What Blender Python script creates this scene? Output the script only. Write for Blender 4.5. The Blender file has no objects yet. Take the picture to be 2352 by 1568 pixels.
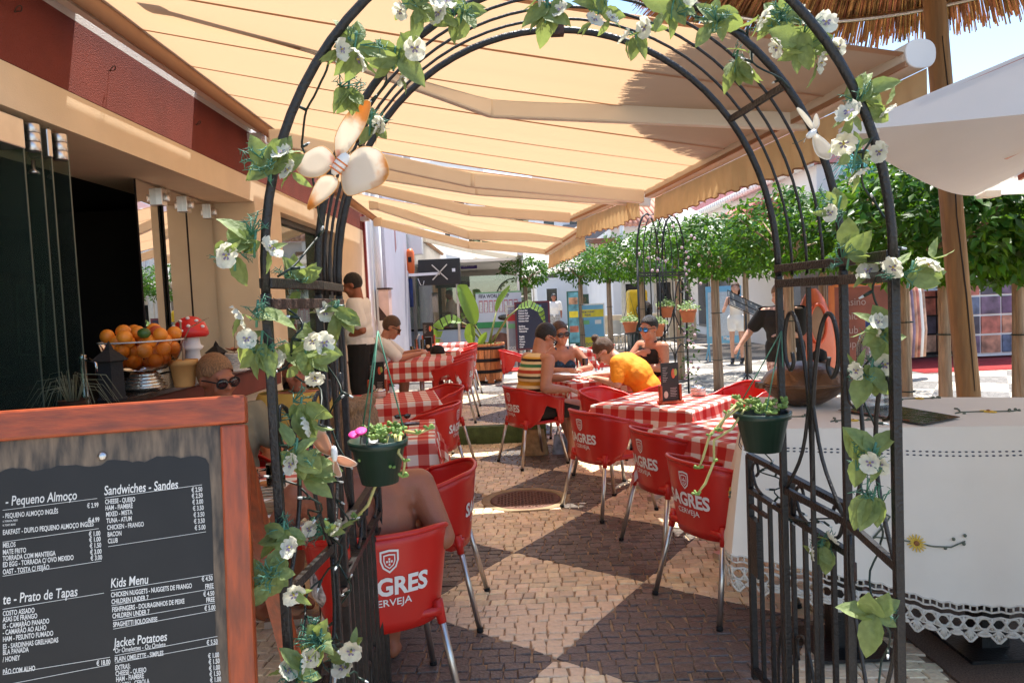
import bpy, bmesh, math, random
import numpy as np
from mathutils import Vector, Matrix, noise
random.seed(7); np.random.seed(7)
scene = bpy.context.scene
COL = scene.collection
# ------------------------------------------------------------------ camera, sky, sun, exposure
FPX, CX, CY = 1700.0, 1176.0, 784.0            # focal length and centre in pixels of a 2352 px wide picture
PITCH, ROLL, EYE = math.atan(94/FPX), math.asin(.045), 1.6
_F = Vector((0, math.cos(PITCH), -math.sin(PITCH))); _u0 = Vector((0, math.sin(PITCH), math.cos(PITCH))); _r0 = Vector((1, 0, 0))
_R = math.cos(ROLL)*_r0 - math.sin(ROLL)*_u0; _U = math.sin(ROLL)*_r0 + math.cos(ROLL)*_u0
EYEP = Vector((0, 0, EYE))
cam = bpy.data.cameras.new('camera'); camo = bpy.data.objects.new('camera', cam); COL.objects.link(camo)
cam.sensor_fit = 'HORIZONTAL'; cam.sensor_width = 36; cam.lens = 36*FPX/2352; cam.clip_start = .05; cam.clip_end = 2000
camo.matrix_world = Matrix(((_R.x, _U.x, -_F.x, 0), (_R.y, _U.y, -_F.y, 0), (_R.z, _U.z, -_F.z, EYE), (0, 0, 0, 1)))
scene.camera = camo
SUN = Vector((.14, .28, 1)).normalized()       # towards the sun: high, a little behind the scene
w = bpy.data.worlds.new('World'); scene.world = w; w.use_nodes = True
_nt = w.node_tree; _bg = _nt.nodes['Background']; _sky = _nt.nodes.new('ShaderNodeTexSky')
_sky.sky_type = 'NISHITA'; _sky.sun_disc = False; _sky.sun_elevation = math.asin(SUN.z); _sky.sun_rotation = math.atan2(SUN.x, SUN.y)
_sky.air_density = 1.0; _sky.dust_density = .4; _sky.ozone_density = 1.5
_nt.links.new(_sky.outputs[0], _bg.inputs[0]); _bg.inputs[1].default_value = .15
_l = bpy.data.lights.new('sun', 'SUN'); _l.energy = 5.0; _l.angle = math.radians(.53); _l.color = (1, .95, .87)
_lo = bpy.data.objects.new('sun', _l); COL.objects.link(_lo); _lo.rotation_euler = SUN.to_track_quat('Z', 'Y').to_euler(); _lo.location = (0, 0, 30)
scene.view_settings.view_transform = 'Standard'; scene.view_settings.look = 'None'; scene.view_settings.gamma = 1
scene.view_settings.exposure = 1.15
scene.render.engine = 'CYCLES'; scene.cycles.max_bounces = 8; scene.cycles.transparent_max_bounces = 16
scene.cycles.sample_clamp_indirect = 6; scene.cycles.use_denoising = True
# ------------------------------------------------------------------ helpers
def ray(x, y): return _F + _R*((x-CX)/FPX) + _U*((CY-y)/FPX)
def at(x, y, Y): d = ray(x, y); return EYEP + d*(Y/d.y)
def gz(x, y, z=0.): d = ray(x, y); return EYEP + d*((z-EYE)/d.z)
def atX(x, y, X): d = ray(x, y); return EYEP + d*(X/d.x)
def V(*a): return Vector(a if len(a) == 3 else a[0])
def lerp(a, b, t): return a+(b-a)*t
def sm(t): t = max(0, min(1, t)); return t*t*(3-2*t)
def C(h):
    h = h.lstrip('#'); c = [int(h[i:i+2], 16)/255 for i in (0, 2, 4)]
    return tuple((x/12.92 if x <= .04045 else ((x+.055)/1.055)**2.4) for x in c)+(1,)
class MB:
    def __init__(s): s.v = []; s.f = []; s.m = []; s.uv = None
    def add(s, vs, fs, mi=0):
        o = len(s.v); s.v.extend([tuple(v) for v in vs]); s.f.extend([tuple(i+o for i in f) for f in fs]); s.m.extend([mi]*len(fs)); return s
    def obox(s, c, a, b, d, mi=0):            # centre + three half-axes
        c, a, b, d = map(Vector, (c, a, b, d))
        vs = [c+a*i+b*j+d*k for k in (-1, 1) for j in (-1, 1) for i in (-1, 1)]
        return s.add(vs, [(0, 2, 3, 1), (4, 5, 7, 6), (0, 1, 5, 4), (2, 6, 7, 3), (0, 4, 6, 2), (1, 3, 7, 5)], mi)
    def box(s, x0, x1, y0, y1, z0, z1, mi=0):
        return s.obox(((x0+x1)/2, (y0+y1)/2, (z0+z1)/2), ((x1-x0)/2, 0, 0), (0, (y1-y0)/2, 0), (0, 0, (z1-z0)/2), mi)
    def bar(s, p, q, w_, h, up=(0, 0, 1), mi=0):   # rectangular bar from p to q
        p, q = Vector(p), Vector(q); d = (q-p); t = d.normalized(); u = Vector(up); r = t.cross(u)
        if r.length < 1e-4: r = t.cross(Vector((1, 0, 0)))
        r.normalize(); u = r.cross(t)
        return s.obox((p+q)/2, d/2, r*w_/2, u*h/2, mi)
    def curve(s, pts, r, n=6, k=4):           # smooth tube through the points
        P = [Vector(p) for p in pts]; P = [P[0]*2-P[1]]+P+[P[-1]*2-P[-2]]; Q = []
        for i in range(1, len(P)-2):
            for q in range(k): t = q/k; a, b, c, d = P[i-1:i+3]; Q.append(.5*((2*b)+(c-a)*t+(2*a-5*b+4*c-d)*t*t+(3*b-a-3*c+d)*t**3))
        return s.tube(Q+[P[-2]], r, n)
    def tube(s, pts, r, n=8, mi=0, closed=False, flat=1., up=None):
        pts = [Vector(p) for p in pts]; L = len(pts); rs = r if isinstance(r, (list, tuple)) else [r]*L
        vs = []; fs = []; pr = None
        for i, p in enumerate(pts):
            a = pts[i-1] if (i > 0 or closed) else p; b = pts[(i+1) % L] if (i < L-1 or closed) else p
            t = (b-a); t = t.normalized() if t.length > 1e-9 else Vector((0, 0, 1))
            if pr is None:
                pr = Vector(up) if up else (Vector((0, 0, 1)) if abs(t.z) < .9 else Vector((1, 0, 0)))
            x = pr - t*pr.dot(t); x = x.normalized() if x.length > 1e-6 else t.orthogonal().normalized(); pr = x; y = t.cross(x)
            for k in range(n):
                a_ = 2*math.pi*k/n + (math.pi/4 if n == 4 else 0); vs.append(p+(x*math.cos(a_)+y*math.sin(a_)*flat)*rs[i])
        for i in range(L-(0 if closed else 1)):
            j = (i+1) % L
            for k in range(n): fs.append((i*n+k, i*n+(k+1) % n, j*n+(k+1) % n, j*n+k))
        if not closed: fs.append(tuple(range(n-1, -1, -1))); fs.append(tuple((L-1)*n+k for k in range(n)))
        return s.add(vs, fs, mi)
    def lathe(s, prof, c=(0, 0, 0), n=24, mi=0, M=None, cap=True):
        vs = []; fs = []; c = Vector(c)
        for r, z in prof:
            for k in range(n):
                a = 2*math.pi*k/n; q = Vector((r*math.cos(a), r*math.sin(a), z)); vs.append(c+(M @ q if M else q))
        for i in range(len(prof)-1):
            for k in range(n): fs.append((i*n+k, i*n+(k+1) % n, (i+1)*n+(k+1) % n, (i+1)*n+k))
        if cap:
            if prof[0][0] > 1e-5: fs.append(tuple(range(n-1, -1, -1)))
            if prof[-1][0] > 1e-5: fs.append(tuple((len(prof)-1)*n+k for k in range(n)))
        return s.add(vs, fs, mi)
    def ell(s, c, ax, ay, az, n=14, m=9, mi=0):
        c, ax, ay, az = map(Vector, (c, ax, ay, az)); vs = [c+az]; fs = []
        for i in range(1, m):
            t = math.pi*i/m
            for k in range(n):
                a = 2*math.pi*k/n; vs.append(c+ax*(math.sin(t)*math.cos(a))+ay*(math.sin(t)*math.sin(a))+az*math.cos(t))
        vs.append(c-az)
        for k in range(n): fs.append((0, 1+k, 1+(k+1) % n)); fs.append((len(vs)-1, 1+(m-2)*n+(k+1) % n, 1+(m-2)*n+k))
        for i in range(m-2):
            for k in range(n): fs.append((1+i*n+k, 1+(i+1)*n+k, 1+(i+1)*n+(k+1) % n, 1+i*n+(k+1) % n))
        return s.add(vs, fs, mi)
    def sph(s, c, r, n=12, m=8, mi=0): return s.ell(c, (r, 0, 0), (0, r, 0), (0, 0, r), n, m, mi)
    def cone(s, p, r0, q, r1, n=12):            # round cone
        p, q = Vector(p), Vector(q); d = q-p; L = max(d.length, 1e-4); t = d/L; x = t.orthogonal().normalized(); y = t.cross(x)
        rings = []
        for i in range(4): a = math.pi/2*(i+.35)/4.35; rings.append((p-t*r0*math.cos(a), r0*math.sin(a)))
        rings.append((p, r0)); rings.append((q, r1))
        for i in range(3, -1, -1): a = math.pi/2*(i+.35)/4.35; rings.append((q+t*r1*math.cos(a), r1*math.sin(a)))
        vs = []; fs = []
        for c_, r_ in rings:
            for k in range(n): a = 2*math.pi*k/n; vs.append(c_+(x*math.cos(a)+y*math.sin(a))*r_)
        for i in range(len(rings)-1):
            for k in range(n): fs.append((i*n+k, i*n+(k+1) % n, (i+1)*n+(k+1) % n, (i+1)*n+k))
        fs.append(tuple(range(n-1, -1, -1))); fs.append(tuple((len(rings)-1)*n+k for k in range(n)))
        return s.add(vs, fs)
    def grid(s, fn, nu, nv, mi=0, uv=False, closed=False):
        vs = [fn(i/nu, j/nv) for j in range(nv+1) for i in range(nu+1)]
        fs = [(j*(nu+1)+i, j*(nu+1)+i+1, (j+1)*(nu+1)+i+1, (j+1)*(nu+1)+i) for j in range(nv) for i in range(nu)]
        return s.add(vs, fs, mi)
    def poly(s, pts, mi=0): return s.add(pts, [tuple(range(len(pts)))], mi)
    def prism(s, pts, d, mi=0):               # extrude a polygon by vector d
        n = len(pts); pts = [Vector(p) for p in pts]; d = Vector(d)
        return s.add(pts+[p+d for p in pts], [tuple(range(n-1, -1, -1)), tuple(range(n, 2*n))]+[(i, (i+1) % n, n+(i+1) % n, n+i) for i in range(n)], mi)
    def mesh(s, name, mats, off=None, smooth=True):
        me = bpy.data.meshes.new(name)
        vs = s.v if off is None else [(x-off[0], y-off[1], z-off[2]) for x, y, z in s.v]
        me.from_pydata(vs, [], s.f)
        for m_ in (mats if isinstance(mats, (list, tuple)) else [mats]): me.materials.append(m_)
        if any(s.m): me.polygons.foreach_set('material_index', s.m)
        if smooth: me.polygons.foreach_set('use_smooth', [True]*len(me.polygons))
        if s.uv is not None:
            ul = me.uv_layers.new(name='UVMap'); li = np.zeros(len(me.loops), dtype=np.int32); me.loops.foreach_get('vertex_index', li)
            ul.data.foreach_set('uv', np.array(s.uv, dtype=np.float32)[li].ravel())
        me.update(); return me
def link(name, me, parent=None):
    o = bpy.data.objects.new(name, me); COL.objects.link(o)
    if parent is not None: o.parent = parent
    return o
def rootof(p):
    while p.parent is not None: p = p.parent
    return p
def part(name, mb, mats, parent=None, smooth=True, world=False, bev=0, label=None):
    off = rootof(parent).location if (parent is not None and world) else None
    o = link(name, mb.mesh(name, mats, off, smooth), parent)
    if bev: m_ = o.modifiers.new('bevel', 'BEVEL'); m_.width = bev; m_.segments = 2; m_.limit_method = 'ANGLE'
    if label: o['label'] = label
    return o
def tag(o, label=None, cat=None, group=None, kind=None):
    if label: o['label'] = label
    if cat: o['category'] = cat
    if group: o['group'] = group
    if kind: o['kind'] = kind
    return o
def thing(name, label, cat, loc=(0, 0, 0), rz=0, group=None):
    o = bpy.data.objects.new(name, None); COL.objects.link(o); o.location = loc; o.rotation_euler = (0, 0, rz); o.empty_display_size = .1
    return tag(o, label, cat, group)
def copy_tree(o, parent=None):
    c = o.copy(); COL.objects.link(c); c.parent = parent
    if parent is not None: c.matrix_parent_inverse = o.matrix_parent_inverse
    for ch in list(o.children): copy_tree(ch, c)
    return c
def place(proto, used, loc, rz, label, group=None, sc=None):
    o = proto if not used[0] else copy_tree(proto); used[0] = True
    o.location = loc; o.rotation_euler = (0, 0, rz); o['label'] = label
    if group: o['group'] = group
    if sc: o.scale = (sc, sc, sc)
    return o
def solid(o, t, off=0):
    m_ = o.modifiers.new('solidify', 'SOLIDIFY'); m_.thickness = t; m_.offset = off; return o
TMP = bpy.data.scenes.new('scratch')
def text_mesh(txt, size=1., xs=1., shear=0., align='LEFT', offset=0.):
    cu = bpy.data.curves.new('txt', 'FONT'); cu.body = txt; cu.size = size; cu.shear = shear; cu.align_x = align; cu.resolution_u = 3; cu.offset = offset
    o = bpy.data.objects.new('txt', cu); TMP.collection.objects.link(o); vl = TMP.view_layers[0]; vl.update()
    me = bpy.data.meshes.new_from_object(o.evaluated_get(vl.depsgraph))
    vs = [(v.co.x*xs, v.co.y) for v in me.vertices]; fs = [tuple(p.vertices) for p in me.polygons]
    bpy.data.objects.remove(o); bpy.data.curves.remove(cu); bpy.data.meshes.remove(me)
    return vs, fs
def put_text(mb, txt, org, u, v, size, xs=1., shear=0., align='LEFT', off=.002, mi=0, offset=0., fn=None):
    vs, fs = text_mesh(txt, size, xs, shear, align, offset); org, u, v = Vector(org), Vector(u), Vector(v); n = u.cross(v)
    mb.add([org+u*a+v*b+n*off for a, b in vs] if fn is None else [fn(a, b) for a, b in vs], fs, mi)
# ------------------------------------------------------------------ materials
def N(nt, t, **k):
    n = nt.nodes.new('ShaderNode'+t)
    for a, b in k.items():
        if a.startswith('i_'): n.inputs[int(a[2:]) if a[2:].isdigit() else a[2:]].default_value = b
        else: setattr(n, a, b)
    return n
def mat(name, col, rough=.6, metal=0, var=.12, vscale=6., bump=0, bscale=60., spec=.5, trans=0, tcol=None, stretch=None, sss=0, col2=None, coat=0, island=0, emit=None, alpha=None, detail=4):
    m = bpy.data.materials.new(name); m.use_nodes = True; nt = m.node_tree; L = nt.links.new
    b = nt.nodes['Principled BSDF']; out = nt.nodes['Material Output']
    col = C(col) if isinstance(col, str) else tuple(col)+((1,) if len(col) == 3 else ())
    b.inputs['Roughness'].default_value = rough; b.inputs['Metallic'].default_value = metal; b.inputs['Specular IOR Level'].default_value = spec
    if coat: b.inputs['Coat Weight'].default_value = coat; b.inputs['Coat Roughness'].default_value = .12
    tc = N(nt, 'TexCoord'); mp = N(nt, 'Mapping'); L(tc.outputs['Object'], mp.inputs[0])
    if stretch: mp.inputs['Scale'].default_value = stretch
    nz = N(nt, 'TexNoise'); nz.inputs['Scale'].default_value = vscale; nz.inputs['Detail'].default_value = detail; L(mp.outputs[0], nz.inputs[0])
    mx = N(nt, 'MixRGB'); mx.inputs[1].default_value = tuple(c*(1-var) for c in col[:3])+(1,)
    mx.inputs[2].default_value = C(col2) if isinstance(col2, str) else tuple(min(1, c*(1+var)) for c in col[:3])+(1,)
    rmp = N(nt, 'MapRange'); rmp.inputs[1].default_value = .3; rmp.inputs[2].default_value = .7; L(nz.outputs[0], rmp.inputs[0]); L(rmp.outputs[0], mx.inputs[0])
    cout = mx.outputs[0]
    if island:
        g = N(nt, 'NewGeometry'); hs = N(nt, 'HueSaturation'); L(cout, hs.inputs['Color'])
        mr = N(nt, 'MapRange'); mr.inputs[3].default_value = 1-island; mr.inputs[4].default_value = 1+island; L(g.outputs['Random Per Island'], mr.inputs[0]); L(mr.outputs[0], hs.inputs['Value'])
        m2 = N(nt, 'MapRange'); m2.inputs[3].default_value = .5-island*.06; m2.inputs[4].default_value = .5+island*.06
        fr = N(nt, 'Math', operation='FRACT'); mu = N(nt, 'Math', operation='MULTIPLY'); mu.inputs[1].default_value = 17.3
        L(g.outputs['Random Per Island'], mu.inputs[0]); L(mu.outputs[0], fr.inputs[0]); L(fr.outputs[0], m2.inputs[0]); L(m2.outputs[0], hs.inputs['Hue'])
        cout = hs.outputs[0]
    L(cout, b.inputs['Base Color'])
    if sss: b.inputs['Subsurface Weight'].default_value = sss; b.inputs['Subsurface Radius'].default_value = (.012, .006, .003); b.inputs['Subsurface Scale'].default_value = 1
    if emit: b.inputs['Emission Color'].default_value = col; b.inputs['Emission Strength'].default_value = emit
    if bump:
        nb = N(nt, 'TexNoise'); nb.inputs['Scale'].default_value = bscale; nb.inputs['Detail'].default_value = 3; L(mp.outputs[0], nb.inputs[0])
        bp = N(nt, 'Bump'); bp.inputs['Strength'].default_value = bump; bp.inputs['Distance'].default_value = .02; L(nb.outputs[0], bp.inputs['Height']); L(bp.outputs[0], b.inputs['Normal'])
    if trans:
        tr = N(nt, 'BsdfTranslucent'); ms = N(nt, 'MixShader'); ms.inputs[0].default_value = trans
        if tcol: tr.inputs[0].default_value = C(tcol) if isinstance(tcol, str) else tcol
        else: L(cout, tr.inputs[0])
        L(b.outputs[0], ms.inputs[1]); L(tr.outputs[0], ms.inputs[2]); L(ms.outputs[0], out.inputs[0])
    if alpha is not None: b.inputs['Alpha'].default_value = alpha
    return m
def glassmat(name, tint=(.9, .96, .93), refl=.12, rough=.0, opac=0., ocol=(.1, .13, .12)):
    """thin pane: transparent tint with mirror reflection, optionally a diffuse veil colour"""
    m = bpy.data.materials.new(name); m.use_nodes = True; nt = m.node_tree; L = nt.links.new; nt.nodes.remove(nt.nodes['Principled BSDF']); out = nt.nodes['Material Output']
    t = N(nt, 'BsdfTransparent'); t.inputs[0].default_value = tuple(tint)+(1,); g = N(nt, 'BsdfGlossy'); g.inputs['Roughness'].default_value = rough
    d = N(nt, 'BsdfDiffuse'); d.inputs[0].default_value = tuple(ocol)+(1,); m0 = N(nt, 'MixShader'); m0.inputs[0].default_value = opac; L(t.outputs[0], m0.inputs[1]); L(d.outputs[0], m0.inputs[2])
    fr = N(nt, 'Fresnel'); fr.inputs[0].default_value = 1.5; ad = N(nt, 'Math', operation='ADD'); ad.use_clamp = True; ad.inputs[1].default_value = refl; L(fr.outputs[0], ad.inputs[0])
    ms = N(nt, 'MixShader'); L(ad.outputs[0], ms.inputs[0]); L(m0.outputs[0], ms.inputs[1]); L(g.outputs[0], ms.inputs[2]); L(ms.outputs[0], out.inputs[0])
    return m
def rampmat(name, stops, axis='Z', period=.3, rough=.8, phase=0.):
    m = bpy.data.materials.new(name); m.use_nodes = True; nt = m.node_tree; L = nt.links.new; b = nt.nodes['Principled BSDF']; b.inputs['Roughness'].default_value = rough
    tc = N(nt, 'TexCoord'); sx = N(nt, 'SeparateXYZ'); L(tc.outputs['Object'], sx.inputs[0]); a = N(nt, 'Math', operation='MULTIPLY_ADD'); a.inputs[1].default_value = 1/period; a.inputs[2].default_value = phase
    L(sx.outputs[axis], a.inputs[0]); fr = N(nt, 'Math', operation='FRACT'); L(a.outputs[0], fr.inputs[0]); cr = N(nt, 'ValToRGB'); cr.color_ramp.interpolation = 'CONSTANT'
    e = cr.color_ramp.elements; e[0].position = 0; e[0].color = C(stops[0][1]); e[1].position = stops[1][0]; e[1].color = C(stops[1][1])
    for p_, c_ in stops[2:]: x = e.new(p_); x.color = C(c_)
    L(fr.outputs[0], cr.inputs[0]); L(cr.outputs[0], b.inputs['Base Color']); return m
def gingham(name, red, white, cell=.069):
    m = bpy.data.materials.new(name); m.use_nodes = True; nt = m.node_tree; L = nt.links.new; b = nt.nodes['Principled BSDF']; b.inputs['Roughness'].default_value = .85
    tc = N(nt, 'UVMap'); sx = N(nt, 'SeparateXYZ'); L(tc.outputs[0], sx.inputs[0]); st = []
    for ax in 'XY':
        a = N(nt, 'Math', operation='MULTIPLY'); a.inputs[1].default_value = .5/cell; L(sx.outputs[ax], a.inputs[0]); f_ = N(nt, 'Math', operation='FRACT'); L(a.outputs[0], f_.inputs[0])
        g = N(nt, 'Math', operation='GREATER_THAN'); g.inputs[1].default_value = .5; L(f_.outputs[0], g.inputs[0]); st.append(g)
    ad = N(nt, 'Math', operation='ADD'); L(st[0].outputs[0], ad.inputs[0]); L(st[1].outputs[0], ad.inputs[1]); h = N(nt, 'Math', operation='MULTIPLY'); h.inputs[1].default_value = .5; L(ad.outputs[0], h.inputs[0])
    cr = N(nt, 'ValToRGB'); e = cr.color_ramp.elements; e[0].color = C(white); e[1].color = C(red); x = e.new(.5); x.color = C('#db7a6d')
    L(h.outputs[0], cr.inputs[0]); nz = N(nt, 'TexNoise'); nz.inputs['Scale'].default_value = 400; L(tc.outputs[0], nz.inputs[0]); bp = N(nt, 'Bump'); bp.inputs['Strength'].default_value = .15; L(nz.outputs[0], bp.inputs['Height']); L(bp.outputs[0], b.inputs['Normal'])
    L(cr.outputs[0], b.inputs['Base Color']); tr = N(nt, 'BsdfTranslucent'); L(cr.outputs[0], tr.inputs[0]); ms = N(nt, 'MixShader'); ms.inputs[0].default_value = .18
    L(b.outputs[0], ms.inputs[1]); L(tr.outputs[0], ms.inputs[2]); L(ms.outputs[0], nt.nodes['Material Output'].inputs[0]); return m
M = {}
M['black'] = mat('black_iron', (.012, .011, .011), .42, 0, .35, 25, .25, 120)
M['rust'] = mat('rusty_iron', (.05, .022, .014), .7, 0, .5, 60, .3, 120)
M['alu'] = mat('aluminium', (.62, .6, .58), .33, 1, .08, 8)
M['steel'] = mat('steel', (.6, .6, .6), .18, 1, .05, 8)
M['red_plastic'] = mat('red_plastic', (.56, .018, .012), .33, 0, .07, 5, .02, 300, spec=.5)
M['white_print'] = mat('white_print', (.8, .78, .76), .5, 0, .02)
M['ging'] = gingham('gingham', '#c62a26', '#f4eee6')
M['awn'] = mat('awning_cloth', (.6, .42, .26), .9, 0, .05, 1.5, .05, 200, trans=.5, tcol=(.56, .365, .21, 1))
M['awn_seam'] = mat('awning_seam', (.5, .29, .17), .9, 0, .05, 3, trans=.25)
M['valance'] = mat('valance_cloth', (.75, .5, .24), .9, 0, .1, 6, .05, 200, trans=.35)
M['arm_metal'] = mat('arm_metal', (.74, .69, .6), .4, 0, .03, 4)
M['cream_metal'] = mat('cream_metal', (.7, .63, .52), .4, 0, .03, 4)
M['cream'] = mat('cream_plaster', (.72, .58, .4), .9, 0, .06, 3, .15, 180)
M['redwall'] = mat('red_plaster', (.215, .038, .023), .9, 0, .1, 4, .9, 130)
M['whitewall'] = mat('white_plaster', (.78, .76, .74), .9, 0, .05, 3, .5, 130)
M['lilac'] = mat('lilac_plaster', (.5, .47, .52), .85, 0, .05, 3, .1, 120)
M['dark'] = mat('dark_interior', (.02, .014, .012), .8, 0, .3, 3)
M['darkwood'] = mat('dark_wood', (.06, .028, .018), .5, 0, .4, 5, .1, 40, stretch=(1, 6, 6))
M['glass'] = glassmat('clear_glass', (.93, .97, .95), .03)
M['pane'] = glassmat('shop_pane', (.75, .84, .8), .12, .0, .1, (.2, .24, .2))  # grey-green veil painted in for reflected light, lifting the black behind
M['green_mirror'] = glassmat('green_reflecting_pane', (.42, .52, .45), .36, .015, .25, (.16, .2, .15))
M['mirror_pane'] = glassmat('reflecting_pane', (.5, .56, .52), .5, .0)
M['green_pane'] = glassmat('green_pane', (.35, .5, .42), .14, .02, .45, (.13, .19, .13))
M['wood'] = mat('varnished_red_wood', (.29, .055, .015), .36, 0, .22, 3.0, .1, 9, stretch=(22, 22, .8), coat=.15, col2='#b94f20', detail=5)
M['wood_h'] = mat('varnished_red_wood_rail', (.29, .055, .015), .36, 0, .22, 3.0, .1, 9, stretch=(.8, 22, 22), coat=.15, col2='#b94f20', detail=5)
M['orange_wood'] = mat('orange_wood', (.55, .21, .07), .5, 0, .35, 6, .1, 30, stretch=(5, 5, .6))
M['post_wood'] = mat('weathered_post', (.27, .16, .08), .8, 0, .35, 5, .5, 12, stretch=(4, 4, .35), col2='#9a7448')
M['white_cloth'] = mat('white_cloth', (.87, .79, .67), .9, 0, .03, 4, .06, 300, trans=.12)
M['umb'] = mat('white_canvas', (.8, .76, .7), .9, 0, .03, 2, .05, 300, trans=.3)
M['wht'] = mat('white_paint', (.8, .79, .77), .6, 0, .03)
M['leaf'] = mat('ficus_leaf', (.033, .1, .01), .42, 0, .3, 2.5, spec=.3, trans=.33, tcol=(.14, .3, .015, 1), island=.55)
M['art_leaf'] = mat('artificial_leaf', (.13, .2, .065), .6, 0, .25, 40, .25, 90, trans=.33, tcol=(.36, .45, .1, 1), island=.25, col2='#8a9f62')
M['petal'] = mat('pansy_petal', (.78, .77, .64), .7, 0, .1, 30, trans=.35, island=.1)
M['petal_c'] = mat('pansy_centre', (.2, .16, .27), .7, 0, .3, 60)
M['sprig'] = mat('teal_sprig', (.06, .19, .12), .5, 0, .3, 30)
M['cable'] = mat('green_cable', (.006, .02, .014), .45, 0, .2, 30)
M['bulb'] = mat('clear_bulb', (.55, .58, .58), .15, 0, .05, 8, spec=.8)
M['trunk'] = mat('pale_trunk', (.33, .23, .15), .85, 0, .3, 8, .4, 30, stretch=(4, 4, .5))
M['terra'] = mat('terracotta', (.45, .15, .07), .8, 0, .12, 8)
M['green_pot'] = mat('dark_green_pot', (.01, .03, .02), .35, 0, .2, 6)
M['succ'] = mat('succulent', (.22, .34, .08), .5, 0, .2, 20, trans=.25, island=.3)
M['succ_stem'] = mat('succulent_stem', (.42, .38, .14), .6, 0, .2, 20)
M['thatch'] = mat('thatch', (.34, .17, .065), .9, 0, .4, 12, .3, 60, island=.5)
M['skin'] = mat('skin', (.46, .2, .115), .48, 0, .1, 14, .08, 140, sss=.2)
M['skin_tan'] = mat('tanned_skin', (.35, .125, .065), .5, 0, .1, 12, .1, 140, sss=.2)
M['skin_fair'] = mat('fair_skin', (.6, .33, .23), .5, 0, .08, 14, .06, 140, sss=.2)
M['hair_dark'] = mat('dark_hair', (.012, .008, .006), .42, 0, .5, 60, .6, 90, stretch=(4, 4, .7))
M['hair_brown'] = mat('brown_hair', (.085, .04, .018), .45, 0, .5, 60, .6, 90, stretch=(4, 4, .7))
M['hair_fair'] = mat('sandy_hair', (.26, .13, .055), .5, 0, .5, 50, .6, 80, stretch=(4, 4, .7))
M['cloth_black'] = mat('black_cloth', (.01, .009, .009), .85, 0, .2, 12, .15, 60)
M['shirt_white'] = mat('white_shirt', (.78, .75, .7), .85, 0, .04, 8, .25, 14)
M['orange_shirt'] = mat('orange_shirt', (.8, .26, .015), .8, 0, .1, 6, .35, 22, col2='#ffa31a')
M['olive'] = mat('olive_shirt', (.2, .18, .12), .85, 0, .12, 8, .3, 16)
M['yellow'] = mat('yellow_dress', (.5, .33, .07), .85, 0, .12, 6, .3, 12)
M['lens'] = mat('dark_lens', (.008, .008, .01), .12, 0, .05, 4, spec=.8)
M['blue_lens'] = mat('blue_mirror_lens', (.06, .3, .75), .1, .9, .1, 20)
M['stone_l'] = mat('pale_limestone', (.86, .71, .48), .36, 0, .12, 30, .35, 70, island=.2)
M['door_pane'] = glassmat('door_pane', (.86, .93, .89), .07, .0, .05, (.22, .26, .22))  # its grey-green veil stands in for reflections over the dark bar
M['stone_d'] = mat('dark_basalt', (.135, .115, .098), .34, 0, .3, 30, .4, 70, island=.4)
M['mortar'] = mat('sandy_joint', (.38, .275, .175), .95, 0, .3, 30, .4, 90)
M['tile'] = mat('roof_tile', (.55, .3, .19), .85, 0, .2, 3, .1, 30, island=.25)
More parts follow.
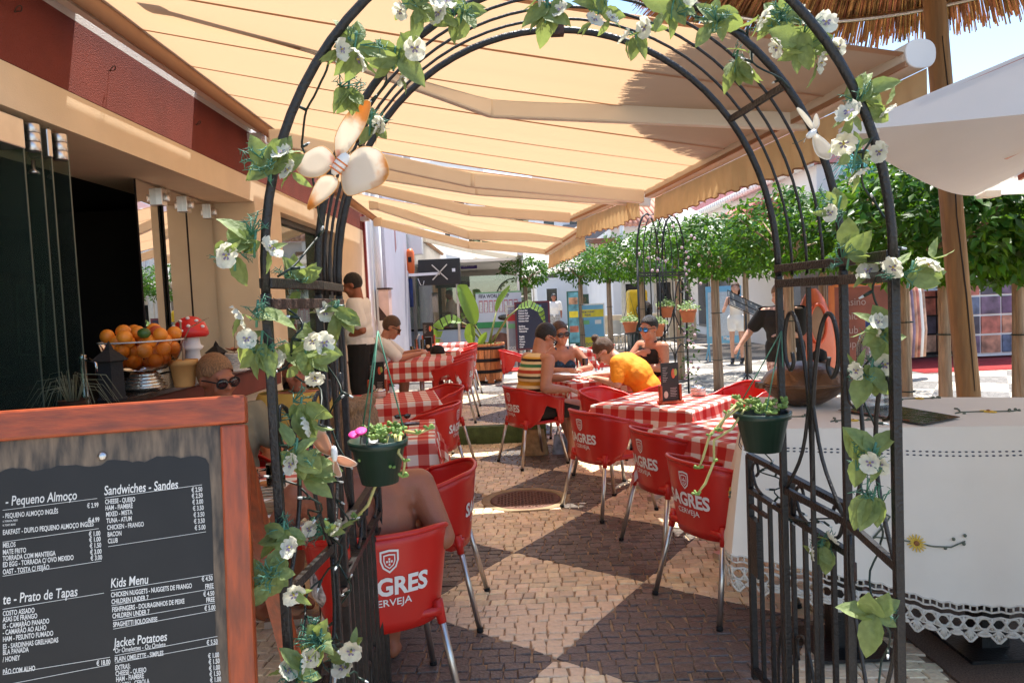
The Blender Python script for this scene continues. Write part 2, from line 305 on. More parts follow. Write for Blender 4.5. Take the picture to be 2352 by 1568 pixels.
# ================================================================== SETTING: ground, paving, kerb
PT = Vector((-.044, 4.634, 0)); E1 = Vector((.72, -.58, 0)); E2 = Vector((-.54, -.83, 0)); DET = E1.x*E2.y-E1.y*E2.x
def to_ab(x, y): x -= PT.x; y -= PT.y; return ((x*E2.y-y*E2.x)/DET, (E1.x*y-E1.y*x)/DET)
def to_xy(a, b): return (PT.x+a*E1.x+b*E2.x, PT.y+a*E1.y+b*E2.y)
def street_mat():
    m = bpy.data.materials.new('patterned_paving'); m.use_nodes = True; nt = m.node_tree; L = nt.links.new; b = nt.nodes['Principled BSDF']; b.inputs['Roughness'].default_value = .7
    tc = N(nt, 'TexCoord'); ge = N(nt, 'NewGeometry'); fl = []
    for vec, in ((Vector((E2.y, -E2.x, 0))/DET,), (Vector((-E1.y, E1.x, 0))/DET,)):
        d = N(nt, 'VectorMath', operation='DOT_PRODUCT'); d.inputs[1].default_value = vec; L(ge.outputs['Position'], d.inputs[0])
        a = N(nt, 'Math', operation='SUBTRACT'); a.inputs[1].default_value = vec.dot(PT); L(d.outputs['Value'], a.inputs[0]); f_ = N(nt, 'Math', operation='FLOOR'); L(a.outputs[0], f_.inputs[0]); fl.append(f_)
    ad = N(nt, 'Math', operation='ADD'); L(fl[0].outputs[0], ad.inputs[0]); L(fl[1].outputs[0], ad.inputs[1]); mo = N(nt, 'Math', operation='MULTIPLY'); mo.inputs[1].default_value = .5; L(ad.outputs[0], mo.inputs[0])
    fr = N(nt, 'Math', operation='FRACT'); L(mo.outputs[0], fr.inputs[0]); ab = N(nt, 'Math', operation='GREATER_THAN'); ab.inputs[1].default_value = .25; L(fr.outputs[0], ab.inputs[0])
    mx = N(nt, 'MixRGB'); mx.inputs[1].default_value = (.58, .5, .4, 1); mx.inputs[2].default_value = (.2, .185, .17, 1); L(ab.outputs[0], mx.inputs[0])
    vo = N(nt, 'TexVoronoi', feature='DISTANCE_TO_EDGE'); vo.inputs['Scale'].default_value = 13; L(ge.outputs['Position'], vo.inputs['Vector']); mr = N(nt, 'MapRange'); mr.inputs[2].default_value = .06; mr.inputs[3].default_value = .35; L(vo.outputs['Distance'], mr.inputs[0])
    v2 = N(nt, 'TexVoronoi'); v2.inputs['Scale'].default_value = 13; L(ge.outputs['Position'], v2.inputs['Vector']); sp = N(nt, 'SeparateColor'); L(v2.outputs['Color'], sp.inputs[0]); m2 = N(nt, 'MapRange'); m2.inputs[3].default_value = .75; m2.inputs[4].default_value = 1.2; L(sp.outputs[0], m2.inputs[0])
    k = N(nt, 'Math', operation='MULTIPLY'); L(mr.outputs[0], k.inputs[0]); L(m2.outputs[0], k.inputs[1])
    mu = N(nt, 'MixRGB', blend_type='MULTIPLY'); mu.inputs[0].default_value = 1; L(mx.outputs[0], mu.inputs[1]); L(k.outputs[0], mu.inputs[2]); L(mu.outputs[0], b.inputs['Base Color'])
    bp = N(nt, 'Bump'); bp.inputs['Strength'].default_value = .5; bp.inputs['Distance'].default_value = .01; L(mr.outputs[0], bp.inputs['Height']); L(bp.outputs[0], b.inputs['Normal']); return m
M['street'] = street_mat()
o = part('ground', MB().poly([(-900, -300, -.06), (900, -300, -.06), (900, 1500, -.06), (-900, 1500, -.06)]), mat('dry_ground', (.3, .24, .17), .95, 0, .2, .1)); tag(o, kind='structure')
pave = part('pavement', MB().poly([(-2.1, 2.25, -.008), (7, 2.25, -.008), (7, 9.2, -.008), (-2.1, 9.2, -.008)]), M['mortar']); tag(pave, kind='structure')
o = part('street', MB().poly([(-8, 9.2, 0), (45, 9.2, 0), (45, 130, 0), (-8, 130, 0)]).poly([(7, 2.25, 0), (45, 2.25, 0), (45, 9.2, 0), (7, 9.2, 0)]).poly([(-2.1, -40, 0), (45, -40, 0), (45, 2.25, 0), (-2.1, 2.25, 0)]), M['street']); tag(o, kind='structure')
KY, KZ, KX = 8.3, .19, .34
o = part('kerb', MB().box(-2.1, KX, KY, KY+.14, -.02, KZ), mat('green_painted_kerb', (.075, .115, .035), .85, 0, .3, 14, .3, 60), bev=.012); tag(o, kind='structure')
plat = part('raised_pavement', MB().box(-2.1, KX, KY+.14, 24, -.02, KZ-.009), M['street']); tag(plat, kind='structure')
# dark aggregate strip at the right
o = part('aggregate_strip', MB().box(1.72, 7, -3, 3.75, -.02, .006), mat('brown_aggregate', (.15, .09, .055), .9, 0, .6, 160, .8, 170), smooth=False); tag(o, kind='structure')
def clip(poly, ax, lim, keep_ge):
    out = []; n = len(poly)
    for i in range(n):
        p, q = poly[i], poly[(i+1) % n]; a = (p[ax]-lim) if keep_ge else (lim-p[ax]); b = (q[ax]-lim) if keep_ge else (lim-q[ax])
        if a >= 0: out.append(p)
        if (a >= 0) != (b >= 0): t = a/(a-b); out.append((p[0]+(q[0]-p[0])*t, p[1]+(q[1]-p[1])*t))
    return out
def stones(x0, x1, y0, y1, z, skip):
    rot = -.05; cr, sr = math.cos(rot), math.sin(rot); res = []; rnd = random.Random(3)
    y = y0-.6
    while y < y1+.6:
        h = rnd.uniform(.06, .078); x = x0-.4+rnd.uniform(0, .06)
        while x < x1+.4:
            wd = rnd.uniform(.058, .1); J = lambda: rnd.uniform(-.006, .006)
            q = [(x+.003+J(), y+.003+J()), (x+wd-.003+J(), y+.003+J()), (x+wd-.003+J(), y+h-.003+J()), (x+.003+J(), y+h-.003+J())]
            q = [(cr*a-sr*(b-y0)+.012*math.sin(b*3), y0+sr*a+cr*(b-y0)+.02*math.sin(a*2.1)) for a, b in q]
            cx_, cy_ = sum(p[0] for p in q)/4, sum(p[1] for p in q)/4
            if x0 < cx_ < x1 and y0 < cy_ < y1 and not skip(cx_, cy_):
                ab = [to_ab(*p) for p in q]; A = [p[0] for p in ab]; B = [p[1] for p in ab]
                for ia in range(math.floor(min(A)), math.floor(max(A))+1):
                    for ib in range(math.floor(min(B)), math.floor(max(B))+1):
                        pg = ab
                        for ax, lim, ge in ((0, ia, True), (0, ia+1, False), (1, ib, True), (1, ib+1, False)):
                            pg = clip(pg, ax, lim, ge) if len(pg) > 2 else []
                        if len(pg) < 3: continue
                        P = [to_xy(*p) for p in pg]; ar = abs(sum(P[i][0]*P[(i+1) % len(P)][1]-P[(i+1) % len(P)][0]*P[i][1] for i in range(len(P))))/2
                        if ar < .0006: continue
                        mx_, my_ = sum(p[0] for p in P)/len(P), sum(p[1] for p in P)/len(P)
                        res.append((mx_, my_, P, (ia+ib) % 2, z+rnd.uniform(-.003, .002)))
            x += wd
        y += h
    return res
def stone_geo(mb, s, mi, ox=0, oy=0):
    mx_, my_, P, k, z = s; n = len(P); P = [Vector((a, b, 0)) for a, b in P]; c = Vector((mx_, my_, 0)); vs = []
    tilt = Vector((random.uniform(-.02, .02), random.uniform(-.02, .02), 0))
    for sc_, dz in ((1.05, -.015), (1.0, -.004), (.91, 0)):
        for p in P: q = c+(p-c)*sc_; vs.append((q.x-ox, q.y-oy, z+dz+tilt.dot(p-c)))
    fs = [tuple(range(2*n, 3*n))]+[(i, (i+1) % n, n+(i+1) % n, n+i) for i in range(n)]+[(n+i, n+(i+1) % n, 2*n+(i+1) % n, 2*n+i) for i in range(n)]
    mb.add(vs, fs, mi)
MAN = gz(1207, 1146); MAN.z = 0
st = stones(-2.1, 6.5, 2.3, 9.2, .0, lambda x, y: (x < KX+.02 and y > KY-.02) or (x > 1.70 and y < 3.8) or math.hypot(x-MAN.x, y-MAN.y) < .36)
st2 = stones(-2.1, KX-.01, KY+.16, 11.6, KZ, lambda x, y: False)
vis = sorted([s for s in st if -.75 < s[0] < 1.15 and s[1] > 3.05], key=lambda s: s[1])
near = set(id(s) for s in vis[:290])
for s in vis[:290]:
    mb = MB(); stone_geo(mb, s, 0, s[0], s[1]); o = part('cobblestone', mb, M['stone_d'] if s[3] else M['stone_l'], pave, smooth=False); o.location = (s[0], s[1], 0)
mb = MB()
for s in st:
    if id(s) not in near: stone_geo(mb, s, s[3])
tag(part('cobblestones', mb, [M['stone_l'], M['stone_d']], pave, smooth=False), kind='stuff')
mb = MB()
for s in st2: stone_geo(mb, s, s[3])
tag(part('cobblestones', mb, [M['stone_l'], M['stone_d']], plat, smooth=False), kind='stuff')
# manhole cover
t = thing('manhole_cover', 'round rusty iron manhole cover set in a concrete ring between the tables', 'manhole cover', MAN)
part('ring', MB().lathe([(.355, -.02), (.355, .002), (.345, .004), (.292, .003), (.288, -.01)], n=40), mat('concrete_ring', (.3, .22, .13), .9, 0, .2, 12, .4, 60), t)
iron = mat('rusted_manhole', (.13, .06, .04), .65, .3, .3, 20, .3, 60)
mb = MB().lathe([(.283, -.01), (.283, .0), (.26, .001), (.0, .001)], n=40)
cv = part('cover', mb, iron, t)
mb = MB(); k = 0
for i in range(-9, 10):
    for j in range(-9, 10):
        x, y = i*.027, j*.027
        if math.hypot(x, y) < .24: mb.obox((x, y, .003), (.009 if (i+j) % 2 else .003, 0, 0), (0, .003 if (i+j) % 2 else .009, 0), (0, 0, .003))
tag(part('treads', mb, iron, cv, smooth=False), kind='stuff')
# ================================================================== LEFT RESTAURANT
WX = -2.1
rb = thing('restaurant_building', 'cream and red plastered restaurant front with open serving window at left', 'building', (WX, 6, 0))
def rp(name, mat_, *bs, smooth=False, bev=0, **k):
    mb = MB()
    for b in bs: mb.box(*b)
    return part(name, mb, mat_, k.get('parent', rb), smooth, True, bev)
rp('upper_wall', M['whitewall'], (-6.5, WX, -1, 11, 3.085, 7))
rp('red_fascia', M['redwall'], (-2.9, WX, -1, 10.9, 2.714, 3.083))
rp('lintel', M['cream'], (-2.78, WX-.004, -1, 9.1, 2.52, 2.712))
rp('parapet', M['cream'], (-2.3, WX, -1, 6.3, 0, .985))
rp('counter_apron', mat('maroon_apron', (.17, .035, .022), .6, 0, .15, 5), (-2.32, -1.96, .4, 6.24, .99, 1.165), bev=.01)
rp('counter_top', mat('dark_granite', (.03, .025, .022), .2, 0, .5, 40), (-2.85, -1.93, .4, 6.245, 1.168, 1.2), bev=.006)
rp('pillar', M['cream'], (-2.8, WX, 6.25, 6.95, 0, 2.518))
rp('end_wall', M['cream'], (-3.2, WX, 9.1, 10.9, 0, 2.712), (-6.5, -3.2, 6.9, 11, 0, 3.08))
rp('corner_trim', mat('dark_red_trim', (.22, .03, .03), .7), (WX, WX+.03, 10.86, 10.93, 0, 3.2))
dr = rp('side_door', M['green_pane'], (-2.27, -2.25, 7.0, 8.72, 0, 2.5))
rp('door_frame', M['black'], (-2.3, -2.13, 8.74, 9.0, 0, 2.5), (-2.3, -2.2, 6.96, 7.0, 0, 2.5), (-2.3, -2.21, 7.0, 8.74, 2.46, 2.515), parent=dr)
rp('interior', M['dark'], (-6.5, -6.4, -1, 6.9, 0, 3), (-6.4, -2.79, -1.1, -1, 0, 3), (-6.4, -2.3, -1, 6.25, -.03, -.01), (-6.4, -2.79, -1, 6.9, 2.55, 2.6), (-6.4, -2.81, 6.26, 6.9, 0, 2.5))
rp('stone_column', mat('pink_stone', (.2, .1, .075), .7, 0, .4, 8, .3, 20), (-4.3, -3.95, 5.9, 6.2, 1.0, 2.0))
rp('back_bar', M['darkwood'], (-6.2, -5.8, 1, 6, 0, 1.3), (-6.3, -6.1, 1, 6, 1.7, 1.74), (-6.3, -6.1, 1, 6, 2.1, 2.14))
for y, z in ((4.06, 2.93), (5.15, 2.9), (6.25, 2.86), (3.3, 2.95)):
    mb = MB(); mb.tube([(WX, y, z), (WX+.02, y, z)]+[(WX+.03+.012*math.sin(a), y+.016*math.cos(a)-.016, z+.016*math.sin(a)) for a in np.linspace(0, 4.2, 10)], .003, 6); part('hook', mb, M['rust'], rb, True, True)
# poster inside
t = thing('framed_poster', 'dim framed poster with the letters W and D inside the dark bar', 'poster', at(70, 735, 5.6))
mb = MB(); a, b = at(39, 655, 5.6), at(99, 655, 5.6); c, d = at(103, 815, 5.6), at(45, 815, 5.6); u = (b-a).normalized(); v = (a-d).normalized()
for p, q in ((a, b), (b, c), (c, d), (d, a)): mb.bar(p, q, .012, .012, (0, 1, 0))
part('frame', mb, mat('pale_frame', (.25, .24, .22), .6), t, False, True)
part('print', MB().poly([d, c, b, a]), mat('brown_print', (.05, .03, .022), .6, 0, .5, 3), t, False, True)
mb = MB(); put_text(mb, 'W', lerp(d, a, .75)+u*.03, u, v, .2, .8, off=.01); put_text(mb, 'D', lerp(d, a, .1)+u*.05, u, v, .2, .8, off=.01); part('lettering', mb, mat('grey_letter', (.16, .15, .14), .6), t, False, True)
# folding glass doors
def folded_door():
    t = thing('folding_glass_door', 'stack of folded glass door leaves with grey metal clamps at far left', 'glass door', (-2.12, 3.3, 1.2))
    for i, x in enumerate((45, 86, 108, 147)):
        p = atX(x, 244, -2.12)
        pn = part('glass_leaf', MB().box(-2.98, -2.12, p.y-.005, p.y+.005, 1.2, 2.5), M['door_pane'], t, False, True)
        part('edge', MB().box(-2.1195, -2.117, p.y-.005, p.y+.005, 1.2, 2.5), mat('green_glass_edge', (.05, .075, .06), .3), pn, False, True)
    ys = [atX(x, 244, -2.12).y for x in (45, 86, 108, 147)]
    for y0, y1 in ((ys[0]-.35, ys[0]-.01), (ys[2]-.045, ys[2]-.012)): part('clamp', MB().box(-2.2, -2.1, y0, y1, 2.36, 2.49), M['alu'], t, False, True, .006)
    for y in ((ys[0]+ys[1])/2, (ys[2]+ys[3])/2):
        for k in range(3): part('hinge', MB().lathe([(.03, 0), (.032, .003), (.032, .037), (.03, .04)], (-2.115, y, 2.365+k*.041), 16), M['alu'], t, True, True)
    for y in (ys[0]-.2, ys[1]): part('floor_pin', MB().lathe([(.008, .06), (.008, .02), (.02, .01), (.022, 0)], (-2.16, y, 2.28), 12), M['alu'], t, True, True)
folded_door()
t = thing('folding_glass_door', 'row of standing glass leaves reflecting the awnings beside the fruit bowl', 'glass door', (-2.45, 5.5, 1.2))
ys = [4.93, 5.32, 5.72, 6.2]
for i in range(3):
    a = math.radians((4, 1.5, 0)[i]); y0, y1 = ys[i]+.006, ys[i+1]-.006; mb = MB(); c = Vector((-2.45, (y0+y1)/2, 1.86)); d = Vector((math.sin(a)*-1, math.cos(a), 0)); n = Vector((d.y, -d.x, 0))
    pn = part('glass_leaf', MB().obox(c, d*(y1-y0)/2, n*.005, (0, 0, .65)), M['mirror_pane'] if i == 0 else M['green_mirror'], t, False, True)
    part('edge', MB().obox(c-d*((y1-y0)/2+.002), d*.002, n*.006, (0, 0, .65)), M['dark'], pn, False, True)
for y in (5.3, 5.7, 6.15):
    part('clamp', MB().box(-2.49, -2.41, y-.05, y+.03, 2.38, 2.5), M['alu'], t, False, True, .004)
    part('hinge', MB().lathe([(.02, 0), (.022, .003), (.022, .05), (.02, .053)], (-2.40, y, 2.41), 12), M['alu'], t, True, True)
# ------------------------------------------------------------------ things on the counter
CT = 1.2
bp = at(330, 845, 4.05); bp.z = CT
bowl = thing('fruit_bowl', 'large clear glass bowl heaped with oranges on a ribbed silver foot', 'bowl', bp)
bg_ = mat('bowl_glass', (1, 1, 1), .02); bg_ = glassmat('bowl_glass', (.99, .99, .98), .0)
part('bowl', MB().lathe([(.0, .1), (.06, .1), (.12, .115), (.175, .16), (.205, .22), (.213, .27)], n=40, cap=False), bg_, bowl)
mb = MB(); pr = [(.1, 0), (.105, .01)]
for k in range(5): z = .012+k*.017; r = (.11, .105, .095, .083, .072)[k]; pr += [(r, z), (r+.006, z+.008), (r-.002, z+.016)]
pr += [(.06, .1)]; part('rim', MB().tube([(.213*math.cos(a), .213*math.sin(a), .27) for a in np.linspace(0, 6.283, 41)[:-1]], .004, 6, closed=True), M['bulb'], bowl); part('foot', mb.lathe(pr, n=28), mat('silver_banded', (.55, .5, .42), .22, .85, .3, 25), bowl)
om = mat('orange_peel', (.82, .27, .025), .42, 0, .15, 8, .12, 150); om2 = mat('blood_orange_peel', (.5, .09, .03), .42, 0, .25, 8, .12, 150); lime = mat('lime_peel', (.05, .11, .02), .4, 0, .2, 8)
fr_ = []; rnd = random.Random(5)
for layer, (z, R_, n) in enumerate(((.145, .035, 2), (.165, .105, 6), (.215, .055, 3), (.22, .155, 9), (.27, .125, 8), (.285, .03, 3), (.32, .085, 5), (.3, .165, 6))):
    for k in range(n):
        a = 2*math.pi*(k+.5*layer+rnd.uniform(-.1, .1))/n; fr_.append((R_*math.cos(a), R_*math.sin(a), z+rnd.uniform(-.006, .006)))
om_me = MB().ell((0, 0, 0), (.039, 0, 0), (0, .039, 0), (0, 0, .037), 18, 12).mesh('orange', om); om_me2 = om_me.copy(); om_me2.materials[0] = om2
for i, p in enumerate(fr_):
    o = link('orange', om_me2 if i in (27, 29, 33) else om_me); o.location = bp+Vector(p); s_ = rnd.uniform(.88, 1.06); o.scale = (s_,)*3; o.rotation_euler = (rnd.uniform(0, 3), rnd.uniform(0, 3), 0); tag(o, 'orange heaped in the clear glass bowl on the bar counter', 'orange', 'oranges in the glass bowl')
o = part('lime', MB().ell((0, 0, 0), (.034, 0, 0), (0, .03, 0), (0, 0, .028), 16, 10), lime); o.location = bp+Vector((.09, -.15, .315)); tag(o, 'single dark green lime among the oranges in the bowl', 'lime')
# mushroom ornament
mp_ = at(447, 890, 4.35); mp_.z = CT; t = thing('mushroom_ornament', 'red toadstool ornament with white spots and thick white stem', 'ornament', mp_)
part('stem', MB().lathe([(.075, 0), (.07, .05), (.05, .12), (.042, .19), (.06, .2), (.065, .215), (.05, .225), (.045, .26), (.04, .29)], n=20), M['wht'], t)
cp = part('cap', MB().lathe([(.04, .275), (.085, .27), (.1, .285), (.098, .31), (.08, .355), (.045, .385), (0, .395)], n=24), mat('toadstool_red', (.62, .02, .018), .35), t)
for a, h in ((4.3, .6), (5.0, .35), (4.9, .8), (5.6, .6), (3.8, .35), (4.6, .15), (5.9, .3)):
    r = .1*math.cos(h*1.25)+.0; z = .29+.105*math.sin(h*1.35); part('spot', MB().ell((r*math.cos(a), r*math.sin(a), z), (.012, 0, 0), (0, .012, 0), (0, 0, .009), 10, 6), M['wht'], cp)
tp = at(425, 890, 4.15); tp.z = CT; t = thing('flower_pot', 'ochre clay pot holding one bare brown stem beside the glass bowl', 'flower pot', tp)
part('pot', MB().lathe([(.05, 0), (.055, .01), (.07, .12), (.078, .12), (.08, .15), (.074, .152), (.068, .13), (0, .13)], n=24), mat('ochre_clay', (.55, .3, .1), .8), t)
part('stem', MB().tube([(0, 0, .12), (.005, 0, .2), (-.006, 0, .28), (0, 0, .36), (-.012, 0, .37)], [.008, .007, .006, .006, .004], 6), M['trunk'], t)
part('stem', MB().tube([(0, 0, .24), (.05, 0, .33), (.11, .01, .36), (.16, .0, .38)], [.004, .003, .003, .002], 6), M['trunk'], t)
kp = at(540, 838, 5.0); kp.z = CT; t = thing('wicker_basket', 'small white wicker basket with dry orange flower on white saucer', 'basket', kp)
part('saucer', MB().lathe([(.03, 0), (.07, .006), (.095, .016), (.09, .018), (.0, .009)], n=24), M['wht'], t)
mb = MB()
for k in range(9): z = .022+k*.013; r = .066+.024*(k/8); mb.tube([((r+.004*(-1)**(i+k))*math.cos(a), (r+.004*(-1)**(i+k))*math.sin(a), z) for i, a in enumerate(np.linspace(0, 2*math.pi, 29)[:-1])], .007, 6, closed=True)
part('weave', mb, mat('white_wicker', (.72, .68, .6), .7), t)
part('lining', MB().lathe([(.055, .012), (.08, .13), (0, .12)], n=20), M['darkwood'], t)
for k in range(6): a = k*1.05; part('petal', MB().ell((.03*math.cos(a), .03*math.sin(a), .155), (.03*math.cos(a), .03*math.sin(a), .012), (-.018*math.sin(a), .018*math.cos(a), 0), (0, 0, .004), 10, 6), mat('dry_orange', (.5, .16, .08), .7), t)
part('stem', MB().tube([(0, 0, .12), (.01, 0, .22), (.0, 0, .3), (.015, 0, .34)], .003, 5), M['trunk'], t)
for i, (x, y, Y, sc_, lb) in enumerate(((258, 905, 3.6, 1.25, 'black pagoda lantern standing in front of the glass fruit bowl'), (500, 850, 4.6, 1., 'black pagoda lantern between the toadstool and the wicker basket'), (575, 832, 5.35, 1.15, 'black pagoda lantern at the far end of the counter'))):
    p = at(x, y, Y); p.z = CT; t = thing('lantern', lb, 'lantern', p, 0, 'black lanterns on the counter'); s_ = sc_
    part('body', MB().lathe([(.055*s_, 0), (.06*s_, .01), (.052*s_, .02), (.05*s_, .15*s_), (.06*s_, .16*s_)], n=6), M['cloth_black'], t, False)
    part('roof', MB().lathe([(.075*s_, .158*s_), (.04*s_, .185*s_), (.018*s_, .2*s_), (.012*s_, .215*s_), (0, .235*s_)], n=6), M['cloth_black'], t, False)
gp = at(168, 930, 3.3); gp.z = CT-.03; t = thing('grass_plant', 'pot of arching thin grey green grass blades behind the menu board', 'plant', gp)
part('pot', MB().lathe([(.05, .03), (.06, .07), (.065, .075), (.06, .07), (0, .06)], n=20), M['darkwood'], t)
mb = MB(); rnd = random.Random(2)
for k in range(34):
    a = rnd.uniform(0, 6.28); L_ = rnd.uniform(.08, .19); h = rnd.uniform(.06, .15); d = Vector((math.cos(a), math.sin(a), 0)); mb.tube([d*.02+Vector((0, 0, .06)), d*L_*.35+Vector((0, 0, .06+h)), d*L_*.8+Vector((0, 0, .05+h)), d*L_*1.15+Vector((0, 0, .02+h*.35))], [.0016, .0013, .001, .0006], 4)
tag(part('blades', mb, mat('grey_grass', (.17, .18, .11), .6, 0, .3, 9), t), kind='stuff')
tpp = at(410, 870, 4.6); 
t = thing('beer_tap', 'small chrome tap spout on the bar behind the grass plant', 'tap', (at(413, 800, 3.75).x-.5, 3.75, CT))
part('column', MB().lathe([(.03, 0), (.02, .02), (.018, .2), (.024, .22), (0, .23)], n=14), M['steel'], t); part('spout', MB().tube([(0, 0, .19), (.05, -.02, .2), (.085, -.03, .18), (.09, -.03, .12)], .008, 8), M['steel'], t)
bm_ = mat('dark_bottle_glass', (.02, .025, .018), .12, 0, .1, 5, spec=.8); rnd = random.Random(4)
for i, (x, y, lb) in enumerate(((275, 815, 'dark'), (300, 812, 'amber'), (345, 805, 'clear'), (410, 800, 'green'), (460, 795, 'brown'))):
    p = Vector((-3.25-.1*i, 3.9+i*.3, CT)); t = thing('spirit_bottle', f'{lb} spirit bottle with pour spout standing on the bar, {("first","second","third","fourth","fifth")[i]} from the left', 'bottle', p, 0, 'spirit bottles on the back of the bar'); h = rnd.uniform(.95, 1.1)
    part('body', MB().lathe([(.036, 0), (.038, .005), (.038, .17*h), (.03, .2*h), (.014, .225*h), (.013, .28*h), (.015, .285*h), (0, .287*h)], n=16), mat('bottle_'+lb, {'dark': (.02, .02, .02), 'amber': (.2, .07, .01), 'clear': (.25, .25, .23), 'green': (.02, .06, .02), 'brown': (.07, .03, .012)}[lb], .12, spec=.8), t)
    part('spout', MB().tube([(0, 0, .28*h), (0, 0, .31*h), (.012, 0, .335*h)], [.006, .004, .003], 6), M['steel'], t)
o = part('back_bar_counter', MB().box(-3.75, -3.1, 3.6, 5.5, .0, 1.195), M['darkwood'], rb, False, True)
# ================================================================== NEIGHBOURS AT LEFT
nb = thing('neighbour_building', 'white neighbouring house with lilac pillar beside the restaurant', 'building', (WX, 13, 0))
def npart(name, m, *bs, bev=0):
    mb = MB()
    for b in bs: mb.box(*b)
    return part(name, mb, m, nb, False, True, bev)
npart('wall', M['whitewall'], (-6, WX-.02, 11.01, 16, 0, 6.5))
npart('pillar', M['lilac'], (-2.6, -1.98, 12.0, 14.6, 0, 4.8))
part('downpipe', MB().tube([(-2.04, 11.6, .2), (-2.04, 11.6, 5)], .05, 10), M['wht'], nb, True, True)
part('downpipe', MB().tube([(-2.04, 11.85, .2), (-2.04, 11.85, 3.6)], .03, 10), M['wht'], nb, True, True)
t = thing('meter_box', 'rusty white metal box hanging on the white wall behind the waiter', 'box', (-1.99, 11.65, 1.55))
part('body', MB().box(-2.04, -1.88, 11.5, 11.8, 1.38, 1.86), mat('pinkish_white_enamel', (.7, .52, .45), .5, 0, .1, 8), t, False, True, .01)
part('lid', MB().box(-2.05, -1.86, 11.48, 11.82, 1.862, 1.885), M['rust'], t, False, True); part('rust_patch', MB().prism([(-2.04, 11.498, 1.38), (-1.88, 11.498, 1.38), (-2.04, 11.498, 1.6)], (0, -.002, 0)), M['rust'], t, False, True)
t = thing('bunting', 'pink and white cloth pennant hanging on the lilac pillar', 'bunting', (-1.95, 12.9, 2.4))
part('ribbon', MB().poly([at(897, 488, 13.1), at(905, 488, 13.1), at(911, 570, 13.1), at(904, 600, 13.1), at(890, 570, 13.1)]), mat('pink_cloth', (.75, .42, .38), .8), t, False, True); part('pennant', MB().poly([at(895, 560, 13.08), at(903, 580, 13.08), at(897, 638, 13.08)]), M['wht'], t, False, True)
# ================================================================== AWNINGS
def awning(label, W0, W1, B0, B1, n_seam, arms, cloth, seamm, val=.2, cass=True, gapfill=None, metal=None, cap=True):
    W0, W1, B0, B1 = map(Vector, (W0, W1, B0, B1)); t = thing('awning', label, 'awning', W0, 0, 'retractable awnings along the street'); metal = metal or M['cream_metal']
    def S(u, v):
        p = lerp(lerp(W0, W1, u), lerp(B0, B1, u), v); p.z -= .025*math.sin(math.pi*v)*(1+.25*math.sin(u*n_seam*6.283)); p.z += .004*math.sin(u*90+3*v)*v; return p
    cl = part('cloth', MB().grid(lambda a, b: S(a, b), 60, 16), cloth, t, True, True)
    for k in range(n_seam+1):
        u = k/n_seam; h = .003 if 0 < k < n_seam else .009
        u0, u1 = max(0, u-h), min(1, u+h)
        part('seam', MB().grid(lambda a, b: S(lerp(u0, u1, a), b)-Vector((0, 0, .004)), 1, 16), seamm, cl, True, True)
    d = (B1-B0).normalized()
    bx = MB(); prof = [(.06*math.copysign(abs(math.cos(q))**.8, math.cos(q)), .054*math.copysign(abs(math.sin(q))**.8, math.sin(q))) for q in np.linspace(0, 2*math.pi, 25)[:-1]]
    r = d.cross(Vector((0, 0, 1))).normalized(); vs = []
    for p in (B0, B1):
        for a, b in prof: vs.append(p+r*a+Vector((0, 0, b)))
    n = len(prof); bx.add(vs, [tuple(range(n)), tuple(range(2*n-1, n-1, -1))]+[(i, i+n, (i+1) % n+n, (i+1) % n) for i in range(n)]); part('front_bar', bx, metal, t, False, True)
    if cap: part('end_cap', MB().prism([B0-d*.012+r*a*1.02+Vector((0, 0, b*1.02)) for a, b in prof], d*.012), M['wht'], t, False, True, .004)
    part('groove', MB().bar(B0-r*.052+Vector((0, 0, -.035)), B1-r*.052+Vector((0, 0, -.035)), .012, .02), seamm, t, False, True)
    L_ = (B1-B0).length; nsc = int(L_/.16)
    def F(u, v):
        p = lerp(B0, B1, u)+r*(.03+.012*math.sin(u*nsc*6.283*1.5)*v+.02*v*math.sin(u*5)); p.z += -.052-v*(val-.02*abs(math.sin(u*nsc*math.pi))-.01*math.sin(u*13)); return p
    va = part('valance', MB().grid(F, nsc*8, 5), M['valance'] if cloth == M['awn'] else cloth, t, True, True)
    part('binding', MB().tube([F(i/(nsc*8), 1) for i in range(nsc*8+1)], .005, 5), seamm, va, True, True)
    for sh, el, en in arms:
        sh, el, en = map(Vector, (sh, el, en))
        for p, q in ((sh, el), (el, en)): part('arm', MB().bar(p, q, .055, .11), M['arm_metal'], t, False, True, .012)
        part('elbow', MB().lathe([(.026, -.05), (.032, -.046), (.032, .046), (.026, .05)], el, 14), metal, t, True, True)
        part('shoulder', MB().obox(sh, (.06, 0, 0), (0, .05, 0), (0, 0, .06)), metal, t, False, True, .01)
    if cass:
        y0, y1 = W0.y-.03, W1.y+.03; x = W0.x
        part('cassette', MB().box(x-.075, x+.12, y0, y1, W0.z-.02, W0.z+.12), mat('tan_cassette', (.55, .4, .24), .5, 0, .05, 3), t, False, True, .03)
        part('roller', MB().tube([(x+.05, y0, W0.z-.035), (x+.05, y1, W1.z-.035)], .045, 14), M['awn_seam'], t, True, True)
        part('rail', MB().box(x-.07, x-.03, y0, y1, W0.z-.05, W0.z-.02), metal, t, False, True)
        for g0, g1 in (gapfill or []): part('gap_blocker', MB().box(WX+.002, x-.077, g0, g1, W0.z+.0, W0.z+.1), M['cream_metal'], t, False, True)  # added to block sun in the cassette gap, bounding the lit fascia stretch
        for yb in (y1-.05,): part('bracket', MB().box(WX+.001, x-.03, yb-.06, yb+.06, W0.z-.11, W0.z-.052), M['wht'], t, False, True)
    return t
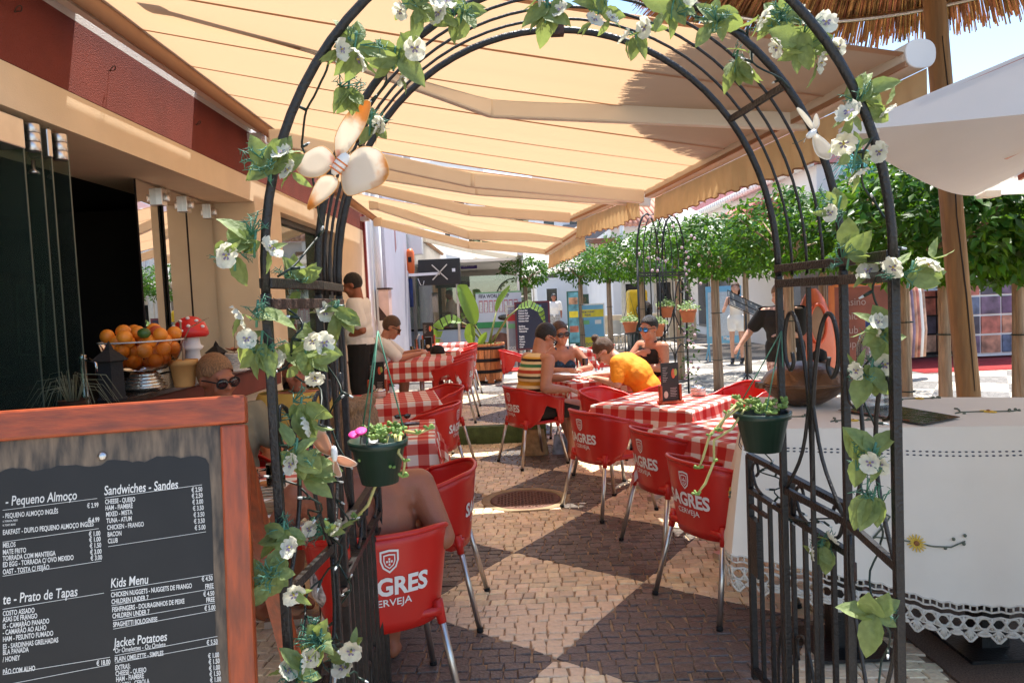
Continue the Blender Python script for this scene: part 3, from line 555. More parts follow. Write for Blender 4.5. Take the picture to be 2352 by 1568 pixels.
awning('tan canvas awning stretched over the near tables behind the flower arch', (-1.95, 2.75, 3.12), (-1.95, 6.25, 3.09), (1.59, 2.855, 2.46), (1.23, 6.3, 2.46), 6,
       [(at(370, -30, 3.6), at(1130, 248, 4.2), at(1855, 275, 3.75)), (at(640, 318, 5.6), at(1085, 415, 5.75), at(1478, 452, 6.1))], M['awn'], M['awn_seam'], gapfill=[(2.7, 3.78), (5.2, 6.28)])
awning('second tan awning beyond the first, over the tables with four people', (-1.95, 6.42, 3.05), (-1.95, 8.35, 3.03), (1.12, 6.42, 2.5), (.76, 8.35, 2.5), 4,
       [(at(700, 372, 6.8), at(1095, 435, 6.9), at(1495, 462, 6.75)), (at(820, 425, 8.0), at(1078, 484, 8.1), at(1310, 500, 8.1))], M['awn'], M['awn_seam'], cap=False)
awning('third and lowest tan awning in front of the white neighbouring house', (-1.95, 8.5, 2.95), (-1.95, 10.8, 2.9), (.86, 8.55, 2.38), (.56, 10.75, 2.28), 4,
       [(at(860, 470, 9.0), at(1076, 540, 9.3), at(1300, 548, 9.4)), (at(868, 510, 10.6), at(1077, 563, 10.6), at(1255, 576, 10.6))], M['awn'], M['awn_seam'], cap=False)
awning('off white shop awning behind the black screen panel', (-2.0, 14.9, 3.15), (-2.0, 22, 3.1), (.25, 14.9, 2.55), (.25, 22, 2.55), 6, [((-1.8, 16, 3.0), (-.8, 16.6, 2.75), (.2, 16.2, 2.5))], M['umb'], M['cream_metal'], val=.15)
awning('far striped white awning down the street at left', (-2.0, 30, 3.6), (-2.0, 44, 3.6), (1.2, 30, 2.6), (1.2, 44, 2.6), 8, [], M['umb'], M['cream_metal'], val=.2, cass=False)
# ================================================================== THATCHED PARASOL
TC = Vector((2.25, 3.9, 0)); TR, TE, TA = 1.5, 3.34, 4.55
t = thing('thatched_parasol', 'round straw thatched parasol on a weathered wooden post', 'parasol', (2.95, 4.7, 0))
part('roof_liner', MB().lathe([(TR-.06, TE+.1), (TR*.5, (TE+TA)/2+.1), (.05, TA+.08)], TC, 48, cap=False), M['thatch'], t, True, True)
part('post', MB().tube([(2.955, 4.7, 0), (2.9, 4.7, .9), (2.84, 4.7, 1.6), (2.775, 4.7, 2.5), (2.71, 4.7, 3.4), (2.68, 4.7, 4.0)], [.07, .068, .066, .065, .064, .064], 14), M['post_wood'], t, True, True)
part('crack', MB().tube([(2.90, 4.631, .9), (2.855, 4.634, 1.5), (2.80, 4.636, 2.0), (2.775, 4.636, 2.6), (2.725, 4.637, 3.1)], [.002, .006, .005, .007, .003], 5), M['dark'], t, True, True)
part('post', MB().tube([(2.0, 2.45, 0), (2.0, 2.45, 3.9)], .085, 14), M['post_wood'], t, True, True)
part('ring_pipe', MB().tube([(TC.x+1.32*math.cos(a), TC.y+1.32*math.sin(a), TE+.08) for a in np.linspace(0, 2*math.pi, 49)[:-1]], .016, 8, closed=True), M['alu'], t, True, True)
for k in range(8): a = k*math.pi/4+.2; part('rafter', MB().tube([(TC.x+1.36*math.cos(a), TC.y+1.36*math.sin(a), TE+.12), (TC.x, TC.y, TA-.0)], .03, 8), M['post_wood'], t, True, True)
mb = MB(); rnd = random.Random(9)
for k in range(9000):
    a = rnd.uniform(0, 6.2832); r1 = TR+rnd.uniform(-.02, .06) if rnd.random() < .45 else rnd.uniform(.5, TR); L_ = rnd.uniform(.35, .7); r0 = max(.1, r1-L_)
    off = rnd.uniform(-.03, .1); a2 = a+rnd.uniform(-.05, .05)/max(r1, .4); sl = (TA-TE)/TR
    p = Vector((TC.x+r1*math.cos(a2), TC.y+r1*math.sin(a2), TE+(TR-r1)*sl+off-.02)); q = Vector((TC.x+r0*math.cos(a), TC.y+r0*math.sin(a), TE+(TR-r0)*sl+off)); w_ = rnd.uniform(.0025, .005); s_ = Vector((-math.sin(a), math.cos(a), 0))*w_
    up = Vector((0, 0, w_)); mb.add([p-s_, p+s_, p+up, q-s_, q+s_, q+up], [(0, 1, 4, 3), (1, 2, 5, 4), (2, 0, 3, 5)])
tag(part('straw', mb, M['thatch'], t, False, True), kind='stuff')
# ================================================================== WHITE MARKET UMBRELLAS
def umbrella(label, cs, apex, post_to, mat_=None, sag=.05, ribs=True, name='market_umbrella', valance=0):
    cs = [Vector(c) for c in cs]; apex = Vector(apex); n = len(cs); t = thing(name, label, 'umbrella', (apex.x, apex.y, post_to), 0, 'white umbrellas'); mb = MB()
    for i in range(n):
        a, b = cs[i], cs[(i+1) % n]
        def S(u, v):
            e = lerp(a, b, u)+Vector((0, 0, -sag*1.2*math.sin(math.pi*u))) if valance == 0 else lerp(a, b, u)
            c_ = (a+b)/2; inw = (apex-c_); inw.z = 0; e += inw.normalized()*(sag*.6*math.sin(math.pi*u))
            p = lerp(e, apex, v); p.z -= sag*math.sin(math.pi*v)*math.sin(math.pi*u)+.02*math.sin(math.pi*v); return p
        mb.grid(S, 16, 12)
    part('canopy', mb, mat_ or M['umb'], t, True, True)
    hub = apex-Vector((0, 0, .15))
    if ribs:
        for i, c in enumerate(cs): part('rib', MB().bar(c+(apex-c)*.12-Vector((0, 0, .04)), apex-Vector((0, 0, .07)), .022, .03), M['wood_h'], t, False, True); part('corner_pocket', MB().obox(c+(apex-c)*.03-Vector((0, 0, .03)), (.05, 0, 0), (0, .05, 0), (0, 0, .02)), mat_ or M['umb'], t, False, True)
        for i, c in enumerate(cs): e_ = (c+cs[(i+1) % n])/2; part('rib', MB().bar(e_+(apex-e_)*.16-Vector((0, 0, .11)), apex-Vector((0, 0, .09)), .024, .032), M['wood_h'], t, False, True)
        for i, c in enumerate(cs): part('strut', MB().bar(lerp(c, apex, .5)-Vector((0, 0, .07)), Vector((apex.x, apex.y, cs[0].z+.1)), .018, .025), M['wood_h'], t, False, True)
    part('pole', MB().tube([(apex.x, apex.y, post_to), apex+Vector((0, 0, .06))], .028, 12), M['orange_wood'] if ribs else M['wht'], t, True, True); part('finial', MB().sph(apex+Vector((0, 0, .06)), .04), M['wht'], t, True, True)
    return t
def sq(cx_, cy_, h, z, rot): return [(cx_+h*math.sqrt(2)*math.cos(rot+math.pi/2*k), cy_+h*math.sqrt(2)*math.sin(rot+math.pi/2*k), z) for k in range(4)]
umbrella('near white square market umbrella with wooden ribs at right', [(1.22, 2.73, 2.16), (3.47, .76, 2.16), (5.44, 3.03, 2.16), (3.17, 5.0, 2.16)], (3.32, 1.9, 2.95), 0, sag=.07)
umbrella('big white umbrella behind the ficus row and the far arch', sq(4.7, 20, 2.0, 2.6, .5), (4.7, 20, 4.0), 0, ribs=False)
umbrella('white umbrella over the street behind the small round ficus', sq(.7, 22, 1.9, 2.45, .75), (.7, 22, 3.3), 0, ribs=False)
umbrella('grey white umbrella tucked under the shop awning corner', sq(-.7, 20.5, 1.2, 2.2, .78), (-.7, 20.5, 2.95), 0, ribs=False)
umbrella('small white lace edged umbrella far down the street at left', sq(-1.2, 33, 1.4, 1.75, .3), (-1.2, 33, 2.45), 0, ribs=False)
for x, y0, Y, lb in ((965+120, 585, 24, 'folded white umbrella standing by the shop corner'), (1165, 590, 30, 'second folded white umbrella farther down the street')):
    p = at(x, 690, Y); p.z = 0; t = thing('folded_umbrella', lb, 'umbrella', p, 0, 'folded umbrellas'); part('pole', MB().tube([(0, 0, 0), (0, 0, 3.0)], .03, 8), M['wht'], t)
    mb = MB().grid(lambda u, v: Vector(((.3-.22*v)*(1+.25*math.cos(u*6.283*6))*math.cos(u*6.283)*.6, (.3-.22*v)*(1+.25*math.cos(u*6.283*6))*math.sin(u*6.283)*.6, .9+2.0*v)), 48, 8); part('canopy', mb, M['umb'], t)
# ================================================================== BACKGROUND, LEFT AND CENTRE
mb = MB()
def hz(x, y): return 34*math.exp(-((x+20)/150)**2)*sm((y-120)/110)+6*noise.noise(Vector((x*.015, y*.015, 0)))*sm((y-120)/60)+1.2*noise.noise(Vector((x*.08, y*.08, 3)))
mb.grid(lambda u, v: Vector((-160+320*u, 115+260*v, hz(-160+320*u, 115+260*v)-.3)), 80, 60)
hill = part('hill', mb, mat('dry_hillside', (.36, .25, .13), .95, 0, .3, .08, col2='#b59a68')); tag(hill, kind='structure')
mb = MB(); rnd = random.Random(8)
for k in range(2600):
    x, y = rnd.uniform(-70, 60), 118+rnd.random()**1.3*150; z = hz(x, y)
    if noise.noise(Vector((x*.05, y*.05, 9))) < -.15: continue
    s_ = rnd.uniform(.8, 2.2)
    for j in range(4):
        c = Vector((x+rnd.uniform(-1, 1)*s_*.6, y+rnd.uniform(-1, 1)*s_*.6, z+s_*rnd.uniform(.1, .6))); mb.ell(c, (s_*.6, .2*s_, 0), (-.2*s_, s_*.6, .1), (0, .1, s_*rnd.uniform(.35, .6)), 6, 4)
tag(part('scrub', mb, mat('scrub_green', (.075, .085, .035), .95, 0, .4, .6, island=.4), None, False), 'low grey green scrub covering the hillside at the end of the street', 'scrub', kind='stuff')
def windowed(name, label, cat, x0, x1, y0, y1, h, wm, wins, roof=None, front='y'):
    t = thing(name, label, cat, ((x0+x1)/2, y0, 0)); part('wall', MB().box(x0, x1, y0, y1, 0, h), wm, t, False, True)
    for (a, b, c, d) in wins:
        if front == 'y': f_ = part('window', MB().box(a, b, y0-.03, y0+.05, c, d), M['wht'], t, False, True); part('pane', MB().box(a+.08, b-.08, y0-.035, y0, c+.08, d-.08), M['lens'], f_, False, True)
        else: f_ = part('window', MB().box(x0-.03, x0+.05, a, b, c, d), M['wht'], t, False, True); part('pane', MB().box(x0-.035, x0, a+.08, b-.08, c+.08, d-.08), M['lens'], f_, False, True)
    return t
hw = mat('far_white_wall', (.75, .74, .72), .9, 0, .05, .5)
t = windowed('white_house', 'white three storey house far down the street under the hill', 'house', 1.7, 9, 46, 58, 9.2, hw, [(2.2, 3.0, 6, 7.6), (3.8, 4.6, 6, 7.6), (5.6, 6.4, 6, 7.6), (2.2, 3.0, 2.8, 4.4), (5.6, 6.4, 2.8, 4.4), (2.2, 3, .2, 2.3)])
part('roof', MB().prism([(1.4, 45.7, 9.2), (9.3, 45.7, 9.2), (9.3, 52, 11)], (0, .01, .25)), M['tile'], t, False, True); part('balcony', MB().box(3.4, 6.8, 44.9, 46, 5.1, 6.0), mat('grey_rail', (.12, .12, .13), .6), t, False, True)
t = windowed('white_house', 'white block with flat roof rising behind the shop awning', 'house', -11, -3.1, 48, 60, 7.2, hw, [(-4.4, -3.6, 5, 6.4), (-6.2, -5.4, 5, 6.4), (-4.4, -3.6, 2, 3.4)])
t = windowed('white_house', 'narrow white house at the foot of the hill', 'house', -11, -5.3, 80, 90, 9.5, hw, [(-6.8, -6, 6, 7.6), (-8.6, -7.8, 6, 7.6)])
# shop next door with big club sign
t = thing('club_sign', 'big white club sign with black serif lettering seen between the awnings', 'sign', at(1005, 450, 18)); a, b = at(902, 500, 18), at(1115, 500, 18); u = (b-a).normalized(); v = u.cross(Vector((0, -1, 0))).normalized(); v = Vector((0, 0, 1)); u = Vector((1, 0, 0)); W_ = b.x-a.x; z0 = a.z
part('board', MB().box(a.x, b.x, 18, 18.1, z0-.3, z0+1.3), M['wht'], t, False, True)
mb = MB(); put_text(mb, 'club', (at(963, 468, 18).x, 17.995, at(963, 438, 18).z), u, v, .3); part('lettering', mb, M['lens'], t, False, True)
mb = MB(); put_text(mb, 'Voyeur!', (at(924, 481, 18).x, 17.995, at(924, 474, 18).z), u, v, .62, .95, offset=.012); tag(part('lettering', mb, M['lens'], t, False, True), kind='stuff')
g = at(1020, 450, 17.99); part('emblem', MB().prism([(g.x-.17, 17.99, g.z-.1), (g.x-.05, 17.99, g.z+.12), (g.x-.08, 17.99, g.z+.26), (g.x+.03, 17.99, g.z+.28), (g.x+.17, 17.99, g.z-.05), (g.x+.02, 17.99, g.z+.05)], (0, -.004, 0)), mat('gold_emblem', (.5, .38, .1), .5), t, False, True)
part('bracket', MB().box(a.x-1.2, a.x, 18, 18.05, z0, z0+.08), M['alu'], t, False, True)
sh = thing('shop_front', 'glazed shop front with dark interior behind the black screen panel', 'shop', (-2.3, 16, 0)); 
part('wall', MB().box(-6, -2.0, 16.05, 24, 0, 6), M['whitewall'], sh, False, True); part('fascia', MB().box(-2.1, -1.7, 14.75, 15.0, 2.6, 3.1), M['wht'], sh, False, True)
part('shade_ceiling', MB().box(-2.0, .32, 15.6, 20.3, 2.44, 2.5), M['wht'], sh, False, True); part('interior', MB().box(-2.0, .1, 20, 20.1, 0, 2.4).box(-2.0, -1.95, 15.2, 20, 0, 2.4), mat('dim_shop', (.2, .17, .15), .8, 0, .5, 2), sh, False, True)  # opaque ceiling added to keep sun off the interior
part('sign_panel', MB().box(at(921, 560, 14.7).x, at(937, 560, 14.7).x, 14.68, 14.72, 2.2, 3.0), mat('grey_sign', (.45, .47, .45), .5), sh, False, True)
for x in (925, 931): part('tube_frame', MB().tube([at(x, 600, 14.65), at(x+14, 850, 14.65)], .03, 8), M['black'] if x == 925 else M['steel'], sh, True, True)
part('black_column', MB().prism([at(915, 608, 14.6), at(926, 616, 14.6), at(936, 868, 14.6), at(922, 868, 14.6)], (0, .06, 0)), M['cloth_black'], sh, False, True)
# terrace windbreak: posters below, panes above
WBY = 15.4
wb = thing('windbreak', 'low glass windbreak with food photos below, around the shop terrace', 'screen', (-1, WBY, KZ)); zb = KZ
pm = mat('food_poster_blue', (.42, .48, .53), .5, 0, .1, 1.5)
def X_(x): return at(x, 760, WBY).x
for i, (xa, xb) in enumerate(((938, 1052), (1058, 1192))):
    a, b = X_(xa), X_(xb); pn = part('poster_panel', MB().box(a, b, WBY, WBY+.02, zb+.03, zb+.86), pm, wb, False, True)
    part('pane', MB().box(a, b, WBY, WBY+.012, zb+.9, zb+1.95), M['pane'], wb, False, True)
    part('print', MB().ell((lerp(a, b, .68 if i else .5), WBY-.004, zb+.5), ((b-a)*.22, 0, .05), (0, .006, 0), (-.05, 0, .25), 20, 12), mat('bread_print' if i == 0 else 'meat_print', (.55, .5, .38) if i == 0 else (.2, .08, .05), .5, 0, .4, 9), pn, True, True)
    part('print', MB().ell((lerp(a, b, .25 if i else .22), WBY-.005, zb+.35), ((b-a)*.14, 0, 0), (0, .005, 0), (0, 0, .16), 20, 12), mat('salad_print'+str(i), (.22, .32, .1), .5, 0, .5, 14, col2='#cfd8a0'), pn, True, True)
    part('print', MB().ell((lerp(a, b, .8 if i == 0 else .5), WBY-.006, zb+.3), ((b-a)*.1, 0, .03), (0, .005, 0), (0, 0, .1), 20, 12), mat('tomato_print'+str(i), (.5, .2, .1), .5, 0, .4, 14), pn, True, True)
for x in (936, 1055, 1195): part('post', MB().box(X_(x)-.025, X_(x)+.025, WBY-.02, WBY+.05, zb, zb+2.0), M['alu'], wb, False, True)
part('rail', MB().box(X_(936), X_(1195), WBY-.015, WBY+.03, zb+.86, zb+.9), M['cloth_black'], wb, False, True)
# world cup banner
t = thing('football_banner', 'white and green football world cup banner with fixture grids', 'banner', at(1140, 750, WBY-.1)); a, b = at(1092, 672, WBY-.1), at(1197, 668, WBY-.1); zt = a.z; z1 = at(1140, 752, WBY-.1).z; y = WBY-.1
part('sheet', MB().box(a.x, b.x, y, y+.01, z1, zt), mat('banner_white', (.62, .66, .68), .6, 0, .06, 3), t, False, True)
part('green_band', MB().box(a.x, b.x, y-.003, y-.001, z1, z1+.12), mat('banner_green', (.04, .27, .08), .6), t, False, True); part('green_band', MB().box(a.x, b.x, y-.003, y-.001, zt-.03, zt), mat('banner_green2', (.2, .4, .2), .6), t, False, True)
mb = MB(); put_text(mb, 'FIFA WORLD CUP', (a.x+.06, y, zt-.12), (1, 0, 0), (0, 0, 1), .1, .78, off=.004, offset=.003); tag(part('lettering', mb, mat('slate_print', (.06, .07, .09), .6), t, False, True), kind='stuff')
gw = (b.x-a.x-.12)/8
for k in range(8):
    x = a.x+.06+gw*k; f_ = part('fixture_box', MB().box(x, x+gw*.8, y-.004, y-.002, zt-.42, zt-.17), mat('grid_red', (.5, .2, .2), .6), t, False, True); part('list', MB().box(x+.012, x+gw*.8-.012, y-.006, y-.0045, zt-.41, zt-.2), mat('grid_white', (.68, .68, .62), .6, 0, .25, 40), f_, False, True)
part('car_print', MB().ell((lerp(a.x, b.x, .6), y-.004, z1+.2), (.13, 0, 0), (0, .004, 0), (0, 0, .06), 16, 8), M['lens'], t, True, True); part('cup_print', MB().lathe([(.03, 0), (.015, .03), (.045, .1), (.05, .16), (0, .18)], (lerp(a.x, b.x, .87), y-.004, z1+.05), 12, M=Matrix.Diagonal((1, .1, 1))), mat('cream_print', (.6, .5, .3), .6), t, True, True)
# black TV panel on a bracket
p0, p1 = at(960, 597, 13.9), at(1059, 652, 13.9); t = thing('screen_panel', 'black television seen from behind on a white wall bracket', 'television', at(1010, 650, 13.9))
part('back', MB().box(p0.x, p1.x, 13.86, 13.94, p1.z, p0.z), mat('black_plastic', (.012, .012, .013), .4), t, False, True, .01)
c = at(1010, 625, 13.82)
for s_ in (-1, 1): part('mount_strap', MB().bar(c+Vector((-.14, 0, .14*s_)), c+Vector((.14, 0, -.14*s_)), .02, .03, (0, 1, 0)), M['alu'], t, False, True)
part('bracket_arm', MB().bar(at(938, 632, 13.8), c+Vector((0, .03, -.02)), .03, .05), M['wht'], t, False, True); part('sticker', MB().box(p0.x+.63, p0.x+.69, 13.853, 13.858, c.z, c.z+.06), M['wht'], t, False, True)
part('cable', MB().tube([at(960, 640, 13.8), at(966, 654, 13.8), at(972, 655, 13.8), at(974, 645, 13.8)], .006, 6), M['wht'], t, True, True)
t = thing('rescue_can', 'orange lifeguard rescue float hung on the shop pole', 'float', at(942, 600, 14.3)); part('float', MB().tube([at(940, 572, 14.3), at(942, 580, 14.3), at(944, 620, 14.3), at(946, 630, 14.3)], [.05, .075, .075, .04], 12), mat('float_orange', (.8, .14, .02), .45), t, True, True); part('strap', MB().box(at(937, 600, 14.2).x, at(945, 600, 14.2).x, 14.2, 14.22, at(940, 602, 14.2).z, at(940, 590, 14.2).z), M['cloth_black'], t, False, True)
o = part('blue_banner', MB().box(at(940, 700, 14.9).x, at(950, 700, 14.9).x, 14.9, 14.92, at(945, 705, 14.9).z, at(945, 640, 14.9).z), mat('navy_cloth', (.02, .04, .16), .7)); tag(o, 'narrow navy blue banner hanging below the orange rescue float', 'banner')
t = thing('purple_sign', 'purple sign with white script under the white shop awning', 'sign', at(1080, 608, 17)); a, b = at(1058, 618, 17), at(1095, 602, 17); part('board', MB().box(a.x, b.x, 17, 17.05, a.z, b.z), mat('purple_board', (.07, .04, .22), .6), t, False, True); mb = MB(); put_text(mb, 'Pala Fina', (a.x+.02, 17, a.z+.05), (1, 0, 0), (0, 0, 1), .1, .85, .3, off=.004); tag(part('lettering', mb, M['wht'], t, False, True), kind='stuff')
# ================================================================== BACKGROUND, RIGHT
rbld = thing('long_white_building', 'long white building with pink trimmed tiled eaves at right', 'building', (7.3, 24, 0)); RX = 7.3
part('wall', MB().box(RX, 16, 17.5, 60, 0, 4.45), mat('warm_white_wall', (.74, .69, .64), .9, 0, .05, .6), rbld, False, True); part('pink_trim', MB().box(RX-.12, 16, 17.4, 60.1, 4.47, 4.85), mat('pink_trim', (.62, .25, .24), .8), rbld, False, True)
part('upper_wall', MB().box(RX+.6, 16, 24, 60, 4.86, 7), mat('pale_pink_wall', (.72, .6, .58), .9, 0, .04, .6), rbld, False, True)
me = MB().tube([(-.28, 0, 0), (.05, 0, .05)], .09, 10).mesh('tile', mat('white_tile', (.75, .72, .68), .8))
for k in range(150): o = link('eave_tile', me, rbld); o.location = (RX-.14-rbld.location.x, 17.5+k*.24-rbld.location.y, 4.44)
part('red_canopy', MB().grid(lambda u, v: Vector((RX-.02-1.3*math.sin(u*math.pi*.5)*1.0, lerp(19.5, 23.5, v), 2.9+1.2*math.cos(u*math.pi*.5))), 12, 2).poly([(RX, 19.5, 2.9)]+[(RX-.02-1.3*math.sin(u*math.pi*.5), 19.5, 2.9+1.2*math.cos(u*math.pi*.5)) for u in np.linspace(0, 1, 13)]), mat('red_canopy', (.5, .13, .13), .8, 0, .05, 2), rbld, False, True)
part('shade_canopy', MB().box(RX-1.5, RX-.001, 17.6, 19.3, 2.85, 2.95).box(RX-1.6, RX-.001, 23.7, 40, 2.75, 2.85), M['umb'], rbld, False, True)  # flat canopy slabs added to shade the ground-floor wall
for y, z in ((18.0, 0), (24.5, 0), (27, 0), (30, 0)): f_ = part('shop_window', MB().box(RX-.05, RX+.02, y, y+1.6, .3, 2.4), mat('dim_frame', (.2, .17, .14), .6), rbld, False, True); part('pane', MB().box(RX-.06, RX-.045, y+.1, y+1.5, .4, 2.3), M['lens'], f_, False, True)
for y in (26, 30, 34): f_ = part('window', MB().box(RX-.04, RX+.02, y, y+1.2, 2.6, 3.9), M['wht'], rbld, False, True); part('pane', MB().box(RX-.045, RX, y+.1, y+1.1, 2.7, 3.8), M['lens'], f_, False, True)
t = thing('tiled_house', 'low white house with orange tiled roof and carved wooden sign', 'house', (6.5, 31, 0))
part('wall', MB().box(4.6, 12, 33.0, 44, 0, 4.6), hw, t, False, True); rf = part('roof', MB().prism([(4.2, 32.6, 4.6), (12.4, 32.6, 4.6), (12.4, 38, 6.6), (4.2, 38, 6.6)], (0, 0, .1)), M['tile'], t, False, True)
tl = MB().tube([(0, 0, 0), (0, 5.5, 2.05)], .11, 8).mesh('tile_row', M['tile'])
for k in range(36): o = link('tile_row', tl, rf); o.location = (4.25+k*.23-t.location.x, 32.55-t.location.y, 4.68)
for x in (5.0, 6.4): f_ = part('door', MB().box(x, x+.9, 32.96, 33.02, 0, 2.3), M['cream_metal'], t, False, True); part('pane', MB().box(x+.15, x+.75, 32.95, 32.99, .9, 2.1), M['lens'], f_, False, True)
a, b = at(1347, 590, 32.5), at(1418, 545, 32.5); s_ = thing('carved_sign', 'brown carved wooden sign with cream lettering on the tiled house', 'sign', (a.x, 32.5, a.z)); part('board', MB().box(a.x, b.x, 32.5, 32.58, a.z, b.z), mat('carved_brown', (.22, .09, .05), .7), s_, False, True, .05); mb = MB(); put_text(mb, 'URBANIZO', (a.x+.08, 32.5, a.z+.32), (1, 0, 0), (0, 0, 1), .32, .72, .1, off=.01, offset=.008); tag(part('lettering', mb, M['cream'], s_, False, True), kind='stuff')
o = part('street_pole', MB().tube([at(1434, 760, 24), at(1426, 440, 24)], .07, 12), mat('grey_pole', (.45, .47, .47), .5)); tag(o, 'plain grey metal pole rising beside the tiled roof', 'pole')
# card and magazine shop under the right-hand trees
shp = thing('souvenir_stall', 'shaded souvenir shop front hung with photo prints and magazines', 'stall', (9.5, 15.8, 0)); part('back_wall', MB().box(6.6, 14, 16.6, 16.7, 0, 3.4), M['darkwood'], shp, False, True); part('roof', MB().box(6.6, 14, 14.5, 16.7, 3.3, 3.4), M['darkwood'], shp, False, True); part('side_wall', MB().box(6.55, 6.6, 14.6, 16.7, 0, 3.3), M['darkwood'], shp, False, True)
o = part('red_carpet', MB().box(7.2, 14, 12.9, 15.6, 0, .008), mat('red_carpet', (.5, .055, .05), .95, 0, .15, 8, .2, 120)); tag(o, 'bright red carpet laid on the paving before the souvenir shop', 'carpet')
rnd = random.Random(12)
pal = [(.45, .2, .12), (.35, .16, .11), (.12, .06, .12), (.5, .28, .18), (.06, .05, .07), (.4, .12, .08), (.55, .5, .45), (.16, .1, .16), (.1, .13, .2)]
pms = [mat('photo_print%d' % i, c, .5, 0, .6, 5, col2=None) for i, c in enumerate(pal)]
for r_, (x0, y0, lb, nx) in enumerate(((9.0, 14.9, 'tall rack of framed photo prints at the far right of the shop', 5), (7.0, 15.2, 'rack of magazines and cards between the ficus trunk and the water bottle', 3), (8.1, 15.6, 'dark magazine rack with open newspaper on top behind the wooden post', 3))):
    t = thing('print_rack', lb, 'rack', (x0, y0, 0), 0, 'souvenir racks'); part('frame', MB().box(x0, x0+nx*.42+.04, y0, y0+.05, .05, 2.45), M['wht'] if r_ == 0 else M['dark'], t, False, True)
    for i in range(nx):
        for j in range(6):
            xa, za = x0+.04+i*.42, .12+j*.39; part('print', MB().box(xa, xa+.38, y0-.03, y0-.002, za, za+.35), rnd.choice(pms), t, False, True)
t = thing('open_newspaper', 'open newspaper lying on the slanted top of the magazine rack', 'newspaper', (8.2, 14.9, 1.5)); part('sheet', MB().poly([(8.0, 14.7, 1.42), (9.0, 14.6, 1.42), (8.8, 15.2, 1.75), (7.9, 15.2, 1.75)]), mat('newsprint', (.5, .48, .45), .8, 0, .2, 40), t, False, True)
t = thing('hanging_textiles', 'bundle of red and pale beach wraps hanging before the souvenir shop', 'textiles', (6.0, 12.9, .2))
for k in range(9):
    c = at(2065+k*9, 760, 12.2); part('wrap', MB().tube([(c.x, c.y+.03*k, .35), (c.x+.02, c.y+.03*k, .8), (c.x, c.y+.03*k, 1.4), (c.x, c.y+.03*k, 1.55)], [.05, .06, .045, .02], 8), [pms[0], pms[5], M['shirt_white'], pms[3], pms[7]][k % 5], t, True, True)
# boards along the street
def aboard(label, xa, ya, xb, yb, Y, frame, face, lines, top=None, zb_=0, extra=None):
    a, b = at(xa, yb, Y), at(xb, ya, Y); t = thing('sign_board', label, 'sign board', ((a.x+b.x)/2, Y, zb_), 0, 'sign boards along the street')
    part('frame', MB().box(a.x, b.x, Y, Y+.04, a.z, b.z), frame, t, False, True); fc = part('face', MB().box(a.x+.04, b.x-.04, Y-.006, Y-.001, a.z+.04, b.z-.04), face, t, False, True)
    for s_ in (a.x+.04, b.x-.04): part('leg', MB().bar((s_, Y+.02, a.z), (s_, Y+.3, zb_), .03, .03), frame, t, False, True); part('leg', MB().bar((s_, Y+.02, a.z+.01), (s_, Y-.03, zb_), .03, .03), frame, t, False, True)
    H = b.z-a.z; mb = MB()
    for (tx, fx, fz, s_, m_) in lines: mb = MB(); put_text(mb, tx, (lerp(a.x, b.x, fx), Y-.008, a.z+H*fz), (1, 0, 0), (0, 0, 1), s_*H, .85, off=.003, offset=.002*H); tag(part('lettering', mb, m_, fc, False, True), kind='stuff')
    if extra:
        for (x0, x1, z0, z1, m_) in extra: part('colour_block', MB().box(lerp(a.x, b.x, x0), lerp(a.x, b.x, x1), Y-.0095, Y-.0065, a.z+H*z0, a.z+H*z1), m_, fc, False, True)
    return t
blk = mat('board_navy', (.02, .025, .05), .5); yel = mat('board_yellow', (.75, .62, .05), .6); blu = mat('board_blue', (.18, .45, .65), .6, 0, .1, 2); rd = mat('board_red', (.6, .04, .04), .6); nav = mat('print_navy', (.03, .06, .2), .6)
names = ['Chicken Piri', 'Chicken Roll', 'Chicken Wrap', 'Chicken Grill', 'Chicken Kiev', '', 'Sardines', 'Fish & Chips', 'Calamares', '', 'English', 'Club S', 'Cheese', 'Mozza', 'Chef']
aboard('tall dark menu board listing chicken and fish dishes by the banner', 1186, 690, 1262, 805, 15.0, mat('board_maroon', (.12, .02, .03), .5), blk, [('Menu', .55, .88, .08, blu)]+[(n_, .1, .8-.053*i, .045, M['white_print']) for i, n_ in enumerate(names) if n_], zb_=KZ)
aboard('narrow football board beside the tall dark menu', 1166, 700, 1186, 808, 15.25, M['alu'], mat('board_grey', (.3, .3, .32), .6), [('FIFA WO', .05, .9, .05, M['white_print']), ('FOOT', .08, .05, .09, M['white_print'])], zb_=KZ, extra=[(.1, .95, .66, .8, rd), (.15, .8, .5, .6, mat('flag_green', (.2, .45, .2), .6))])
aboard('white A board advertising live football in blue and yellow', 1334, 696, 1388, 800, 20.5, M['wht'], blu, [('HOJE TODAY', .1, .8, .055, nav), ('VS JUG', .2, .73, .055, nav), ('LIVE', .45, .16, .1, rd), ('FOOTBALL', .12, .05, .1, nav)], extra=[(.05, .95, .7, .87, yel), (.05, .95, .03, .25, yel), (.15, .38, .54, .63, mat('flag_g', (.2, .5, .2), .6)), (.6, .85, .54, .63, M['white_print'])])
aboard('large pale blue restaurant price board behind the ficus trunk', 1625, 655, 1702, 790, 17.0, blu, mat('price_list', (.5, .58, .64), .6, 0, .12, 25), [('Menu', .45, .06, .09, M['white_print'])], extra=[(.03, .97, .9, .985, blu), (.03, .97, .02, .13, blu)])
aboard('tall blue food picture board by the green kiosk', 1306, 668, 1330, 790, 24, mat('teal_frame', (.03, .12, .1), .5), mat('food_blue', (.1, .3, .4), .5, 0, .5, 5), [], extra=[(.15, .85, .75, .88, pms[3]), (.15, .85, .5, .62, yel), (.15, .85, .22, .34, pms[5])])
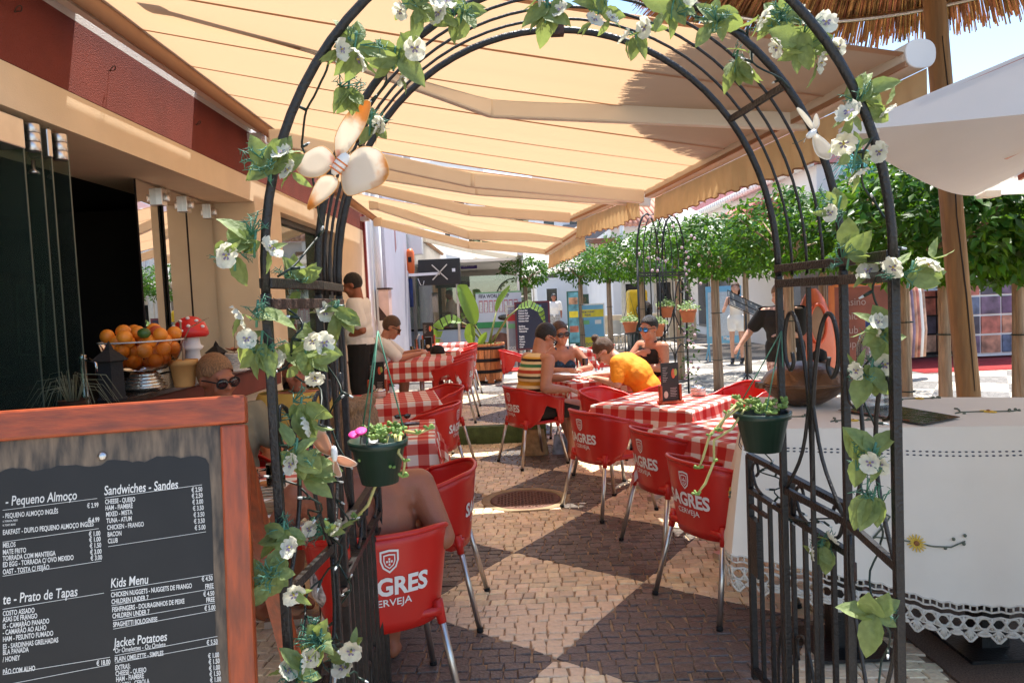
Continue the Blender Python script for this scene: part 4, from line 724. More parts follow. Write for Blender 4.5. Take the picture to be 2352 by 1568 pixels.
t = thing('kiosk', 'dark green glazed kiosk door panel standing behind the ficus', 'kiosk', at(1345, 800, 24.5)); a, b = at(1322, 790, 24.5), at(1352, 675, 24.5); part('frame', MB().box(a.x, b.x, 24.5, 24.56, 0, b.z), mat('kiosk_green', (.02, .06, .045), .4), t, False, True); part('pane', MB().box(a.x+.08, b.x-.08, 24.48, 24.497, .3, b.z-.1), M['green_pane'], t, False, True)
# red-brown board with orange frame behind the bottle
a, b = at(1918, 812, 9.0), at(2060, 655, 9.0); t = thing('sign_board', 'red brown chalk board in an orange wooden frame behind the water bottle', 'sign board', ((a.x+b.x)/2, 9, 0), 0, 'sign boards along the street'); part('panel', MB().box(a.x, b.x, 9, 9.03, a.z-.1, b.z), mat('brick_panel', (.24, .07, .045), .7, 0, .3, 3), t, False, True)
for p, q in (((a.x-.03, 9, 0), (a.x-.03, 9, b.z+.03)), ((b.x+.03, 9, 0), (b.x+.03, 9, b.z+.03)), ((a.x, 9, b.z+.03), (b.x, 9, b.z+.03))): part('rail', MB().bar(p, q, .05, .06, (0, 1, 0)), mat('orange_frame', (.6, .16, .03), .5), t, False, True)
mb = MB()
for i, tx in enumerate(('Casino', 'Chic', 'Club', 'Cup')): put_text(mb, tx, (a.x+.06, 8.995, b.z-.22-.17*i), (1, 0, 0), (0, 0, 1), .13, .9, off=.004)
tag(part('lettering', mb, mat('chalk', (.42, .3, .28), .9), t, False, True), kind='stuff')
# white plastic chairs and cafe furniture far away, yellow ball figure left as a plain kiosk box
def white_chair():
    t = thing('white_chair', '', 'chair'); part('seat', MB().box(-.22, .22, -.22, .22, .41, .45), M['wht'], t, False, bev=.01); part('backrest', MB().grid(lambda u, v: Vector((-.22+.44*u, -.2-.08*v-.05*math.sin(math.pi*u), .43+.42*v+.04*math.sin(math.pi*u))), 6, 4), M['wht'], t)
    for sx in (-1, 1):
        for sy in (-1, 1): part('leg', MB().tube([(sx*.2, sy*.2, .42), (sx*.24, sy*.24, 0)], .016, 6), M['alu'], t)
    return t
wc = white_chair(); wu = [False]
for i in range(6): p = at(1405+22*i, 800, 22+.3*(i % 2)); place(wc, wu, (p.x, p.y, 0), .3+.1*i, f'white plastic cafe chair behind the ficus trunks, {("first","second","third","fourth","fifth","sixth")[i]} from the left', 'white cafe chairs')
o = part('cafe_wall', MB().box(at(1390, 760, 25).x, at(1600, 760, 25).x, 25, 25.2, 0, at(1500, 720, 25).z), mat('cream_low_wall', (.6, .5, .36), .9), None, False); tag(o, 'low cream wall behind the white cafe chairs', 'wall')
t = thing('yellow_figure', 'yellow figure with black ball behind the far arch, simplified to a box', 'stall', at(1465, 800, 21.5)); p = at(1465, 700, 21.5); part('cover', MB().box(p.x-.25, p.x+.3, 21.5, 22.1, .9, 1.75), mat('yellow_cover', (.75, .5, .02), .6), t, False, True, .08); part('barrel', MB().ell((p.x+.15, 21.3, 1.15), (.24, 0, 0), (0, .24, 0), (0, 0, .28)), M['lens'], t, True, True); part('base', MB().box(p.x-.25, p.x+.3, 21.5, 22.1, 0, .9), M['green_pot'], t, False, True)  # stands for the yellow ball figure; the barrel is its black ball
# ================================================================== RED CHAIRS
def shell_xy(t, rr):
    """plan of the tub chair: t -1..1 runs from left arm front round the back to the right arm front; rr widens towards the rim"""
    a = abs(t); s = 1 if t > 0 else -1
    if a < .55: th = a/.55*math.pi/2; x = math.sin(th)**.85*.235; y = -.215*max(math.cos(th), 0)**.75-.0
    else: x = .235+.012*math.sin((a-.55)/.45*math.pi); y = (a-.55)/.45*.235
    return Vector((s*x*rr, y*rr if y < 0 else y, 0))
def ztop(t): a = abs(t); return .785-.115*sm((a-.2)/.7)-.015*sm((a-.9)/.1)
def zlow(t):
    a = abs(t)
    if a < .5: return .395+.05*sm((a-.35)/.15)
    if a < .62: return lerp(.445, ztop(t)-.105, sm((a-.5)/.12)**.8)
    if a < .8: return ztop(t)-.105
    return lerp(ztop(t)-.105, .42, sm((a-.8)/.1))
def shell(t, z, o=0.):
    k = (z-.42)/.36; p = shell_xy(t, 1.0+.2*k); q = shell_xy(t, 1.0+.2*k+o); return Vector((q.x, q.y, z))
TS = sorted(set(list(np.linspace(-1, 1, 41))+[s*x for s in (-1, 1) for x in np.linspace(.48, .64, 9)]+[s*x for s in (-1, 1) for x in np.linspace(.78, .92, 8)]))
def make_chair():
    t = thing('red_chair', '', 'chair'); nT = len(TS)-1
    mb = MB(); mb.grid(lambda u, v: shell(TS[int(round(u*nT))], lerp(zlow(TS[int(round(u*nT))]), ztop(TS[int(round(u*nT))]), v)), nT, 9)
    b = part('backrest', mb, M['red_plastic'], t); solid(b, .009)
    part('rim', MB().tube([shell(x, ztop(x)) for x in TS], .0115, 8), M['red_plastic'], b)
    mb = MB()
    for p in np.linspace(-1, 1, 3): pass
    put = lambda a, z: shell(math.asin(max(-1, min(1, (abs(a)/.27)**(1/.85))))/(math.pi/2)*.55*(1 if a >= 0 else -1), z, .04)
    vs, fs = text_mesh('SAGRES', .098, .92, 0, 'CENTER', .0035); mb.add([put(a, .555+b_) for a, b_ in vs], fs)
    tag(part('lettering', mb, M['white_print'], b, False), kind='stuff')
    mb = MB(); vs, fs = text_mesh('CERVEJA', .04, 1.15, 0, 'CENTER', .0004); mb.add([put(a, .51+b_) for a, b_ in vs], fs); tag(part('lettering', mb, M['white_print'], b, False), kind='stuff')
    # crest: outlined shield with inner shield of five dots
    def shield(s): return [(-.8*s, s), (0, 1.12*s), (.8*s, s), (.82*s, .1*s), (.6*s, -.6*s), (0, -1.1*s), (-.6*s, -.6*s), (-.82*s, .1*s)]
    def ring(mb, a, b_, cz): A, B = shield(a), shield(b_); n = len(A); mb.add([put(x, cz+y) for x, y in A]+[put(x, cz+y) for x, y in B], [(i, (i+1) % n, n+(i+1) % n, n+i) for i in range(n)])
    mb = MB(); ring(mb, .043, .035, .69); ring(mb, .027, .022, .69)
    for x, y in ((0, .01), (-.009, 0), (.009, 0), (0, -.012), (0, 0)): mb.add([put(x+i*.0032, .69+y+j*.0042) for i, j in ((-1, -1), (1, -1), (1, 1), (-1, 1))], [(0, 1, 2, 3)])
    tag(part('crest', mb, M['white_print'], b, False), kind='stuff')
    s = part('seat', MB().grid(lambda u, v: Vector(((-.225+.45*u)*(1-.08*(1-v)), -.2+.43*v, .452-.018*math.sin(math.pi*u)*math.sin(math.pi*min(1, v*1.1))-.025*sm((v-.85)/.15))), 14, 14), M['red_plastic'], t); solid(s, .03, -1)
    for sx in (-1, 1):
        for sy in (-1, 1):
            l = part('leg', MB().tube([(sx*.2, sy*.175, .45), (sx*.262, sy*.25-(.02 if sy < 0 else 0), .012)], .0145, 12), M['alu'], t); part('foot', MB().tube([(sx*.262, sy*.25-(.02 if sy < 0 else 0), .02), (sx*.2634, sy*.2515-(.02 if sy < 0 else 0), 0)], .017, 12), M['cloth_black'], l)
            part('socket', MB().tube([(sx*.196, sy*.17, .475), (sx*.21, sy*.187, .385)], [.024, .018], 10), M['red_plastic'], t)
    return t
chair0 = make_chair(); cu = [False]
def chair(x, y, face, label, z=0.):             # face: direction it looks, degrees from +X
    return place(chair0, cu, (x, y, z), math.radians(face-90), label, 'red cafe chairs', .965)
CH = {}
CH['shirtless'] = chair(-.57, 2.9, 110, 'red tub chair under the shirtless man with white beer lettering on its back')
CH['B'] = chair(-.47, 3.78, 178, 'empty red tub chair beyond the shirtless man, turned to the left table')
CH['olive'] = chair(-1.62, 4.15, -40, 'red tub chair under the man in olive shirt behind the menu board')
CH['yellow'] = chair(-1.42, 4.85, -75, 'red tub chair under the person in yellow by the counter wall')
CH['R1'] = chair(1.05, 3.76, 25, 'nearest red chair on the right, tucked beside the white lace table')
CH['R2'] = chair(.99, 4.62, 20, 'middle red chair of the right row, behind the nearest one')
CH['R3'] = chair(.68, 5.52, 30, 'red chair in front of the gingham table with menu stand and sugar bowl')
CH['R4'] = chair(.86, 6.65, -35, 'empty red chair between the orange shirt and the gingham menu table')
CH['R5'] = chair(1.72, 5.35, 130, 'red chair at the sunny right side of the menu stand table')
CH['R6'] = chair(2.05, 6.6, 200, 'red chair behind the hanging green pot on the right')
CH['S'] = chair(.16, 7.22, 27, 'red tub chair under the man in striped vest')
CH['P3'] = chair(1.36, 7.3, 165, 'red tub chair under the woman in orange')
CH['P4'] = chair(1.62, 8.62, 205, 'red tub chair under the man in black vest')
CH['P2'] = chair(.55, 8.72, -70, 'red tub chair under the woman with sunglasses')
CH['L1'] = chair(-.72, 6.2, 168, 'red tub chair with its back to the aisle at the left gingham table')
CH['L2'] = chair(-.78, 7.45, -150, 'red chair at the far side of the left table with the menu stand')
CH['L3'] = chair(-.72, 8.85, 178, 'red chair on the raised pavement facing the man in white', KZ)
CH['L4'] = chair(-1.74, 8.95, 8, 'red chair under the seated man in white shirt', KZ)
CH['L5'] = chair(-.75, 10.2, 185, 'red chair at the second table on the raised pavement', KZ)
CH['L6'] = chair(-.8, 11.6, 190, 'farthest red chair on the raised pavement before the palm tub', KZ)
CH['F1'] = chair(.02, 12.6, 0, 'red chair beside the wooden tub behind the man in striped vest', 0.)
CH['F2'] = chair(1.5, 12.9, 120, 'red chair in the sun behind the woman with sunglasses', 0.)
# ================================================================== TABLES WITH GINGHAM CLOTHS
def table(label, clabel, c, h, rot, z=0., over=.24, hx=None, seed=1):
    c = Vector(c); hx = hx or h; zt = z+.745; t = thing('cafe_table', label, 'table', (c.x, c.y, z), rot, 'cafe tables')
    part('tabletop', MB().box(-hx, hx, -h, h, .715, .742), M['wht'], t, False); part('column', MB().tube([(0, 0, .03), (0, 0, .715)], .03, 12), M['alu'], t)
    for a in (0, math.pi/2): part('foot', MB().bar((-.3*math.cos(a), -.3*math.sin(a), .02), (.3*math.cos(a), .3*math.sin(a), .02), .05, .035), M['alu'], t, False)
    cl = thing('tablecloth', clabel, 'tablecloth', (c.x, c.y, zt), rot, 'gingham tablecloths'); n = 44; mb = MB(); mb.uv = []; LX, LY = hx+over, h+over; rn = random.Random(seed); ph = [rn.uniform(0, 6) for _ in range(4)]
    for j in range(n+1):
        for i in range(n+1):
            u = (i/n*2-1)*LX; v = (j/n*2-1)*LY; sx = 1 if u > 0 else -1; sy = 1 if v > 0 else -1; dx = max(abs(u)-hx, 0); dy = max(abs(v)-h, 0); mb.uv.append((u+9, v+9))
            if dx == 0 and dy == 0: p = (u, v, .004)
            else:
                drop = math.hypot(dx, dy) if min(dx, dy) > 0 else max(dx, dy); m_ = min(dx, dy); e = .006+.02*sm(drop/.2)
                x = sx*(min(abs(u), hx)+(e if dx > 0 else 0)); y = sy*(min(abs(v), h)+(e if dy > 0 else 0))
                w_ = .014*sm(drop/.15)
                if dx > 0 and dy == 0: x += sx*w_*math.sin(v*17+ph[0 if sx > 0 else 1])
                if dy > 0 and dx == 0: y += sy*w_*math.sin(u*17+ph[2 if sy > 0 else 3])
                if m_ > 0: k_ = m_*.55; sgn = 1 if dx > dy else -1; x += sx*(k_*(.75 if dx > dy else .25)); y += sy*(k_*(.25 if dx > dy else .75))
                p = (x, y, .004-drop*.97+(.003 if drop < .02 else 0))
            mb.v.append(p)
    mb.f = [(j*(n+1)+i, j*(n+1)+i+1, (j+1)*(n+1)+i+1, (j+1)*(n+1)+i) for j in range(n) for i in range(n)]; mb.m = [0]*len(mb.f)
    o = part('cloth', mb, M['ging'], cl); return t
TR1 = (1.20, 5.9); table('square cafe table with menu stand and sugar bowl on the right', 'red gingham cloth half in sun under the menu stand and sugar bowl', TR1, .42, math.radians(52), seed=1, over=.25)
TR2 = (1.42, 4.5); table('cafe table between the right chairs and the lace table', 'red gingham cloth mostly hidden behind the nearest right chairs', TR2, .42, math.radians(30), seed=2, over=.3)
TS1 = (.85, 7.95); table('cafe table shared by four people', 'red gingham cloth on the table of the four people', TS1, .44, math.radians(18), seed=3)
TL1 = (-1.12, 6.85); table('left cafe table with menu stand behind the arch posts', 'red gingham cloth under the left menu stand', TL1, .40, math.radians(10), seed=4, over=.27)
TL0 = (-.98, 5.0); table('left cafe table behind the shirtless man', 'red gingham cloth with a phone and sunglasses on its corner', TL0, .42, math.radians(6), seed=5, over=.3)
TN = (-1.02, 3.72); table('left table laid with plates and beer behind the menu board', 'pale paper covered cloth under plates and beer mug', TN, .38, math.radians(8), seed=6)
TL2 = (-1.12, 9.0); table('table on the raised pavement of the man in white', 'red gingham cloth with drinks and a black cap', TL2, .38, math.radians(4), KZ, seed=7)
TL3 = (-1.1, 10.6); table('middle table on the raised pavement', 'red gingham cloth of the middle table on the raised pavement', TL3, .36, 0, KZ, seed=8)
TL4 = (-1.1, 12.1); table('farthest table on the raised pavement', 'sunlit red gingham cloth of the farthest left table', TL4, .36, .05, KZ, seed=9)
TF = (.85, 12.3); table('sunlit table behind the woman with sunglasses', 'sunlit red and white cloth behind the woman with sunglasses', TF, .4, .1, 0, seed=10)
ZT = .752
# menu stands
def menu_stand():
    t = thing('menu_stand', '', 'menu stand'); part('base', MB().box(-.1, .1, -.05, .05, 0, .022), M['wood_h'], t, False, bev=.005)
    for s in (-1, 1): part('upright', MB().box(s*.088-.01, s*.088+.01, -.02, .02, .022, .15), M['wood'], t, False, bev=.003)
    cd = part('card', MB().box(-.078, .078, -.004, .004, .022, .33), mat('black_card', (.012, .012, .012), .4), t, False)
    mb = MB()
    for k in range(9): mb.box(-.065, -.065+.045-.008*(k % 3), -.0055, -.0045, .29-k*.014, .294-k*.014)
    for k in range(6): mb.box(.0, .06-.01*(k % 2), -.0055, -.0045, .12-k*.013, .124-k*.013)
    tag(part('lettering', mb, mat('grey_print', (.35, .33, .3), .6), cd, False), kind='stuff')
    part('drink_print', MB().ell((.03, -.005, .24), (.018, 0, 0), (0, .002, 0), (0, 0, .04), 12, 8), mat('red_drink', (.6, .12, .05), .5), cd); part('drink_print', MB().ell((.05, -.006, .25), (.014, 0, 0), (0, .002, 0), (0, 0, .03), 12, 8), mat('lime_drink', (.35, .45, .1), .5), cd); part('coffee_print', MB().ell((-.04, -.005, .07), (.02, 0, 0), (0, .002, 0), (0, 0, .03), 12, 8), mat('cream_drink', (.6, .45, .35), .5), cd)
    return t
ms = menu_stand(); mu = [False]
p = gz(1540, 925, ZT); place(ms, mu, (p.x, p.y, ZT), math.radians(16), 'black drinks menu in a wooden stand on the sunny right table', 'menu stands', .95)
p = gz(868, 905, ZT); place(ms, mu, (p.x, p.y, ZT), math.radians(-4), 'black drinks menu in a wooden stand on the left table behind the posts', 'menu stands', .95)
place(ms, mu, (at(985, 790, 11.9).x, 11.9, ZT+KZ), 0, 'small black menu in an orange stand on the farthest left table', 'menu stands', 1.1)
def sugar(p, label):
    t = thing('sugar_bowl', label, 'sugar bowl', p, 0, 'sugar bowls'); part('jar', MB().lathe([(.045, 0), (.06, .01), (.062, .045), (.055, .055)], n=20), mat('pale_glass', (.55, .42, .36), .15, 0, .2, 20, spec=.8), t); part('rim', MB().lathe([(.057, .05), (.06, .056), (.06, .068), (.05, .075), (.02, .075)], n=20), M['steel'], t)
    for k in range(4): part('packet', MB().obox((-.02+.013*k, 0, .045), (.004, .001, 0), (0, .035, 0), (0, 0, .035)), [M['wht'], pms[5], M['wht'], M['cream']][k], t, False)
p = gz(1604, 908, ZT); sugar(p, 'glass and chrome sugar bowl at the right of the sunny menu table'); p = gz(872, 912, ZT); sugar(p, 'small sugar bowl in front of the left menu stand')
# --- drinks and papers of the four
def can(p, label, col, tx, tm):
    t = thing('drink_can', label, 'can', p, 0, 'drink cans'); part('body', MB().lathe([(.026, 0), (.032, .008), (.033, .012), (.033, .103), (.027, .113)], n=20), mat('can_'+tx, col, .3, .3), t); part('lid', MB().lathe([(.027, .113), (.028, .116), (.024, .114), (0, .114)], n=20), M['steel'], t)
    mb = MB(); vs, fs = text_mesh(tx, .038, .7, .15, 'CENTER', .001); mb.add([(.0336*math.sin(a/.0336*1.), -.0336*math.cos(a/.0336), .05+b) for a, b in [(v[1], -v[0]*.6) if tx[0] == 'C' else v for v in vs]], fs); tag(part('lettering', mb, tm, t, False), kind='stuff')
tz = ZT
def gt(x, y): p = gz(x, y, tz); return p
can(gt(1297, 848), 'orange soda can on the table of the four people', (.8, .22, .02), 'Fanta', nav); can(gt(1355, 850), 'red cola can in front of the woman in orange', (.6, .012, .012), 'Coca-Cola', M['white_print'])
def glass(p, label, liquid, lh, h=.14, r=.035, straw=True):
    t = thing('drinking_glass', label, 'glass', p, 0, 'drinking glasses'); part('glass', MB().lathe([(r*.8, 0), (r, h), (r*.96, h), (r*.78, .008), (0, .008)], n=18, cap=False), M['glass'], t)
    if liquid: part('drink', MB().lathe([(r*.75, .009), (lerp(r*.76, r*.95, lh/h), lh), (0, lh)], n=18), liquid, t)
    if straw: part('straw', MB().tube([(0, 0, .02), (.01, 0, h*1.1), (.02, 0, h*1.25), (.05, .0, h*1.4)], .0035, 6), M['wht'], t)
oj = mat('orange_juice', (.85, .45, .02), .2, spec=.6); cola = mat('cola', (.03, .008, .004), .1, spec=.7); beer = mat('beer', (.6, .22, .02), .12, spec=.7, trans=.4)
glass(gt(1329, 845), 'glass of orange juice with a straw on the table of the four', oj, .075, .16); glass(gt(1345, 853), 'glass of cola beside the red can', cola, .09, .15, straw=False); glass(gt(1392, 838), 'empty glass before the man in black vest', cola, .02, .12, straw=False)
for (x, y, a, lb) in ((1300, 862, .1, 'open white paper menu before the man in striped vest'), (1365, 862, .3, 'crumpled white paper under the gaze of the woman in orange')):
    p = gt(x, y); o = part('paper_menu', MB().grid(lambda u, v: Vector(((u-.5)*.3, (v-.5)*.2, .006+.018*abs(math.sin(u*3.1+.3))*(.6+.4*v)+.006*math.sin(v*9))), 14, 8), M['wht']); o.location = p; o.rotation_euler = (0, 0, a); tag(o, lb, 'menu', 'paper menus'); solid(o, .002)
t = thing('cardboard_menu', 'flat grey menu leaflet lying near the table edge', 'menu', gt(1262, 858), .2); part('sheet', MB().box(-.1, .1, -.07, .07, 0, .006), mat('leaflet', (.4, .4, .36), .6, 0, .3, 12), t, False)
# --- things at the man in white
tz = ZT+KZ
for (x, y, lb, lq, lh, h) in ((972, 812, 'tall beer glass on the raised terrace table', beer, .13, .19), (948, 814, 'short whisky coloured glass by the man in white', beer, .05, .11), (958, 806, 'slim glass with a straw near the black box', beer, .09, .17)): glass(gt(x, y), lb, lq, lh, h, .034, straw=x == 958)
t = thing('napkin_box', 'black napkin and bottle caddy on the raised terrace table', 'caddy', gt(985, 806)); part('box', MB().box(-.05, .05, -.05, .05, 0, .2), M['cloth_black'], t, False, bev=.006); part('badge', MB().lathe([(.025, 0), (.025, .003), (0, .003)], (.0, -.051, .07), 16, M=Matrix.Rotation(math.pi/2, 3, 'X')), M['cream'], t)
t = thing('black_cap', 'black baseball cap lying on the raised terrace table', 'cap', gt(1005, 812), .4); part('crown', MB().lathe([(.095, 0), (.1, .03), (.085, .08), (.05, .11), (0, .12)], n=20), M['cloth_black'], t); part('brim', MB().ell((.12, 0, .01), (.075, 0, -.01), (0, .08, 0), (0, 0, .006), 16, 6), M['cloth_black'], t)
def plate(p, label, r=.12, food=None):
    t = thing('plate', label, 'plate', p, 0, 'plates'); part('dish', MB().lathe([(r*.55, 0), (r*.6, .004), (r, .018), (r*.98, .02), (r*.6, .008), (0, .008)], n=28), M['wht'], t)
    for i, (x, y, s, m_) in enumerate(food or []): part('food', MB().ell((x, y, .012+s*.4), (s, s*.2, 0), (-s*.2, s*.8, 0), (0, .1*s, s*.5), 10, 7), m_, t)
bread = mat('fried_food', (.5, .2, .06), .6, 0, .4, 30, .3, 60); sauce = mat('orange_sauce', (.7, .2, .04), .4)
plate(gt(930, 822), 'white plate of food before the man in white', .13, [(0, 0, .04, bread), (.05, .03, .03, sauce)])
# --- near left table
tz = ZT
plate(gt(645, 1208), 'white plate with a browned dumpling at the front of the left table', .13, [(-.05, -.03, .035, bread)])
plate(gt(605, 1125), 'white plate with orange sauce behind the beer mug', .14, [(-.06, -.02, .035, sauce), (0, .02, .03, bread), (.06, 0, .03, sauce)])
t = thing('bread_basket', 'pale woven bread basket on the left table behind the menu board', 'basket', gt(630, 1172)); mb = MB()
for k in range(6): r = .085+.012*k; mb.tube([((r*1.25+.003*(-1)**(i+k))*math.cos(a), (r*.8+.003*(-1)**(i+k))*math.sin(a), .012+.011*k) for i, a in enumerate(np.linspace(0, 6.283, 37)[:-1])], .0065, 6, closed=True)
part('weave', mb, mat('pale_wicker', (.45, .36, .24), .8), t); part('base', MB().lathe([(.09, .006), (0, .007)], n=20), mat('wicker_base', (.4, .32, .2), .8), t); part('napkin', MB().obox((0, 0, .03), (.07, .02, 0), (-.02, .05, 0), (0, 0, .012)), M['wht'], t, False, bev=.006); 
for k in range(3): part('cutlery', MB().bar((-.02+.012*k, -.06, .055), (.06+.012*k, .05, .06), .006, .003), M['steel'], t, False)
t = thing('beer_mug', 'glass beer mug with handle, half full, behind the near arch post', 'beer mug', gt(636, 1132)); part('glass', MB().lathe([(.042, 0), (.043, .14), (.039, .14), (.037, .012), (0, .012)], n=20, cap=False), M['glass'], t); part('beer', MB().lathe([(.036, .013), (.038, .085), (0, .085)], n=20), beer, t); part('foam', MB().lathe([(.038, .085), (.038, .1), (0, .102)], n=20), M['wht'], t); part('handle', MB().tube([(-.04, 0, .115), (-.08, 0, .112), (-.085, 0, .07), (-.08, 0, .03), (-.04, 0, .025)], .008, 8), M['glass'], t)
glass(gt(700, 1110), 'small beer glass behind the trailing leaves', beer, .07, .12, straw=False)
p = gt(940, 974); t = thing('phone', 'dark phone lying on the left gingham corner', 'phone', p, .1); part('body', MB().box(-.075, .075, -.04, .04, 0, .01), M['lens'], t, False, bev=.004); part('screen', MB().box(-.065, .065, -.034, .034, .0105, .0115), mat('screen_glass', (.02, .015, .01), .08, spec=.9), t, False)
t = thing('folded_sunglasses', 'dark sunglasses lying on the left gingham corner behind the phone', 'sunglasses', gt(925, 962), .3)
for s in (-1, 1): part('lens', MB().ell((s*.035, 0, .02), (.026, 0, 0), (0, .005, 0), (0, 0, .019), 12, 8), M['lens'], t); part('temple', MB().tube([(s*.062, 0, .028), (s*.05, .08, .02), (s*-.02, .085, .012)], .0035, 6), M['cloth_black'], t)
# ================================================================== WHITE LACE TABLE at right
lt = thing('bar_table', 'tall pedestal table under the white embroidered cloth at right', 'table', (1.6, 3.4, 0)); LC = [Vector(c) for c in ((.985, 3.15, 1.0), (2.5, 2.87, 1.0), (2.66, 3.62, 1.0), (1.32, 4.1, 1.0))]
part('tabletop', MB().prism([c-Vector((0, 0, .03)) for c in LC], (0, 0, .026)), M['dark'], lt, False, True)
for x, y in ((1.42, 3.22), (2.02, 3.16)): part('pedestal', MB().box(x-.06, x+.06, y-.06, y+.06, .015, .97), M['black'], lt, False, True, .004); part('foot_plate', MB().box(x-.17, x+.17, y-.17, y+.17, .006, .02), M['black'], lt, False, True)
cl = thing('lace_tablecloth', 'white embroidered tablecloth with crocheted lace hem over the tall table', 'tablecloth', (1.6, 3.4, 1.0))
part('top_cloth', MB().poly([c+Vector((0, 0, .004)) for c in LC]), M['white_cloth'], cl, False, True)
def drop(u):     # hem height along the perimeter
    return .62
cen = sum(LC, Vector())/4
COFF = [Vector((-.09, -.05, 0)), Vector((.05, -.05, 0)), Vector((.04, .05, 0)), Vector((-.09, .03, 0))]; CHANG = [.53, .69, .6, .57]
def side(i):
    a, b = LC[i], LC[(i+1) % 4]; d = (b-a); L_ = d.length; d = d/L_; n = d.cross(Vector((0, 0, 1))); n = n if n.dot((a+b)/2-cen) > 0 else -n; oa, ob = COFF[i], COFF[(i+1) % 4]; ha, hb = CHANG[i], CHANG[(i+1) % 4]
    def S(u, v):
        w_ = u if i != 0 else sm(u/.55); p = lerp(a, b, u)+Vector((0, 0, .004))+lerp(oa, ob, u)*(v**.8); e = math.sin(math.pi*u)
        p += n*(.02*sm(v*4)*min(1, e*3)+v*e*(.03+.02*math.sin(u*L_*8+i*2)+.01*math.sin(u*L_*19+1))); p.z -= v*(lerp(ha, hb, w_)+.012*math.sin(u*L_*8+i*2+1)*e); return p
    return S, L_
M['lace'] = mat('crochet_lace', (.76, .7, .6), .9, 0, .1, 60, .3, 200, trans=.15)
hangs = [0]*4
def lace_band(S, L_, parent, hang):
    """a real openwork band: loops and bars below the hem"""
    mb = MB(); n = int(L_/.045); H = .15
    P = lambda s, dz: S(min(max(s, 0), 1), 1)+Vector((0, 0, -dz))
    for k in range(n*2): s0 = k/(n*2); mb.tube([P(s0, 0), P(s0, .025)], .004, 4)                       # little ladder
    for dz in (.0, .025, .05, .1): mb.tube([P(i/(n*3), dz+(.004*math.sin(i*1.7))) for i in range(n*3+1)], .0045, 4)
    for k in range(n):                                                                                  # eyelets and fans
        s0, s1 = k/n, (k+1)/n; m_ = (s0+s1)/2
        mb.tube([P(s0, .075), P(lerp(s0, m_, .5), .055), P(m_, .052), P(lerp(m_, s1, .5), .055), P(s1, .075), P(lerp(m_, s1, .5), .095), P(m_, .098), P(lerp(s0, m_, .5), .095)], .0055, 4, closed=True)
        mb.tube([P(s0, .05), P(s0, .1)], .006, 4)
        tip = .155 if k % 2 == 0 else .125
        for f_ in (-.5, -.3, -.1, .1, .3, .5): mb.tube([P(m_, .1), P(m_+f_/n, lerp(tip, .118, abs(f_)*1.6))], .0048, 4)
        mb.tube([P(m_+f_/n, lerp(tip, .118, abs(f_)*1.6)) for f_ in (-.5, -.3, -.1, .1, .3, .5)], .006, 4)
    part('lace', mb, M['lace'], parent, True, True)
sides = []
for i in range(4):
    S, L_ = side(i); sides.append((S, L_)); s_ = part('side_drop', MB().grid(S, 60, 16), M['white_cloth'], cl, True, True); lace_band(S, L_, s_, hangs[i])
    mb = MB(); n = int(L_/.024)                                                                      # drawn-thread row of holes
    if i in (0, 3):
        for k in range(n):
            for dv in (0, .022): q = S((k+.5)/n, .14+dv); nn = (S((k+.5)/n+.002, .14)-S((k+.5)/n-.002, .14)).cross(Vector((0, 0, 1))).normalized(); mb.ell(q+nn*.002, nn*.0015, Vector((0, 0, .0035)), nn.cross(Vector((0, 0, 1)))*.0065, 6, 4)
        tag(part('drawn_thread', mb, mat('thread_hole', (.05, .055, .08), .9), s_, True, True), kind='stuff')
# embroidered sprig on the front drop and sprays on the top
S0 = sides[0][0]; emb_g = mat('embroidery_green', (.12, .14, .1), .8); emb_y = mat('embroidery_yellow', (.8, .55, .08), .8); emb_o = mat('embroidery_brown', (.3, .12, .04), .8)
def sprig(fn, s=1.):
    mb = MB(); mb.tube([fn(*q) for q in ((-.19*s, -.04*s), (-.14*s, -.01*s), (-.06*s, 0), (0, .0), (.06*s, 0), (.12*s, .005*s), (.17*s, .03*s))], .003, 5); mb.tube([fn(*q) for q in ((-.15*s, -.015*s), (-.12*s, .03*s), (-.1*s, .065*s), (-.09*s, .085*s), (-.105*s, .09*s))], .004, 5)
    for q in ((.1, .0), (.13, .035), (.17, .05), (.165, .02), (-.15, -.045)): mb.sph(fn(q[0]*s, q[1]*s), .007, 8, 6)
    part('embroidery', mb, emb_g, cl, True, True); mb = MB()
    for k in range(16): a = k*math.pi/8; mb.tube([fn(.01*s*math.cos(a), .01*s*math.sin(a)), fn(.034*s*math.cos(a), .034*s*math.sin(a))], [.004, .002], 5)
    part('embroidery', mb, emb_y, cl, True, True); part('embroidery', MB().sph(fn(0, 0), .011*s, 8, 6), emb_o, cl, True, True)
nrm = Vector((-.18, -.98, 0)).normalized()
sprig(lambda x, y: S0((.66+x)/1.54, (.44-y)/.64)+nrm*.006)
S3 = sides[3][0]; sprig(lambda x, y: S3((.75+x)/1.07, (.42-y)/.66)+Vector((-.95, -.3, 0))*.004, .8)
for (px_, py_, s) in ((1800, 957, .9), (2270, 945, .9), (2110, 915, .7), (1960, 965, .6)):
    p0 = gz(px_, py_, 1.006); sprig(lambda x, y: p0+Vector((x*.9, y*1.2-.2*x, .001)), s)
